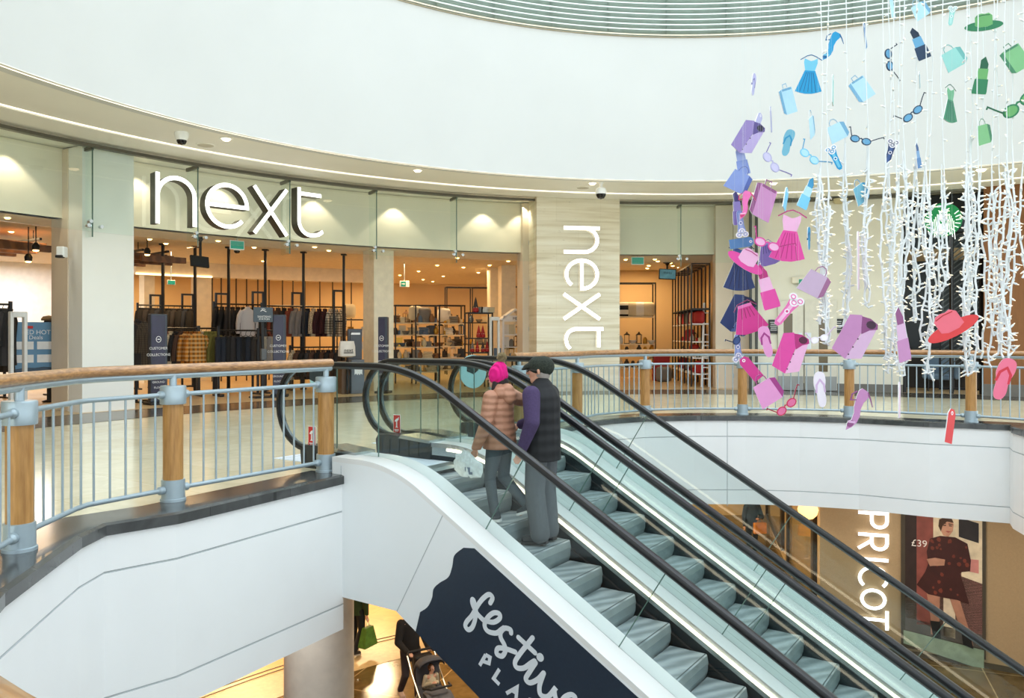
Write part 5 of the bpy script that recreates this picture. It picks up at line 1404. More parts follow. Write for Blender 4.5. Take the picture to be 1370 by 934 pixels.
stock(fr, w, .4, [.25, .62], 4, 'the gnome display', 'goods low on the gnome display', ['gift_box', 'candle', 'jar'], ['red', 'white', 'dark'])
# white house display
fr = spot(690, 16.4); w = 34*fr.translation.y/F; ht = zat(690, 414, 16.4)
t = thing('house_display', 'white house-shaped display stand by the right door panel', 'display', fr.translation)
mb = MB()
for s in (-1, 1): mb.box((s*w/2, .2, ht*.44), (.05, .4, ht*.88), M=fr)
mb.build('side_panel', [WHT], t)
mb = MB(); mb.stroke([(-w/2-.06, ht*.86), (0, ht), (w/2+.06, ht*.86)], .05, fr, .42); mb.build('roof', [WHT], t)
mb = MB(); mb.box((0, .01, ht*.88), (w, .02, .17), M=fr); s = mb.build('sign_board', [WHT], t)
mb = MB(); v, f = text('MERRY', .11); mb.add(v, f, 0, fr @ Matrix.Translation((.08, -.004, ht*.88))); mb.build('lettering', [mat('slate_letter', (60, 66, 74), .5)], s)
lv = [.35, .75, 1.1, 1.45]
for z in lv: mb = MB(); mb.box((0, .2, z), (w, .38, .03), M=fr); mb.build('shelf', [WHT], t)
stock(fr, w, .38, lv, 4, 'the house display', 'goods on the house display', ['frame', 'candle', 'lantern', 'jar'], ['grey', 'cream', 'brown', 'gold', 'white'])
# low table of gift sets
fr = spot(672, 15.9); shelves(fr, .8, .4, .8, [.3, .79], 'low black table of boxed gifts between security gate and house display', BRB, 'display_table'); stock(fr, .8, .4, [.3, .79], 4, 'the low gift table', 'goods on the low gift table', ['gift_box', 'frame', 'candle'], ['dark', 'blue', 'cream', 'brown'])
# ------------------------------------------------------------------ shop right of the pier
seg('wall_shop_right_back', 780, 985, 20.5, 0, ZC, SHW)
cylw = pol(957, 15.2); cyl2 = pol(940, 20.5)
mb = MB(); d = (cyl2-cylw); c = (cylw+cyl2)/2; mb.box((c.x+.12, c.y, ZC/2), (d.length, .15, ZC), math.atan2(d.y, d.x)); struct(mb.build('wall_shop_right_side', [SHW]))
fr = spot(852, 18.6); w = 50*fr.translation.y/F; ht = zat(852, 378, 18.6)
lv = [.4, .85, 1.15, zat(852, 424, 18.6)]
shelves(fr, w, .45, ht, lv, 'black shelving holding a row of cushions, right of the pier', BRD, bays=1)
stock(fr, w, .45, lv[:3], 6, 'the cushion shelving', 'goods under the cushions', ['vase', 'bowl', 'jar', 'lantern'], ['cream', 'gold', 'white', 'grey', 'dark'])
for i, c in enumerate(('black striped', 'cream', 'white', 'cream')):
    good('cushion', c, fr @ Matrix.Translation((-w*.32+i*w*.21, .15, lv[3]+.018)), '%s cushion, %s from the left on the shelf right of the pier' % (c, nth(i)), 'cushions right of the pier', 1.15)
# receding grid of black frames with festive goods
g0 = pol(925, 15.6); g1 = pol(900, 19.9); gd = (g1-g0).normalized(); grz = math.atan2(gd.y, gd.x)-PI/2; gl = (g1-g0).length
GF = frame((g0.x, g0.y, 0), grz)
t = thing('frame_tower', 'long run of tall black open frames receding along the right shop wall', 'shelving', GF.translation)
hz = zat(926, 353, 15.6)
for k in range(7):
    y = gl*k/6; mb = MB()
    for x in (0, .5): mb.box((x, y, hz/2), (.04, .04, hz), M=GF)
    for z in (hz, hz*.63): mb.box((.25, y, z), (.54, .04, .04), M=GF)
    mb.build('bay_frame', [BLACK], t)
mb = MB(); mb.box((0, gl/2, hz), (.035, gl, .035), M=GF); mb.box((0.5, gl/2, hz), (.035, gl, .035), M=GF); mb.build('top_rail', [BLACK], t)
mb = MB(); mb.box((.25, gl/2, hz*.635), (.5, gl, .03), M=GF); mb.build('top_shelf', [BRB], t)
for z in (.35, .8, 1.25, 1.75):
    mb = MB(); mb.box((.25, gl/2, z), (.48, gl, .03), M=GF); mb.build('shelf', [WHT], t)
for li, z in enumerate((.365, .815, 1.265, 1.765)):
    for i in range(9):
        kd, cc = ((('cushion', 'red'), ('candle', 'red'), ('jar', 'gold'), ('lantern', 'dark'), ('gift_box', 'red'), ('vase', 'white'), ('candle', 'cream'))[(i*2+li*3) % 7] if li < 3 else ('cushion', ('red', 'red', 'white', 'red', 'grey')[i % 5]))
        good(kd, cc, GF @ Matrix.Translation((.25, gl*(i+.4)/9, z)) @ Matrix.Rotation(R_(-50), 4, 'Z'), '%s %s, %s from the front on shelf %s from top of black frame run' % (cc, kd.replace('_', ' '), nth(i), ('one', 'two', 'three', 'four')[3-li]), 'goods on the black frame run', .9)
# white ladder shelf at the end, red stack
fr = spot(946, 15.5)
t = thing('ladder', 'white ladder leaning at the right end of the black frames', 'ladder', fr.translation)
for s in (-1, 1):
    mb = MB(); mb.bar(fr @ Vector((s*.1-.05, .0, 0)), fr @ Vector((s*.08+.05, .35, 2.35)), .05, .04); mb.build('rail', [WHT], t)
for k in range(7):
    mb = MB(); u = .1+.13*k; mb.bar(fr @ Vector((-.15+.1*u, .35*u, 2.35*u)), fr @ Vector((.05+.1*u, .35*u, 2.35*u)), .04, .03); mb.build('rung', [WHT], t)
fr = spot(884, 18.5)
for i in range(4):
    M = fr @ Matrix.Translation((random.uniform(-.03, .03), 0, i*.2)) @ Matrix.Scale(1, 4)
    o = good('gift_box', 'red', M, 'red box, %s from the floor in the stack right of the cushions' % nth(i), 'stacked red boxes', 1.3); o.scale = (2.4, 1.8, 1.4)
fr = spot(888, 17.9); good('cushion', 'grey', fr, 'grey patterned cushion on the floor left of the black frames', None, 1.2)
# ================================================================== hanging card shapes (flat foam-board cut-outs, unit height, x right, z up)
def el(cx, cy, rx, ry, n=24, a=0):
    ca, sa = math.cos(R_(a)), math.sin(R_(a))
    return [(cx+rx*math.cos(2*PI*k/n)*ca-ry*math.sin(2*PI*k/n)*sa, cy+rx*math.cos(2*PI*k/n)*sa+ry*math.sin(2*PI*k/n)*ca) for k in range(n)]
def S_dress():
    sk = [(-.13, .1), (.13, .1)]; hem = [(.34, -.40), (.24, -.44), (.1, -.48), (-.06, -.49), (-.2, -.47), (-.32, -.44)]
    out = [('hanger', 's', [(-.26, .36), (-.1, .47), (.0, .5), (.12, .46), (.27, .38)], .022, 2, 0),
           ('bodice', 'p', [(-.16, .4), (-.08, .37), (0, .34), (.08, .37), (.16, .42), (.17, .3), (.12, .1), (-.12, .1), (-.17, .3)], 0, 1, 1),
           ('skirt', 'p', sk+hem, 0, 0, 1)]
    for k in range(5): out.append(('pleat', 's', [(-.08+.04*k, .06), (-.2+.1*k, -.44)], .014, 2, 2))
    return out
def S_tote():
    return [('handle', 's', [(-.16, .2), (-.14, .36), (-.04, .47), (.08, .46), (.16, .36), (.18, .2)], .028, 2, 0),
            ('bag_front', 'p', [(-.3, .22), (.26, .26), (.34, -.44), (-.36, -.5)], 0, 0, 1),
            ('gusset', 'p', [(.26, .26), (.42, .2), (.46, -.3), (.34, -.44)], 0, 2, 1)]
def S_gift():
    return [('handle', 's', [(-.12, .34), (-.12, .48), (.06, .5), (.08, .36)], .026, 2, 0),
            ('bag_front', 'p', [(-.24, .34), (.3, .34), (.3, -.5), (-.24, -.5)], 0, 0, 1),
            ('gusset', 'p', [(-.24, .34), (-.24, -.5), (-.36, -.42), (-.36, .3)], 0, 2, 1),
            ('top_band', 'p', [(-.2, .345), (.26, .345), (.26, .27), (-.2, .27)], 0, 2, 2)]
def S_lip():
    return [('bullet', 'p', [(-.09, .18), (-.1, .4), (.0, .5), (.1, .3), (.1, .18)], 0, 2, 1),
            ('collar', 'p', [(-.13, -.1), (.13, -.1), (.12, .18), (-.12, .18)], 0, 1, 1),
            ('base', 'p', [(-.17, -.5), (.17, -.5), (.18, -.44), (.16, -.1), (-.16, -.1), (-.18, -.44)], 0, 0, 1)]
def S_glass():
    out = []
    for s in (-1, 1):
        out.append(('lens', 'p', el(s*.36, -.08, .25, .18, 20), 0, 1, 1))
        out.append(('rim', 'c', el(s*.36, -.08, .27, .2, 20), .055, 0, 2))
    out += [('bridge', 's', [(-.12, -.02), (0, .04), (.12, -.02)], .06, 0, 1)]
    out += [('arm', 's', [(-.6, .02), (-.74, .3), (-.86, .56), (-.95, .5)], .06, 2, 0), ('arm', 's', [(.6, .02), (1.0, .3), (1.28, .46), (1.34, .36)], .06, 2, 0)]
    return out
def S_flip():
    sole = [(v.x, v.y) for v in catmull([Vector(k) for k in ((0, .5, 0), (.15, .43, 0), (.18, .22, 0), (.12, -.05, 0), (.13, -.32, 0), (.06, -.48, 0), (-.06, -.49, 0), (-.13, -.36, 0), (-.14, -.1, 0), (-.2, .14, 0), (-.15, .42, 0))], 4, True)]
    return [('sole', 'p', sole, 0, 0, 1), ('strap', 's', [(-.15, -.08), (-.12, .14), (.0, .27), (.11, .12), (.12, -.1)], [.05, .06, .05, .06, .05], 2, 2)]
def S_hat():
    return [('brim', 'p', el(0, -.2, .95, .28, 28), 0, 0, 1), ('crown', 'p', [(-.42, -.16), (-.44, .3), (-.3, .47), (-.1, .5), (.06, .46), (.24, .5), (.42, .34), (.44, -.16), (.2, -.26), (-.2, -.26)], 0, 1, 2),
            ('crown_crease', 's', [(-.36, .34), (-.05, .4), (.3, .38)], .04, 2, 3)]
def S_razor():
    out = [('body', 'p', [(-.15, .28), (-.11, .05), (-.1, -.4), (-.05, -.49), (.05, -.49), (.1, -.4), (.11, .05), (.15, .28)], 0, 0, 1), ('grip', 'p', [(-.05, .2), (.05, .2), (.045, -.4), (-.045, -.4)], 0, 1, 2)]
    for cx, cy in ((-.11, .37), (.11, .37), (0, .25)):
        out += [('cutter', 'p', el(cx, cy, .115, .105, 16), 0, 3, 3), ('cutter_ring', 'c', el(cx, cy, .06, .05, 14), .025, 0, 4)]
    out += [('button', 'c', el(0, -.04, .055, .055, 16), .022, 3, 3), ('button_dot', 'p', el(0, -.04, .03, .03, 12), 0, 2, 3)]
    return out
def S_tag():
    return [('tag_board', 'p', [(-.2, -.5), (.2, -.5), (.2, .36), (.1, .5), (-.1, .5), (-.2, .36)], 0, 0, 1), ('eyelet', 'c', el(0, .38, .045, .045, 14), .03, 3, 2)]
def S_heel():
    return [('shoe_body', 'p', [(v[0], v[1]) for v in ((.06, .5), (.2, .44), (.24, .3), (.14, .18), (.08, .02), (.08, -.14), (.02, -.3), (-.1, -.42), (-.24, -.5), (-.22, -.36), (-.12, -.24), (-.08, -.08), (-.1, .06), (-.06, .3), (-.02, .44))], 0, 0, 1),
            ('stiletto', 's', [(.2, .42), (.3, .28), (.38, .1)], [.06, .035, .02], 2, 0), ('insole', 'p', el(-.14, -.34, .1, .07, 16, 40), 0, 2, 2), ('ankle_strap', 's', [(-.06, .42), (-.18, .34), (-.2, .2), (-.06, .22)], .025, 2, 2), ('toe_strap', 's', [(-.2, -.3), (-.02, -.3)], .05, 1, 3)]
def S_shirt():
    return [('left_panel', 'p', [(-.3, .42), (-.08, .5), (.1, .42), (-.0, -.5), (-.34, -.4)], 0, 0, 1), ('right_panel', 'p', [(.1, .3), (.32, .36), (.3, -.36), (.0, -.5)], 0, 1, 1),
            ('collar', 'p', [(-.06, .48), (.12, .5), (.3, .44), (.34, .34), (.2, .26), (.08, .12), (.02, .26)], 0, 2, 2), ('neck', 'p', el(.18, .38, .1, .085, 18), 0, 4, 3),
            ('button', 'p', el(.06, .0, .018, .018, 8), 0, 4, 2), ('button', 'p', el(.04, -.2, .018, .018, 8), 0, 4, 2), ('button', 'p', el(.02, -.38, .018, .018, 8), 0, 4, 2)]
def S_skirt():
    out = [('waistband_handle', 's', [(-.36, .26), (-.2, .44), (.14, .5), (.36, .28)], .02, 2, 0), ('skirt_body', 'p', [(-.2, .36), (.2, .36), (.5, -.42), (.2, -.5), (-.24, -.5), (-.52, -.4)], 0, 0, 1), ('waistband', 'p', [(-.2, .4), (.2, .4), (.22, .31), (-.22, .31)], 0, 1, 2)]
    for k in range(4): out.append(('fold', 's', [(-.12+.08*k, .28), (-.2+.13*k, -.02)], .022, 2, 2))
    return out
SHAPES = {'dress': S_dress, 'tote bag': S_tote, 'gift bag': S_gift, 'lipstick': S_lip, 'sunglasses': S_glass, 'flip-flop': S_flip, 'sun hat': S_hat, 'shaver': S_razor, 'price tag': S_tag, 'high heel': S_heel, 'folded shirt': S_shirt, 'skirt': S_skirt}
PAL = {'lilac': ((180, 178, 220), (200, 196, 230), (120, 112, 170)), 'purple': ((146, 128, 190), (180, 164, 214), (92, 78, 142)), 'periwinkle': ((130, 150, 210), (160, 176, 226), (80, 100, 170)), 'violet': ((124, 104, 176), (150, 134, 200), (70, 56, 122)),
       'navy': ((34, 56, 106), (62, 92, 150), (20, 32, 70)), 'steel blue': ((84, 130, 184), (120, 160, 206), (50, 86, 140)), 'sky blue': ((120, 200, 236), (176, 222, 242), (60, 150, 200)), 'pale blue': ((180, 220, 240), (206, 232, 244), (112, 168, 204)),
       'bright blue': ((16, 150, 206), (110, 192, 224), (10, 96, 150)), 'teal': ((110, 176, 202), (140, 196, 216), (36, 140, 186)), 'dark blue': ((30, 58, 90), (100, 164, 206), (18, 40, 66)), 'pale teal': ((150, 210, 206), (174, 222, 220), (110, 180, 180)),
       'green': ((40, 124, 84), (104, 170, 104), (24, 94, 66)), 'light green': ((124, 186, 132), (150, 202, 150), (64, 130, 96)), 'dark green': ((66, 140, 110), (110, 178, 140), (40, 100, 84)),
       'hot pink': ((222, 68, 160), (234, 176, 216), (180, 36, 120)), 'pink': ((230, 110, 180), (240, 184, 220), (200, 40, 110)), 'light pink': ((226, 150, 204), (238, 196, 226), (160, 50, 130)), 'magenta': ((206, 46, 138), (226, 112, 180), (150, 20, 90)),
       'mauve': ((194, 134, 186), (216, 178, 214), (140, 74, 128)), 'dusty mauve': ((194, 168, 198), (216, 196, 218), (154, 98, 140)), 'white': ((232, 224, 236), (246, 242, 248), (206, 176, 214)), 'pale pink': ((232, 206, 226), (242, 226, 238), (196, 150, 190)),
       'red': ((224, 62, 66), (238, 110, 130), (190, 36, 44)), 'coral pink': ((240, 118, 150), (244, 150, 172), (214, 50, 70)), 'crimson': ((200, 40, 84), (224, 112, 160), (160, 24, 60))}
CARDS = [  # shape, colour, x, y, height px, roll, yaw, depth, extra words
 ('flip-flop', 'lilac', 1008, 113, 32, 15, 68, 9.6, 'edge-on against the white rotunda, topmost at left'),
 ('gift bag', 'pale blue', 1054, 132, 40, -20, 48, 9.4, 'narrow, left of the bright blue dress'),
 ('dress', 'bright blue', 1083, 100, 53, 6, 15, 9.0, 'pleated, against the white rotunda'),
 ('high heel', 'bright blue', 1112, 62, 40, 8, 10, 9.2, 'just above right of the blue dress'),
 ('gift bag', 'pale blue', 1152, 117, 36, -33, 20, 9.1, 'tilted, right of the blue dress'),
 ('price tag', 'steel blue', 1157, 48, 34, -33, 80, 9.5, 'seen edge-on near the louvres'),
 ('price tag', 'pale teal', 1114, 120, 40, 5, 85, 9.6, 'almost edge-on right of the blue dress'),
 ('price tag', 'pale blue', 1193, 9, 28, -20, 66, 9.0, 'cut by the top of the frame'),
 ('tote bag', 'pale blue', 1229, 12, 28, -28, 25, 9.2, 'at the top of the picture by the louvres'),
 ('shaver', 'pale teal', 1273, 21, 27, 8, 15, 9.3, 'left of the green hat'),
 ('sun hat', 'green', 1316, 30, 24, 0, 8, 8.8, 'at the top right under the louvres'),
 ('sunglasses', 'dark blue', 1191, 80, 16, 82, 35, 9.2, 'hanging upright left of the navy lipstick'),
 ('lipstick', 'dark blue', 1229, 58, 46, -20, 10, 8.9, 'left of the pale teal bag'),
 ('tote bag', 'pale teal', 1273, 76, 36, -25, 20, 9.0, 'below the pale teal shaver'),
 ('lipstick', 'green', 1314, 101, 50, 10, 10, 8.8, 'below the green hat'),
 ('gift bag', 'light green', 1358, 76, 40, -30, 15, 8.8, 'at the right edge of the picture'),
 ('price tag', 'teal', 1230, 107, 22, -30, 86, 9.4, 'edge-on, below the navy lipstick'),
 ('dress', 'dark green', 1271, 139, 52, 2, 62, 9.1, 'narrow, turned nearly edge-on'),
 ('sunglasses', 'green', 1362, 138, 26, -38, 20, 8.7, 'at the right edge under the green bag'),
 ('folded shirt', 'purple', 1001, 184, 46, 28, 8, 9.0, 'at the top of the left cluster'),
 ('price tag', 'lilac', 1014, 163, 28, 32, 60, 9.2, 'poking up behind the purple folded shirt'),
 ('lipstick', 'periwinkle', 991, 210, 48, -12, 20, 9.1, 'under the purple folded shirt'),
 ('tote bag', 'periwinkle', 989, 239, 38, 30, 15, 8.9, 'left of the lilac sunglasses'),
 ('sunglasses', 'lilac', 1033, 216, 17, 52, 25, 9.0, 'against the white rotunda near the purple shirt'),
 ('price tag', 'lilac', 1031, 160, 34, -18, 82, 9.4, 'thin and edge-on, above the lilac sunglasses'),
 ('tote bag', 'pale blue', 1085, 166, 38, -22, 76, 9.3, 'edge-on below the bright blue dress'),
 ('flip-flop', 'teal', 1054, 191, 36, 14, 8, 9.0, 'with bright blue strap, left of blue sunglasses'),
 ('sunglasses', 'sky blue', 1084, 208, 16, 38, 20, 9.0, 'below right of the teal flip-flop'),
 ('tote bag', 'pale blue', 1118, 174, 32, -22, 15, 9.1, 'with a darker side, left of navy sunglasses'),
 ('shaver', 'bright blue', 1117, 211, 36, -24, 10, 8.9, 'tilted, beside the sky blue sunglasses'),
 ('sunglasses', 'dark blue', 1152, 186, 15, 18, 15, 8.9, 'level, in front of the white rotunda'),
 ('sunglasses', 'dark blue', 1220, 151, 16, -40, 18, 8.9, 'tilted, between the light strings'),
 ('shaver', 'navy', 1191, 203, 36, 16, 20, 9.0, 'among the light strings'),
 ('lipstick', 'steel blue', 1228, 208, 34, -16, 64, 9.0, 'turned nearly edge-on among the light strings'),
 ('tote bag', 'light green', 1315, 176, 36, -12, 55, 8.9, 'turned nearly edge-on at right'),
 ('gift bag', 'mauve', 1023, 267, 54, 20, 42, 8.8, 'in front of the soffit, left cluster'),
 ('price tag', 'sky blue', 1051, 266, 34, 28, 74, 9.1, 'edge-on under the soffit'),
 ('lipstick', 'sky blue', 1080, 258, 45, 24, 35, 9.0, 'crossing the soffit right of the edge-on tag'),
 ('high heel', 'pink', 997, 274, 38, -6, 12, 8.7, 'in the left cluster under the soffit'),
 ('lipstick', 'violet', 986, 278, 46, -6, 35, 9.2, 'dark, behind the pink heel'),
 ('shaver', 'periwinkle', 991, 300, 38, 172, 15, 9.0, 'upside down below the pink heel'),
 ('price tag', 'steel blue', 992, 325, 32, 82, 12, 9.1, 'lying level above the navy dress'),
 ('dress', 'navy', 990, 357, 66, 4, 20, 9.2, 'in the left cluster, partly behind the pink hat'),
 ('sun hat', 'hot pink', 1000, 347, 28, 34, 10, 8.7, 'in front of the navy dress'),
 ('sunglasses', 'hot pink', 1027, 325, 19, 22, 12, 8.6, 'left of the hot pink dress'),
 ('skirt', 'violet', 1027, 338, 34, -14, 30, 9.2, 'behind the hot pink sunglasses'),
 ('dress', 'hot pink', 1056, 316, 70, 8, 10, 8.7, 'large and pleated, against the cream wall'),
 ('flip-flop', 'bright blue', 1082, 319, 31, 0, 72, 9.0, 'edge-on against the cream wall'),
 ('lipstick', 'hot pink', 1025, 383, 62, -16, 12, 8.7, 'large, leading down from the pink hat'),
 ('tote bag', 'dusty mauve', 1091, 375, 44, 32, 18, 8.7, 'in front of the green exit sign'),
 ('price tag', 'violet', 1019, 364, 30, -24, 60, 9.2, 'partly hidden behind the pink lipstick'),
 ('price tag', 'pale pink', 1148, 349, 78, -5, 86, 8.9, 'long and edge-on between light strings'),
 ('tote bag', 'teal', 1150, 256, 34, -28, 50, 9.0, 'in front of the soffit among light strings'),
 ('folded shirt', 'navy', 988, 420, 52, 24, 12, 9.2, 'behind the magenta skirt'),
 ('skirt', 'magenta', 1001, 424, 44, -18, 10, 8.8, 'in the lower left cluster'),
 ('shaver', 'pink', 1054, 415, 50, 38, 8, 8.6, 'tilted, in front of the wall notice'),
 ('flip-flop', 'light pink', 1025, 457, 42, -13, 8, 8.6, 'with crimson strap, just above the railing'),
 ('folded shirt', 'hot pink', 1058, 473, 56, 16, 10, 8.6, 'crossing the far handrail'),
 ('sunglasses', 'white', 1096, 452, 14, -14, 30, 8.7, 'pale, right of the pink folded shirt'),
 ('folded shirt', 'mauve', 1144, 452, 62, 24, 8, 8.6, 'beside the light strings at the railing'),
 ('shaver', 'periwinkle', 987, 466, 40, 176, 30, 9.2, 'in front of the far handrail'),
 ('sunglasses', 'navy', 989, 449, 15, -48, 30, 8.9, 'below the magenta skirt'),
 ('price tag', 'magenta', 1004, 493, 36, -40, 10, 8.7, 'in front of a far railing post'),
 ('tote bag', 'light pink', 1024, 521, 44, -28, 12, 8.6, 'in front of the balusters of the far railing'),
 ('sunglasses', 'crimson', 1051, 543, 17, -42, 14, 8.6, 'lowest sunglasses, in front of the kerb'),
 ('flip-flop', 'white', 1098, 521, 48, -8, 35, 8.7, 'pale, in front of the far balusters'),
 ('high heel', 'mauve', 1147, 548, 58, 8, 35, 8.6, 'hanging lowest of the shoes near a far post'),
 ('lipstick', 'mauve', 1206, 447, 74, -12, 55, 8.5, 'long, between the light strings'),
 ('sun hat', 'red', 1271, 434, 36, -30, 8, 8.4, 'large, among the light strings'),
 ('flip-flop', 'coral pink', 1343, 507, 57, 15, 10, 8.3, 'large, at the lower right'),
 ('price tag', 'red', 1271, 570, 46, 14, 62, 8.4, 'lowest card, against the white fascia'),
 ('price tag', 'pale pink', 1203, 535, 48, 2, 84, 8.6, 'thin edge-on, under the light strings'),
]
def hang_card(shape, col, x, y, h, roll, yaw, d, words):
    p = P(x, y, d); hm = h*d/F*(1.4 if shape == 'sunglasses' else 1)
    r = thing(shape.replace('-', '_').replace(' ', '_')+'_card', '%s %s card %s' % (col, shape, words), 'hanging card', p)
    rz = -math.atan((x-CX)/F)+R_(yaw)
    M = frame(p, rz, R_(roll)) @ Matrix.Diagonal((hm, 1, hm, 1))
    c = PAL[col]; cols = [c[0], c[1], c[2], (244, 240, 246), tuple(int(v*.45) for v in c[2])]
    for nm, kind, pts, w, ci, layer in SHAPES[shape]():
        th = .007+.003*layer; mb = MB(); T = M @ Matrix.Translation((0, -th/2, 0))
        if kind == 'p': mb.prism(pts, T, th, 0, 1)
        else: mb.stroke(pts, w, T, th, 0, 1 if layer == 0 else 0, closed=(kind == 'c'))
        mb.build(nm, [flat(cols[ci]), CARDW], r)
    top = M @ Vector((0, 0, .45)); mb = MB(); mb.tube([Vector((top.x, top.y, top.z)), Vector((top.x, top.y, 9.3))], .0005, 4)
    mb.build('thread', [mat('clear_thread', (214, 222, 224), .5)], r)
for c in CARDS: hang_card(*c)

# ================================================================== strings of white lights
STR = [(1099, 452, 3, 9.0), (1107, 462, 2, 8.8), (1132, 441, 2, 9.1), (1160, 412, 2, 9.0), (1183, 480, 1, 8.9), (1190, 500, 2, 9.2), (1197, 470, 1, 8.7), (1209, 503, 3, 8.9), (1226, 432, 2, 9.1), (1239, 500, 2, 8.8), (1246, 510, 1, 9.0),
       (1261, 412, 2, 8.9), (1293, 503, 2, 8.8), (1299, 498, 2, 9.0), (1308, 470, 1, 8.7), (1314, 480, 1, 9.1), (1329, 492, 2, 8.8), (1335, 420, 1, 9.0), (1346, 484, 3, 8.7), (1355, 470, 1, 8.9), (1370, 372, 1, 8.6), (1203, 490, 1, 9.2)]
CAB = mat('white_cable', (232, 237, 240), .5); 
BTIP = glow('fairy_light_tip', (255, 240, 214), .45)
bm_ = MB(); bm_.tube([(0, 0, 0), (.0, 0, .012), (0, 0, .03)], [.0045, .0075, .0075], 6, 0); bm_.tube([(0, 0, .03), (0, 0, .042), (0, 0, .048)], [.004, .004, .001], 6, 1)
bulb0 = None
rs = random.Random(11)
order = sorted(STR)
for si, (x, yb, nc, d) in enumerate(order):
    zt, zl, zm = 9.3, P(x, yb, d).z, P(x, rs.uniform(205, 245), d).z
    k = (x-CX)/F; X = k*d
    r = thing('light_string', 'string of white fairy lights, %s from the left in the hanging curtain' % nth(si), 'fairy lights', (X, d, zl), 0, 'fairy light strings')
    bulbs = []
    for c in range(nc+(1 if nc > 1 else 0)):
        pts = []; ph = rs.uniform(0, 6)
        z = zt if c == 0 else zm+rs.uniform(-.5, .3)
        amp_hi = .012
        z1 = zl+(0 if c == 0 else rs.uniform(0, .35))
        while z > z1:
            low = max(0, min(1, (zm-z)/.5)); a = amp_hi+(.008+.008*nc)*low
            pts.append((X+a*math.sin(ph+z*2.7+c*2.1)+rs.uniform(-.006, .006)*(1+2*low), d+a*math.cos(ph*1.7+z*2.3+c), z)); z -= .11 if low > 0 else .3
        pts.append((X+rs.uniform(-.03, .03), d, z1))
        mb = MB(); mb.tube(pts, [.0055 if q[2] > zm else .0115 for q in pts], 5); mb.build('cable', [CAB], r)
        for i in range(len(pts)-1):
            p, q = Vector(pts[i]), Vector(pts[i+1]); n_ = 1 if p.z > zm else 2
            if p.z > 5.3: continue
            for j in range(n_):
                if rs.random() < .78: bulbs.append(p.lerp(q, (j+rs.random())/n_))
    for p in bulbs[:100]:
        a = rs.uniform(0, 2*PI); tilt = rs.uniform(-.5, .9); low = p.z < zm
        dv = Vector((math.cos(a), math.sin(a)*.6, tilt)).normalized()
        if bulb0 is None: o = bulb0 = bm_.build('bulb', [CAB, BTIP])
        else: o = bulb0.copy(); COL.objects.link(o)
        o.parent = r; o.location = p-Vector((X, d, zl)); o.rotation_euler = dv.to_track_quat('Z', 'Y').to_euler(); s = 1.75 if low else 1.2; o.scale = (1.5, 1.5, s)
# ================================================================== people
def caps(mb, p0, r0, p1, r1, flat=None, k=1.0, n=14, hem=4):
    p0 = Vector(p0); p1 = Vector(p1); d = p1-p0; L = d.length
    d = d/L if L > 1e-6 else Vector((0, 0, 1))
    up = Vector((0, 1, 0)) if abs(d.y) < .9 else Vector((1, 0, 0))
    x = d.cross(up).normalized(); y = x.cross(d)
    fl = Vector(flat).normalized() if flat else None
    rings = []
    def ring(c, r):
        out = []
        for j in range(n):
            t = 2*PI*j/n; o = (x*math.cos(t)+y*math.sin(t))*r
            if fl is not None: o = o+fl*(o.dot(fl)*(k-1))
            out.append(c+o)
        return out
    for i in range(hem): a = PI/2*(i+.25)/hem; rings.append(ring(p0-d*r0*math.cos(a), r0*math.sin(a)))
    rings.append(ring(p0, r0)); rings.append(ring(p1, r1))
    for i in reversed(range(hem)): a = PI/2*(i+.25)/hem; rings.append(ring(p1+d*r1*math.cos(a), r1*math.sin(a)))
    mb.loft(rings, sm=True)
def vox(mb, name, mats, parent, size, smooth=4):
    """unite overlapping closed shapes into one continuous surface"""
    o = mb.build(name, mats, parent)
    m = o.modifiers.new('r', 'REMESH'); m.mode = 'VOXEL'; m.voxel_size = size; m.use_smooth_shade = True
    if smooth: s = o.modifiers.new('s', 'SMOOTH'); s.factor = .5; s.iterations = smooth
    dg = bpy.context.evaluated_depsgraph_get(); dg.update()
    me = bpy.data.meshes.new_from_object(o.evaluated_get(dg))
    o.modifiers.clear(); old = o.data; o.data = me; me.name = name
    bpy.data.meshes.remove(old)
    me.materials.clear()
    for k in (mats if isinstance(mats, (list, tuple)) else [mats]): me.materials.append(k)
    return o
SKIN = mat('skin', (206, 154, 128), .5, noise=(20, .04))
def bumpy(name, rgb, band, scale, strength, rough=.55, dist=1.0):
    if name in MATS: return MATS[name]
    m = mat(name, rgb, rough); nt = m.node_tree; b = [n for n in nt.nodes if n.type == 'BSDF_PRINCIPLED'][0]
    tc = [n for n in nt.nodes if n.type == 'TEX_COORD'][0]
    w = nt.nodes.new('ShaderNodeTexWave'); w.bands_direction = band; w.inputs['Scale'].default_value = scale; w.inputs['Distortion'].default_value = dist; w.wave_profile = 'SIN'
    nt.links.new(tc.outputs['Object'], w.inputs[0])
    bp = nt.nodes.new('ShaderNodeBump'); bp.inputs['Strength'].default_value = strength; bp.inputs['Distance'].default_value = .03
    nt.links.new(w.outputs['Fac'], bp.inputs['Height']); nt.links.new(bp.outputs[0], b.inputs['Normal'])
    return m
BASE = {'pel': (0, 0, .95), 'waist': (0, .0, 1.1), 'chest': (0, .01, 1.33), 'neck': (0, 0, 1.5), 'head': (0, .025, 1.635),
        'sL': (-.185, 0, 1.43), 'sR': (.185, 0, 1.43), 'eL': (-.235, -.03, 1.15), 'eR': (.235, -.03, 1.15), 'wL': (-.25, .07, .92), 'wR': (.25, .07, .92),
        'hL': (-.095, 0, .92), 'hR': (.095, 0, .92), 'kL': (-.1, .02, .50), 'kR': (.1, .02, .50), 'aL': (-.1, -.03, .09), 'aR': (.1, -.03, .09), 'fL': (-.11, .11, .035), 'fR': (.11, .11, .035)}
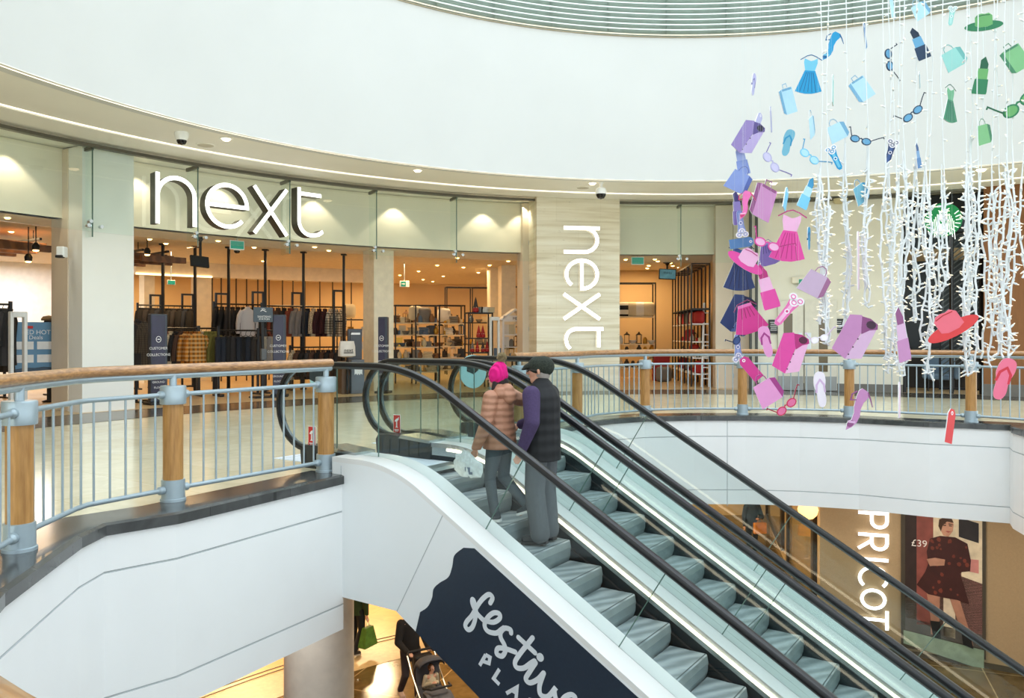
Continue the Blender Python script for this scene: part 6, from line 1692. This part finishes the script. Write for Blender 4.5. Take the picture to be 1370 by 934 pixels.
def hand(mb, w, d, side, M=lambda v: Vector(v), spread=(0, 1, 0), curl=.35, s=1.0):
    """palm, four unequal bent fingers and a thumb; w wrist, d pointing direction, spread across the palm"""
    w = Vector(w); d = Vector(d).normalized(); sp = Vector(spread); sp = (sp-d*sp.dot(d)).normalized(); nrm = d.cross(sp)*side
    pc = w+d*.05*s
    caps(mb, w+d*.005, .024*s, w+d*.075*s, .036*s, flat=nrm, k=.5)
    for i, (off_, ln) in enumerate(((-.030, .066), (-.010, .076), (.011, .071), (.030, .056))):
        a = w+d*.085*s+sp*off_*s; b = a+(d*math.cos(curl*.6)+nrm*math.sin(curl*.6))*ln*.5*s; c = b+(d*math.cos(curl*2)+nrm*math.sin(curl*2))*ln*.5*s
        caps(mb, a, .0100*s, b, .0092*s, n=8, hem=2); caps(mb, b, .0092*s, c, .0078*s, n=8, hem=2)
    a = w+d*.03*s-sp*.03*s; b = a+(d*.7-sp*.6+nrm*.3).normalized()*.038*s; c = b+(d*.95-sp*.1+nrm*.3).normalized()*.032*s
    caps(mb, a, .0125*s, b, .0108*s, n=8, hem=2); caps(mb, b, .0108*s, c, .0085*s, n=8, hem=2)
def person(label, loc, rz, H, J, look, outfit, handdir=None, top=None, parts=True, vs=.011):
    """one continuous body; clothing, hair and hat are its children. J overrides joints, look = head turn"""
    s = H/1.76
    r = thing('person', label, 'person', loc, rz)
    RM[r.name] = Matrix.Translation(Vector(loc)) @ Matrix.Rotation(rz, 4, 'Z') @ Matrix.Scale(s, 4)
    r.scale = (s, s, s)
    W = RM[r.name]
    j = dict(BASE); j.update(J); j = {k: Vector(v) for k, v in j.items()}
    w = lambda v: W @ Vector(v)
    class LB(MB):
        pass
    def cap(mb, a, ra, b, rb, flat=None, k=1.0): caps(mb, a, ra, b, rb, flat, k)
    # body (local), one surface
    B = MB(); hd = j['head']; HR = Matrix.Rotation(look, 3, 'Z')
    hv = lambda x, y, z: hd+HR @ Vector((x, y, z))
    cap(B, j['pel'], .135, j['waist'], .12, (0, 1, 0), .75); cap(B, j['waist'], .12, j['chest'], .15, (0, 1, 0), .68); cap(B, j['chest'], .15, j['neck']-Vector((0, 0, .07)), .085, (0, 1, 0), .7)
    cap(B, j['neck']-Vector((0, 0, .08)), .062, hd-Vector((0, .01, .05)), .056)
    for q in 'LR':
        cap(B, j['chest']+Vector((0, 0, .06)), .09, j['s'+q], .062); cap(B, j['s'+q], .056, j['e'+q], .043); cap(B, j['e'+q], .041, j['w'+q], .027)
        cap(B, j['h'+q], .088, j['k'+q], .058); cap(B, j['k'+q], .056, j['a'+q], .04); cap(B, j['a'+q]+Vector((0, -.02, -.03)), .038, j['f'+q], .034)
        dd, spv = (handdir or {}).get(q, ((j['w'+q]-j['e'+q]), (0, 1, 0)))
        hand(B, j['w'+q], dd, 1 if q == 'R' else -1, spread=spv)
    cap(B, hv(0, -.012, .03), .088, hv(0, .0, .045), .088, HR @ Vector((1, 0, 0)), .88)       # skull
    cap(B, hv(0, .03, -.05), .058, hv(0, .045, -.075), .046, HR @ Vector((1, 0, 0)), .9)       # jaw and chin
    cap(B, hv(0, .045, 0), .06, hv(0, .05, .05), .055)                                        # face
    cap(B, hv(0, .098, .022), .011, hv(0, .118, -.012), .016)                                 # nose
    cap(B, hv(-.03, .092, .038), .012, hv(.03, .092, .038), .012)                             # brow
    cap(B, hv(-.018, .094, -.045), .009, hv(.018, .094, -.045), .009)                         # lips
    for e in (-1, 1): cap(B, hv(.083*e, -.005, .02), .016, hv(.085*e, -.008, -.012), .011)    # ears
    for m_ in (B,): m_.v = [w(v) for v in m_.v]
    vox(B, 'body', [SKIN], r, vs*.62*s, 2)
    def cloth(name, m, segs, size=vs, sm=5, cut=None):
        mb = MB()
        for a in segs: cap(mb, *a)
        mb.v = [w(v) for v in mb.v]
        o = vox(mb, name, [m], r, size*s, sm)
        if cut is not None:                          # a clean hem
            bm = bmesh.new(); bm.from_mesh(o.data)
            bmesh.ops.bisect_plane(bm, geom=bm.verts[:]+bm.edges[:]+bm.faces[:], plane_co=(0, 0, cut), plane_no=(0, 0, -1), clear_outer=True)
            bmesh.ops.holes_fill(bm, edges=[e for e in bm.edges if e.is_boundary], sides=0)
            bm.to_mesh(o.data); bm.free()
        return o
    def solid(name, m, f):
        mb = MB(); f(mb); mb.v = [w(v) for v in mb.v]; return mb.build(name, [m], r)
    # eyes
    for e in (-1, 1):
        solid('eye', mat('eye_dark', (40, 30, 26), .2), lambda mb: caps(mb, hv(.03*e, .098, .017), .008, hv(.031*e, .1, .017), .008, n=8, hem=2))
    outfit(j, hv, HR, cloth, solid, r, w)
    return r
def trouser_segs(j, r1=.115, r2=.078, r3=.07, pel=.15):
    S = [(j['pel'], pel, j['waist']-Vector((0, 0, .06)), pel-.02, (0, 1, 0), .82)]
    for q in 'LR': S += [(j['h'+q], r1, j['k'+q], r2), (j['k'+q], r2, j['a'+q]+Vector((0, .0, .02)), r3)]
    return S
def shoes(j, solid, m, sole, w=.05):
    for q in 'LR':
        a, f = j['a'+q], j['f'+q]; d = (f-a); 
        def mk(mb, a=a, f=f):
            caps(mb, a+Vector((0, -.03, -.02)), .048, Vector((f.x, f.y, f.z+.01)), .042, (0, 0, 1), .8)
            caps(mb, a+Vector((0, -.02, .01)), .048, a+Vector((0, 0, .03)), .046)
        sh = solid('shoe', m, mk)
        def so(mb, a=a, f=f): 
            u = (f-a); u.z = 0; u = u.normalized() if u.length > 1e-4 else Vector((0, 1, 0)); c = Vector((0, 0, 1))
            d_ = (f-(a+Vector((0, -.03, -.05)))).normalized(); vv = Vector((u.y, -u.x, 0)); nn = vv.cross(d_)
            if nn.z < 0: nn = -nn
            A = a+Vector((0, -.0, 0))-u*.075-nn*.05; Bq = f+u*.045-nn*.024
            rings = []
            for t, ww in ((0, .03), (.12, .042), (.5, .042), (.8, .05), (.95, .04), (1, .02)):
                p = A.lerp(Bq, t); rings.append([p+vv*ww-nn*.016, p-vv*ww-nn*.016, p-vv*ww+nn*.012, p+vv*ww+nn*.012])
            mb.loft(rings)
        solid('shoe_sole', sole, so)

# --- the man on the escalator
UPRZ = math.atan2(.8242, .5663)
ZP = 1.43
def stepz(phase, s, T):                              # tread height under a point of the flight
    pn, fn = profile(ZN, 0, S0-.2, S1, 1.3)
    k = math.ceil((s-phase)/.363)
    return fn(phase+k*.363), phase+k*.363
def man_outfit(j, hv, HR, cloth, solid, r, w):
    cloth('trousers', mat('grey_trousers', (92, 96, 100), .9, noise=(30, .06)), trouser_segs(j, .108, .098, .096, .15))
    VE = bumpy('black_quilted_vest', (10, 12, 17), 'Z', 3.0, .22, .7)
    PU = mat('purple_fleece', (70, 56, 92), .95, noise=(60, .08))
    slv = []
    for q in 'LR': slv += [(j['s'+q], .088 if q == 'L' else .07, j['e'+q], .074), (j['e'+q], .074, j['w'+q]+(j['e'+q]-j['w'+q])*.04, .053)]
    slv += [(j['chest'], .15, j['neck']-Vector((0, 0, .05)), .09, (0, 1, 0), .75)]
    cloth('fleece_sleeves', PU, slv)
    cloth('quilted_vest', VE, [((0, -.0, .70), .21, (0, 0, 1.1), .20, (0, 1, 0), .84), ((0, 0, 1.1), .20, (0, .0, 1.34), .205, (0, 1, 0), .82), ((0, 0, 1.34), .20, (0, -.0, 1.44), .15, (0, 1, 0), .74),
                               ((-.09, 0, 1.43), .085, (.13, 0, 1.42), .1), ((0, -.01, 1.44), .085, (0, .0, 1.535), .074)], cut=.80)
    shoes(j, solid, mat('dark_grey_shoe', (52, 52, 54), .7), mat('black_sole', (30, 30, 32), .6))
    # cropped grey hair at the back and sides
    cloth('hair', mat('grey_hair', (160, 152, 146), .9), [(hv(0, -.035, .02), .083, hv(0, -.03, -.02), .074, HR @ Vector((1, 0, 0)), 1.02)], .008, 1)
    CAPM = mat('dark_green_tweed_cap', (44, 50, 42), .95, noise=(90, .3))
    cloth('flat_cap', CAPM, [(hv(0, -.045, .055), .101, hv(0, .02, .06), .094, HR @ Vector((1, 0, 0)), .98), (hv(0, .03, .085), .085, hv(0, .095, .058), .066, (0, 0, 1), .42), (hv(0, .1, .048), .066, hv(0, .12, .04), .06, (0, 0, 1), .18)], .008, 3)
    GL = mat('spectacle_frame', (60, 54, 50), .4)
    def gl(mb):
        for e in (-1, 1):
            c = hv(.033*e, .115, .018); mb.tube([c+HR @ Vector((.024*math.cos(t), 0, .018*math.sin(t))) for t in [2*PI*k/14 for k in range(14)]], .0028, 5, closed=True)
            mb.tube([hv(.057*e, .113, .022), hv(.088*e, .06, .024), hv(.09*e, -.01, .02)], .0028, 5)
        mb.tube([hv(-.01, .117, .022), hv(.01, .117, .022)], .0028, 5)
    solid('spectacles', GL, gl)
sM, TM_ = -4.28, 6.84
zt_, sn_ = stepz(-3.80, sM, TM_)
p = E(sn_-.17, TM_, zt_)
person('person in a black quilted vest, purple sleeves and dark flat cap standing on the escalator', p, UPRZ, 1.84,
       {'wL': (-.27, .05, .93), 'eL': (-.27, -.06, 1.18), 'sL': (-.19, 0, 1.43), 'wR': (.12, .33, 1.1), 'eR': (.2, .1, 1.17), 'head': (.0, .03, 1.635), 'aL': (-.1, -.04, .09), 'fL': (-.13, .1, .04), 'aR': (.1, -.02, .09), 'fR': (.13, .12, .04)}, R_(22), man_outfit)

# --- the woman ahead of him, mid step
def woman_outfit(j, hv, HR, cloth, solid, r, w):
    cloth('trousers', mat('slate_trousers', (74, 84, 90), .85, noise=(30, .05)), trouser_segs(j, .105, .068, .055, .15))
    TA = bumpy('tan_puffer', (176, 126, 100), 'Z', 4.2, .33, .6, 2.5)
    cloth('puffer_jacket', TA, [((0, -.0, .74), .225, (0, 0, 1.05), .20, (0, 1, 0), .86), ((0, 0, 1.05), .19, (0, .0, 1.33), .185, (0, 1, 0), .8), ((0, 0, 1.33), .18, (0, -.0, 1.44), .12, (0, 1, 0), .8), ((-.1, 0, 1.42), .085, (.1, 0, 1.42), .085),
          (j['sL'], .09, j['eL'], .078), (j['eL'], .078, j['wL'], .056), (j['sR'], .09, j['eR'], .078), (j['eR'], .078, j['wR'], .056), ((0, -.02, 1.43), .1, (0, -.0, 1.51), .09)], .0105, 4, cut=.84)
    cloth('hood', TA, [((-.09, -.06, 1.47), .075, (.09, -.06, 1.47), .075), ((0, -.12, 1.43), .095, (0, -.1, 1.5), .08), ((.1, -.02, 1.5), .07, (.13, -.06, 1.44), .07)], .0105, 3)
    shoes(j, solid, mat('dark_trainer', (44, 52, 58), .7), mat('white_sole', (224, 226, 226), .6))
    HB = mat('dark_hair', (34, 26, 26), .6)
    cloth('hair', HB, [(hv(0, -.03, .02), .092, hv(0, -.03, -.04), .085), (hv(-.05, .01, -.02), .04, hv(-.055, .03, -.13), .035), (hv(.05, .01, -.02), .04, hv(.055, .03, -.13), .035), (hv(0, -.06, -.04), .07, hv(0, -.06, -.12), .05)], .009, 2)
    PK = bumpy('hot_pink_knit', (226, 14, 130), 'X', 9, .5, .9, .3)
    cloth('bobble_hat', PK, [(hv(0, -.02, .04), .108, hv(0, -.025, .105), .088), (hv(0, -.005, .025), .112, hv(0, -.01, .055), .11)], .009, 3)
    def pom(mb):
        rr = random.Random(3); c = hv(.0, -.05, .235)
        for k in range(240):
            d = Vector((rr.gauss(0, 1), rr.gauss(0, 1), rr.gauss(0, 1))).normalized(); mb.tube([c, c+d*rr.uniform(.05, .064)], [.007, .003], 4)
    solid('pompom', mat('beige_faux_fur', (158, 142, 108), .95), pom)
    solid('arm_badge', mat('pale_badge', (226, 214, 200), .6), lambda mb: caps(mb, (-.285, .0, 1.23), .012, (-.285, .03, 1.23), .012, n=8, hem=2))
    def gl(mb):
        for e in (-1, 1):
            c = hv(.033*e, .115, .018); mb.tube([c+HR @ Vector((.022*math.cos(t), 0, .018*math.sin(t))) for t in [2*PI*k/12 for k in range(12)]], .0025, 5, closed=True)
            mb.tube([hv(.055*e, .113, .022), hv(.088*e, .03, .024)], .0025, 5)
    solid('spectacles', mat('spectacle_frame', (60, 54, 50), .4), gl)
sW, TW = -4.62, 6.62
zw, snw = stepz(-3.80, sW, TW)
pw_ = E(snw-.17, TW, zw)
woman = person('person in a pink bobble hat and tan puffer jacket stepping up the escalator', pw_, UPRZ, 1.55,
       {'wL': (-.275, .13, .86), 'eL': (-.265, -.0, 1.13), 'sL': (-.18, 0, 1.42), 'sR': (.18, 0, 1.42), 'eR': (.38, -.03, 1.36), 'wR': (.2, .1, 1.52),
        'hL': (-.09, 0, .9), 'kL': (-.1, .07, .5), 'aL': (-.1, .0, .09), 'fL': (-.12, .15, .035), 'hR': (.09, 0, .9), 'kR': (.1, .02, .49), 'aR': (.11, -.28, .20), 'fR': (.115, -.2, .10), 'head': (0, .035, 1.635)}, R_(30), woman_outfit)
# the crumpled white carrier bag in her left hand
W = RM[woman.name]
t = thing('plastic_bag', 'crumpled white plastic bag held low by the person in tan', 'bag', W @ Vector((-.28, .2, .7)))
mb = MB(); rr = random.Random(5)
rings = []
for z, a, b in ((-.20, .02, .05), (-.19, .05, .13), (-.12, .06, .17), (-.04, .065, .18), (.03, .045, .14), (.08, .02, .06), (.11, .012, .03)):
    rings.append([Vector((-.30+a*.6*math.cos(t_)*(1+rr.uniform(-.4, .4))+.08*z, .24+b*math.sin(t_)*(1+rr.uniform(-.3, .25))+.3*z, .72+z*.9+rr.uniform(-.02, .02))) for t_ in [2*PI*k/14 for k in range(14)]])
mb.loft(rings, sm=False); mb.v = [W @ v for v in mb.v]; mb.build('bag_sheet', [mat('white_polythene', (222, 228, 228), .35, noise=(30, .1))], t)
mb = MB(); mb.box((-.348, .2, .62), (.006, .07, .05)); mb.box((-.345, .16, .58), (.006, .05, .03), .1); mb.v = [W @ v for v in mb.v]; mb.build('printed_patch', [mat('grey_blue_print', (96, 110, 130), .5)], t)

# --- people on the lower floor
def plain_outfit(topc, legc, hairc, coat_len=.8, shoec=(60, 50, 46), long_hair=False):
    def f(j, hv, HR, cloth, solid, r, w):
        cloth('trousers', mat('cloth_%d_%d_%d' % legc, legc, .85), trouser_segs(j, .105, .072, .06, .148))
        C = mat('cloth_%d_%d_%d' % topc, topc, .85)
        cloth('top', C, [((0, 0, coat_len-.1), .19, (0, 0, 1.1), .17, (0, 1, 0), .82), ((0, 0, 1.1), .17, (0, 0, 1.34), .18, (0, 1, 0), .78), ((0, 0, 1.34), .17, (0, 0, 1.45), .1, (0, 1, 0), .8), ((-.1, 0, 1.42), .08, (.1, 0, 1.42), .08),
              (j['sL'], .08, j['eL'], .068), (j['eL'], .068, j['wL'], .046), (j['sR'], .08, j['eR'], .068), (j['eR'], .068, j['wR'], .046)], .013, cut=coat_len)
        S = [(hv(0, -.03, .04), .094, hv(0, -.03, -.02), .085)]
        if long_hair: S += [(hv(0, -.06, -.03), .08, hv(0, -.07, -.22), .06)]
        cloth('hair', mat('hair_%d_%d_%d' % hairc, hairc, .7), S, .012, 2)
        shoes(j, solid, mat('shoe_%d_%d_%d' % shoec, shoec, .7), mat('pale_sole', (190, 180, 168), .6))
    return f
# shopper with the green bag, seen between column and escalator
d0 = 16.3; q = P(486, 700, d0)
bp_ = person('person in a dark green coat carrying a green bag on the lower floor', (q.x-.12, q.y, LZ+.01), R_(-30), 1.68, {'wR': (.24, .02, .86), 'eR': (.25, -.03, 1.15), 'aR': (.1, -.2, .12), 'fR': (.1, -.06, .05)}, 0, plain_outfit((44, 62, 26), (24, 24, 26), (120, 84, 40), .85, (40, 36, 34), True), vs=.014)
W = RM[bp_.name]
t = thing('shopping_bag', 'green shopping bag held at the lower left behind the white column', 'bag', W @ Vector((.25, .03, .3)))
mb = MB(); mb.loft([[Vector((.26+x*a, .03+y*b, z)) for x, y in ((-1, -1), (1, -1), (1, 1), (-1, 1))] for z, a, b in ((.2, .09, .19), (.22, .1, .2), (.55, .06, .13), (.6, .05, .12))]); mb.v = [W @ v for v in mb.v]; mb.build('bag_body', [mat('bag_green', (74, 122, 36), .6, noise=(12, .15))], t)
mb = MB()
for y in (-.06, .12): mb.tube([(.26, y*.8, .58), (.25, .03+y*.2, .7), (.245, .03, .78)], .008, 6)
mb.v = [W @ v for v in mb.v]; mb.build('bag_handle', [mat('pale_strap', (206, 206, 196), .6)], t)
# parent with pushchair
d1 = 14.2; q = P(549, 800, d1)
RZP = R_(-150)
pa = person('person in a black top and grey leggings pushing a pushchair', (q.x, q.y, LZ+.01), RZP, 1.70, {'wL': (-.2, .34, 1.03), 'wR': (.2, .34, 1.03), 'eL': (-.26, .05, 1.12), 'eR': (.26, .05, 1.12), 'kL': (-.1, .1, .5), 'aL': (-.1, .1, .09), 'fL': (-.1, .24, .035), 'aR': (.1, -.22, .12), 'fR': (.1, -.09, .05)}, 0,
            plain_outfit((22, 20, 22), (66, 58, 62), (60, 40, 30), .9, (206, 176, 160), True), handdir={'L': ((.2, 1, -.1), (1, 0, 0)), 'R': ((-.2, 1, -.1), (1, 0, 0))}, vs=.014)
PB = Matrix.Translation(Vector((q.x, q.y, LZ))) @ Matrix.Rotation(RZP, 4, 'Z') @ Matrix.Translation((0, .98, 0))
t = thing('pushchair', 'dark grey pushchair with a hood, pushed across the lower floor', 'pushchair', PB.translation)
def tb(nm, m, paths, r_, par=None):
    mb = MB()
    for p_ in paths: mb.tube([PB @ Vector(k) for k in p_], r_, 8)
    return mb.build(nm, [m], par or t)
SIL = mat('pushchair_alloy', (180, 172, 156), .3, .8); PCG = mat('pushchair_grey_fabric', (74, 74, 80), .85); PCD = mat('pushchair_dark', (30, 30, 32), .7)
tb('frame', SIL, [[(s*.25, -.52, 1.0), (s*.25, -.3, .75), (s*.25, .1, .42), (s*.22, .42, .14)] for s in (-1, 1)]+[[(s*.25, -.05, .55), (s*.27, -.3, .14)] for s in (-1, 1)], .016)
tb('handlebar', PCD, [[(-.25, -.52, 1.0), (-.2, -.58, 1.03), (.2, -.58, 1.03), (.25, -.52, 1.0)]], .022)
for s in (-1, 1):
    for y, rr_, nm in ((.42, .1, 'front_wheel'), (-.3, .14, 'rear_wheel')):
        mb = MB(); c = PB @ Vector((s*.28, y, rr_)); ax = (PB.to_3x3() @ Vector((1, 0, 0)))
        pts = [c+ (PB.to_3x3() @ Vector((0, math.cos(k*2*PI/20)*(rr_-.025), math.sin(k*2*PI/20)*(rr_-.025)))) for k in range(20)]
        mb.tube(pts, .025, 8, closed=True); wv = mb.build(nm, [PCD], t)
        mb = MB()
        for k in range(5): mb.cyl(c, c+(PB.to_3x3() @ Vector((0, math.cos(k*2*PI/5)*(rr_-.04), math.sin(k*2*PI/5)*(rr_-.04)))), .008, 5)
        mb.cyl(c-ax*.03, c+ax*.03, .022, 8); mb.build('wheel_spokes', [SIL], wv)
mb = MB(); mb.loft([[PB @ Vector((x*.2, y, z)) for x in (-1, 1) for y, z in ((a, b), (a2, b2))][::1] for (a, b, a2, b2) in ()]) if False else None
mb = MB()
sec = [(-.28, .95), (-.22, .62), (-.05, .5), (.25, .5), (.42, .34)]
for s0 in (0,):
    A = [[PB @ Vector((-.21, y, z)), PB @ Vector((.21, y, z)), PB @ Vector((.21, y+.03, z-.05)), PB @ Vector((-.21, y+.03, z-.05))] for y, z in sec]
    mb.loft(A)
mb.build('seat', [PCG], t)
mb = MB(); rows = []
for k in range(9):                                   # hood: quarter barrel over the seat back
    a = R_(170-100*k/8); rows.append([PB @ Vector((.23*math.cos(R_(180*j/10)), -.12+.34*math.cos(a)*(0.55+.45*math.sin(R_(180*j/10))), .74+.34*math.sin(a)*math.sin(R_(20+140*j/10))**.5)) for j in range(11)])
mb.loft(rows, caps=False, closed=False, sm=True)
o = mb.build('hood', [PCG], t); sol = o.modifiers.new('s', 'SOLIDIFY'); sol.thickness = .012
mb = MB(); rows = []
for y, z, w_ in ((.02, .62, .2), (.2, .64, .22), (.4, .55, .22), (.5, .36, .18), (.5, .26, .16)): rows.append([PB @ Vector((-w_, y, z-.05)), PB @ Vector((-w_*.6, y, z)), PB @ Vector((w_*.6, y, z)), PB @ Vector((w_, y, z-.05)), PB @ Vector((w_*.9, y-.03, z-.12)), PB @ Vector((-w_*.9, y-.03, z-.12))])
mb.loft(rows, sm=True); mb.build('foot_cover', [mat('pushchair_cover', (86, 86, 92), .8, noise=(8, .15))], t)
mb = MB(); mb.box((0, -.05, .3), (.4, .5, .2), M=PB, bev=.05); mb.build('basket', [PCD], t)
mb = MB(); mb.tube([PB @ Vector(k) for k in ((-.23, .1, .68), (-.18, .3, .72), (.18, .3, .72), (.23, .1, .68))], .02, 8); mb.build('bumper_bar', [PCD], t)
mb = MB(); mb.box((-.02, -.5, .86), (.34, .16, .26), M=PB, bev=.04); mb.build('parent_bag', [BLKM], t)
# the small child in it
def child_outfit(j, hv, HR, cloth, solid, r, w):
    cloth('top', mat('pale_knit', (190, 176, 150), .9), [((0, 0, .95), .15, (0, 0, 1.3), .16, (0, 1, 0), .85), ((0, 0, 1.3), .15, (0, 0, 1.44), .09), (j['sL'], .075, j['eL'], .066), (j['eL'], .066, j['wL'], .05), (j['sR'], .075, j['eR'], .066), (j['eR'], .066, j['wR'], .05)], .02)
    cloth('trousers', mat('dark_tights', (60, 60, 70), .9), trouser_segs(j, .1, .075, .06, .14), .02)
    cloth('hair', mat('brown_child_hair', (110, 70, 40), .7), [(hv(0, -.03, .05), .1, hv(0, -.03, -.0), .092)], .016, 2)
    shoes(j, solid, mat('child_shoe', (120, 80, 80), .7), mat('pale_sole', (190, 180, 168), .6))
cl = PB @ Vector((0, -.1, .02))
person('small child with brown hair sitting in the pushchair', cl, RZP, .92, {'hL': (-.09, .02, .92), 'hR': (.09, .02, .92), 'kL': (-.1, .42, .98), 'kR': (.1, .42, .98), 'aL': (-.1, .6, .66), 'aR': (.1, .6, .66), 'fL': (-.1, .72, .62), 'fR': (.1, .72, .62), 'wL': (-.08, .22, 1.28), 'wR': (.08, .22, 1.28), 'head': (0, .03, 1.66)}, R_(20), child_outfit, vs=.016)
# shopper with an orange bag far below
d2 = 23.6; q = P(1006, 700, d2)
o_ = person('person in navy clothes holding an orange bag, far off on the lower floor', (q.x, q.y, LZ+.01), R_(190), 1.75, {'wL': (-.08, .26, 1.14), 'eL': (-.28, .06, 1.12), 'wR': (.26, .05, .9)}, 0, plain_outfit((30, 44, 58), (40, 52, 64), (50, 40, 34), .82, (34, 32, 32)), vs=.016)
W = RM[o_.name]
t = thing('shopping_bag', 'orange shopping bag held by the person in navy clothes', 'bag', W @ Vector((-.1, .3, .9)))
mb = MB(); mb.box((-.1, .3, .86), (.38, .12, .32), bev=.02); mb.v = [W @ v for v in mb.v]; mb.build('bag_body', [mat('bag_orange', (222, 140, 36), .6, noise=(10, .15))], t)
mb = MB(); mb.tube([(-.2, .3, 1.0), (-.14, .29, 1.12), (-.06, .29, 1.12), (0, .3, 1.0)], .01, 6); mb.v = [W @ v for v in mb.v]; mb.build('bag_handle', [mat('bag_strap_tan', (180, 110, 40), .6)], t)
# ================================================================== light, world, camera
w = bpy.data.worlds.new('World'); SC.world = w; w.use_nodes = True
bg = w.node_tree.nodes['Background']; bg.inputs[0].default_value = (.90, 1.0, 1.07, 1); bg.inputs[1].default_value = 2.75
def area(name, loc, size, energy, col=(1, .96, .9), rot=(0, 0, 0), shape='DISK'):
    l = bpy.data.lights.new(name, 'AREA'); l.energy = energy; l.size = size; l.color = col; l.shape = shape
    o = bpy.data.objects.new(name, l); COL.objects.link(o); o.location = loc; o.rotation_euler = rot; return o
for i, (x, R) in enumerate(((40, 18), (40, 23), (240, 19), (330, 23), (400, 19.5), (560, 19), (570, 24), (640, 21), (700, 25), (480, 27), (200, 27), (860, 19), (890, 23))):
    p = pol(x, R); area('shop_ceiling_lamp', (p.x, p.y, ZC-.06), 1.2, 72, (1, .68, .36))
for i, (x, R) in enumerate(((240, 15.5), (350, 17), (500, 19), (300, 21))):
    p = pol(x, R); area('lower_shop_lamp', (p.x, p.y, -1.2), 1.2, 300, (1, .74, .42))
for p in ((2.5, 22), (5, 19), (5, 27)):
    area('lower_mall_lamp', (p[0], p[1], -1.2), 1.2, 200, (1, .76, .46))
for k in range(6):
    a = R_(20+24*k); p = circ(a, 7.9, -1.3); area('lower_wall_lamp', p, .6, 60, (1, .86, .66))
for i, x in enumerate((18, 190, 300, 425, 532, 650, 700)):
    p = pol(x, 14.93); l = bpy.data.lights.new('header_spot', 'SPOT'); l.energy = 42; l.color = (1, .86, .66); l.spot_size = R_(96); l.spot_blend = .25; l.shadow_soft_size = .05
    o = bpy.data.objects.new('header_spot', l); COL.objects.link(o); o.location = (p.x, p.y, 4.86)
p = pol(40, 24); area('far_room_daylight_fill', (p.x, p.y, ZC-.1), 2, 130, (.95, .97, 1))  # added neutral fill standing in for daylight in the white far room
p = P(360, 800, 9.3); area('lower_column_fill', (p.x, p.y, -1.3), .8, 22, (1, .95, .88))  # added fill under the slab to brighten the round column, no real fitting
cam = bpy.data.cameras.new('camera'); co = bpy.data.objects.new('camera', cam); COL.objects.link(co)
co.location = (0, 0, EYE); co.rotation_euler = (R_(90), 0, 0)
cam.sensor_width = 36; cam.lens = 36*F/1370; cam.shift_y = -(467-HY)/1370; cam.clip_start = .05; cam.clip_end = 200
SC.camera = co
vs = SC.view_settings; vs.view_transform = 'Standard'; vs.look = 'None'; vs.gamma = 1; vs.exposure = 0.0; vs.use_curve_mapping = False
SC.render.film_transparent = False
try:
    SC.cycles.use_denoising = True; SC.cycles.max_bounces = 8; SC.cycles.transparent_max_bounces = 24
    SC.cycles.caustics_reflective = False; SC.cycles.caustics_refractive = False; SC.cycles.sample_clamp_indirect = 6
except Exception: pass
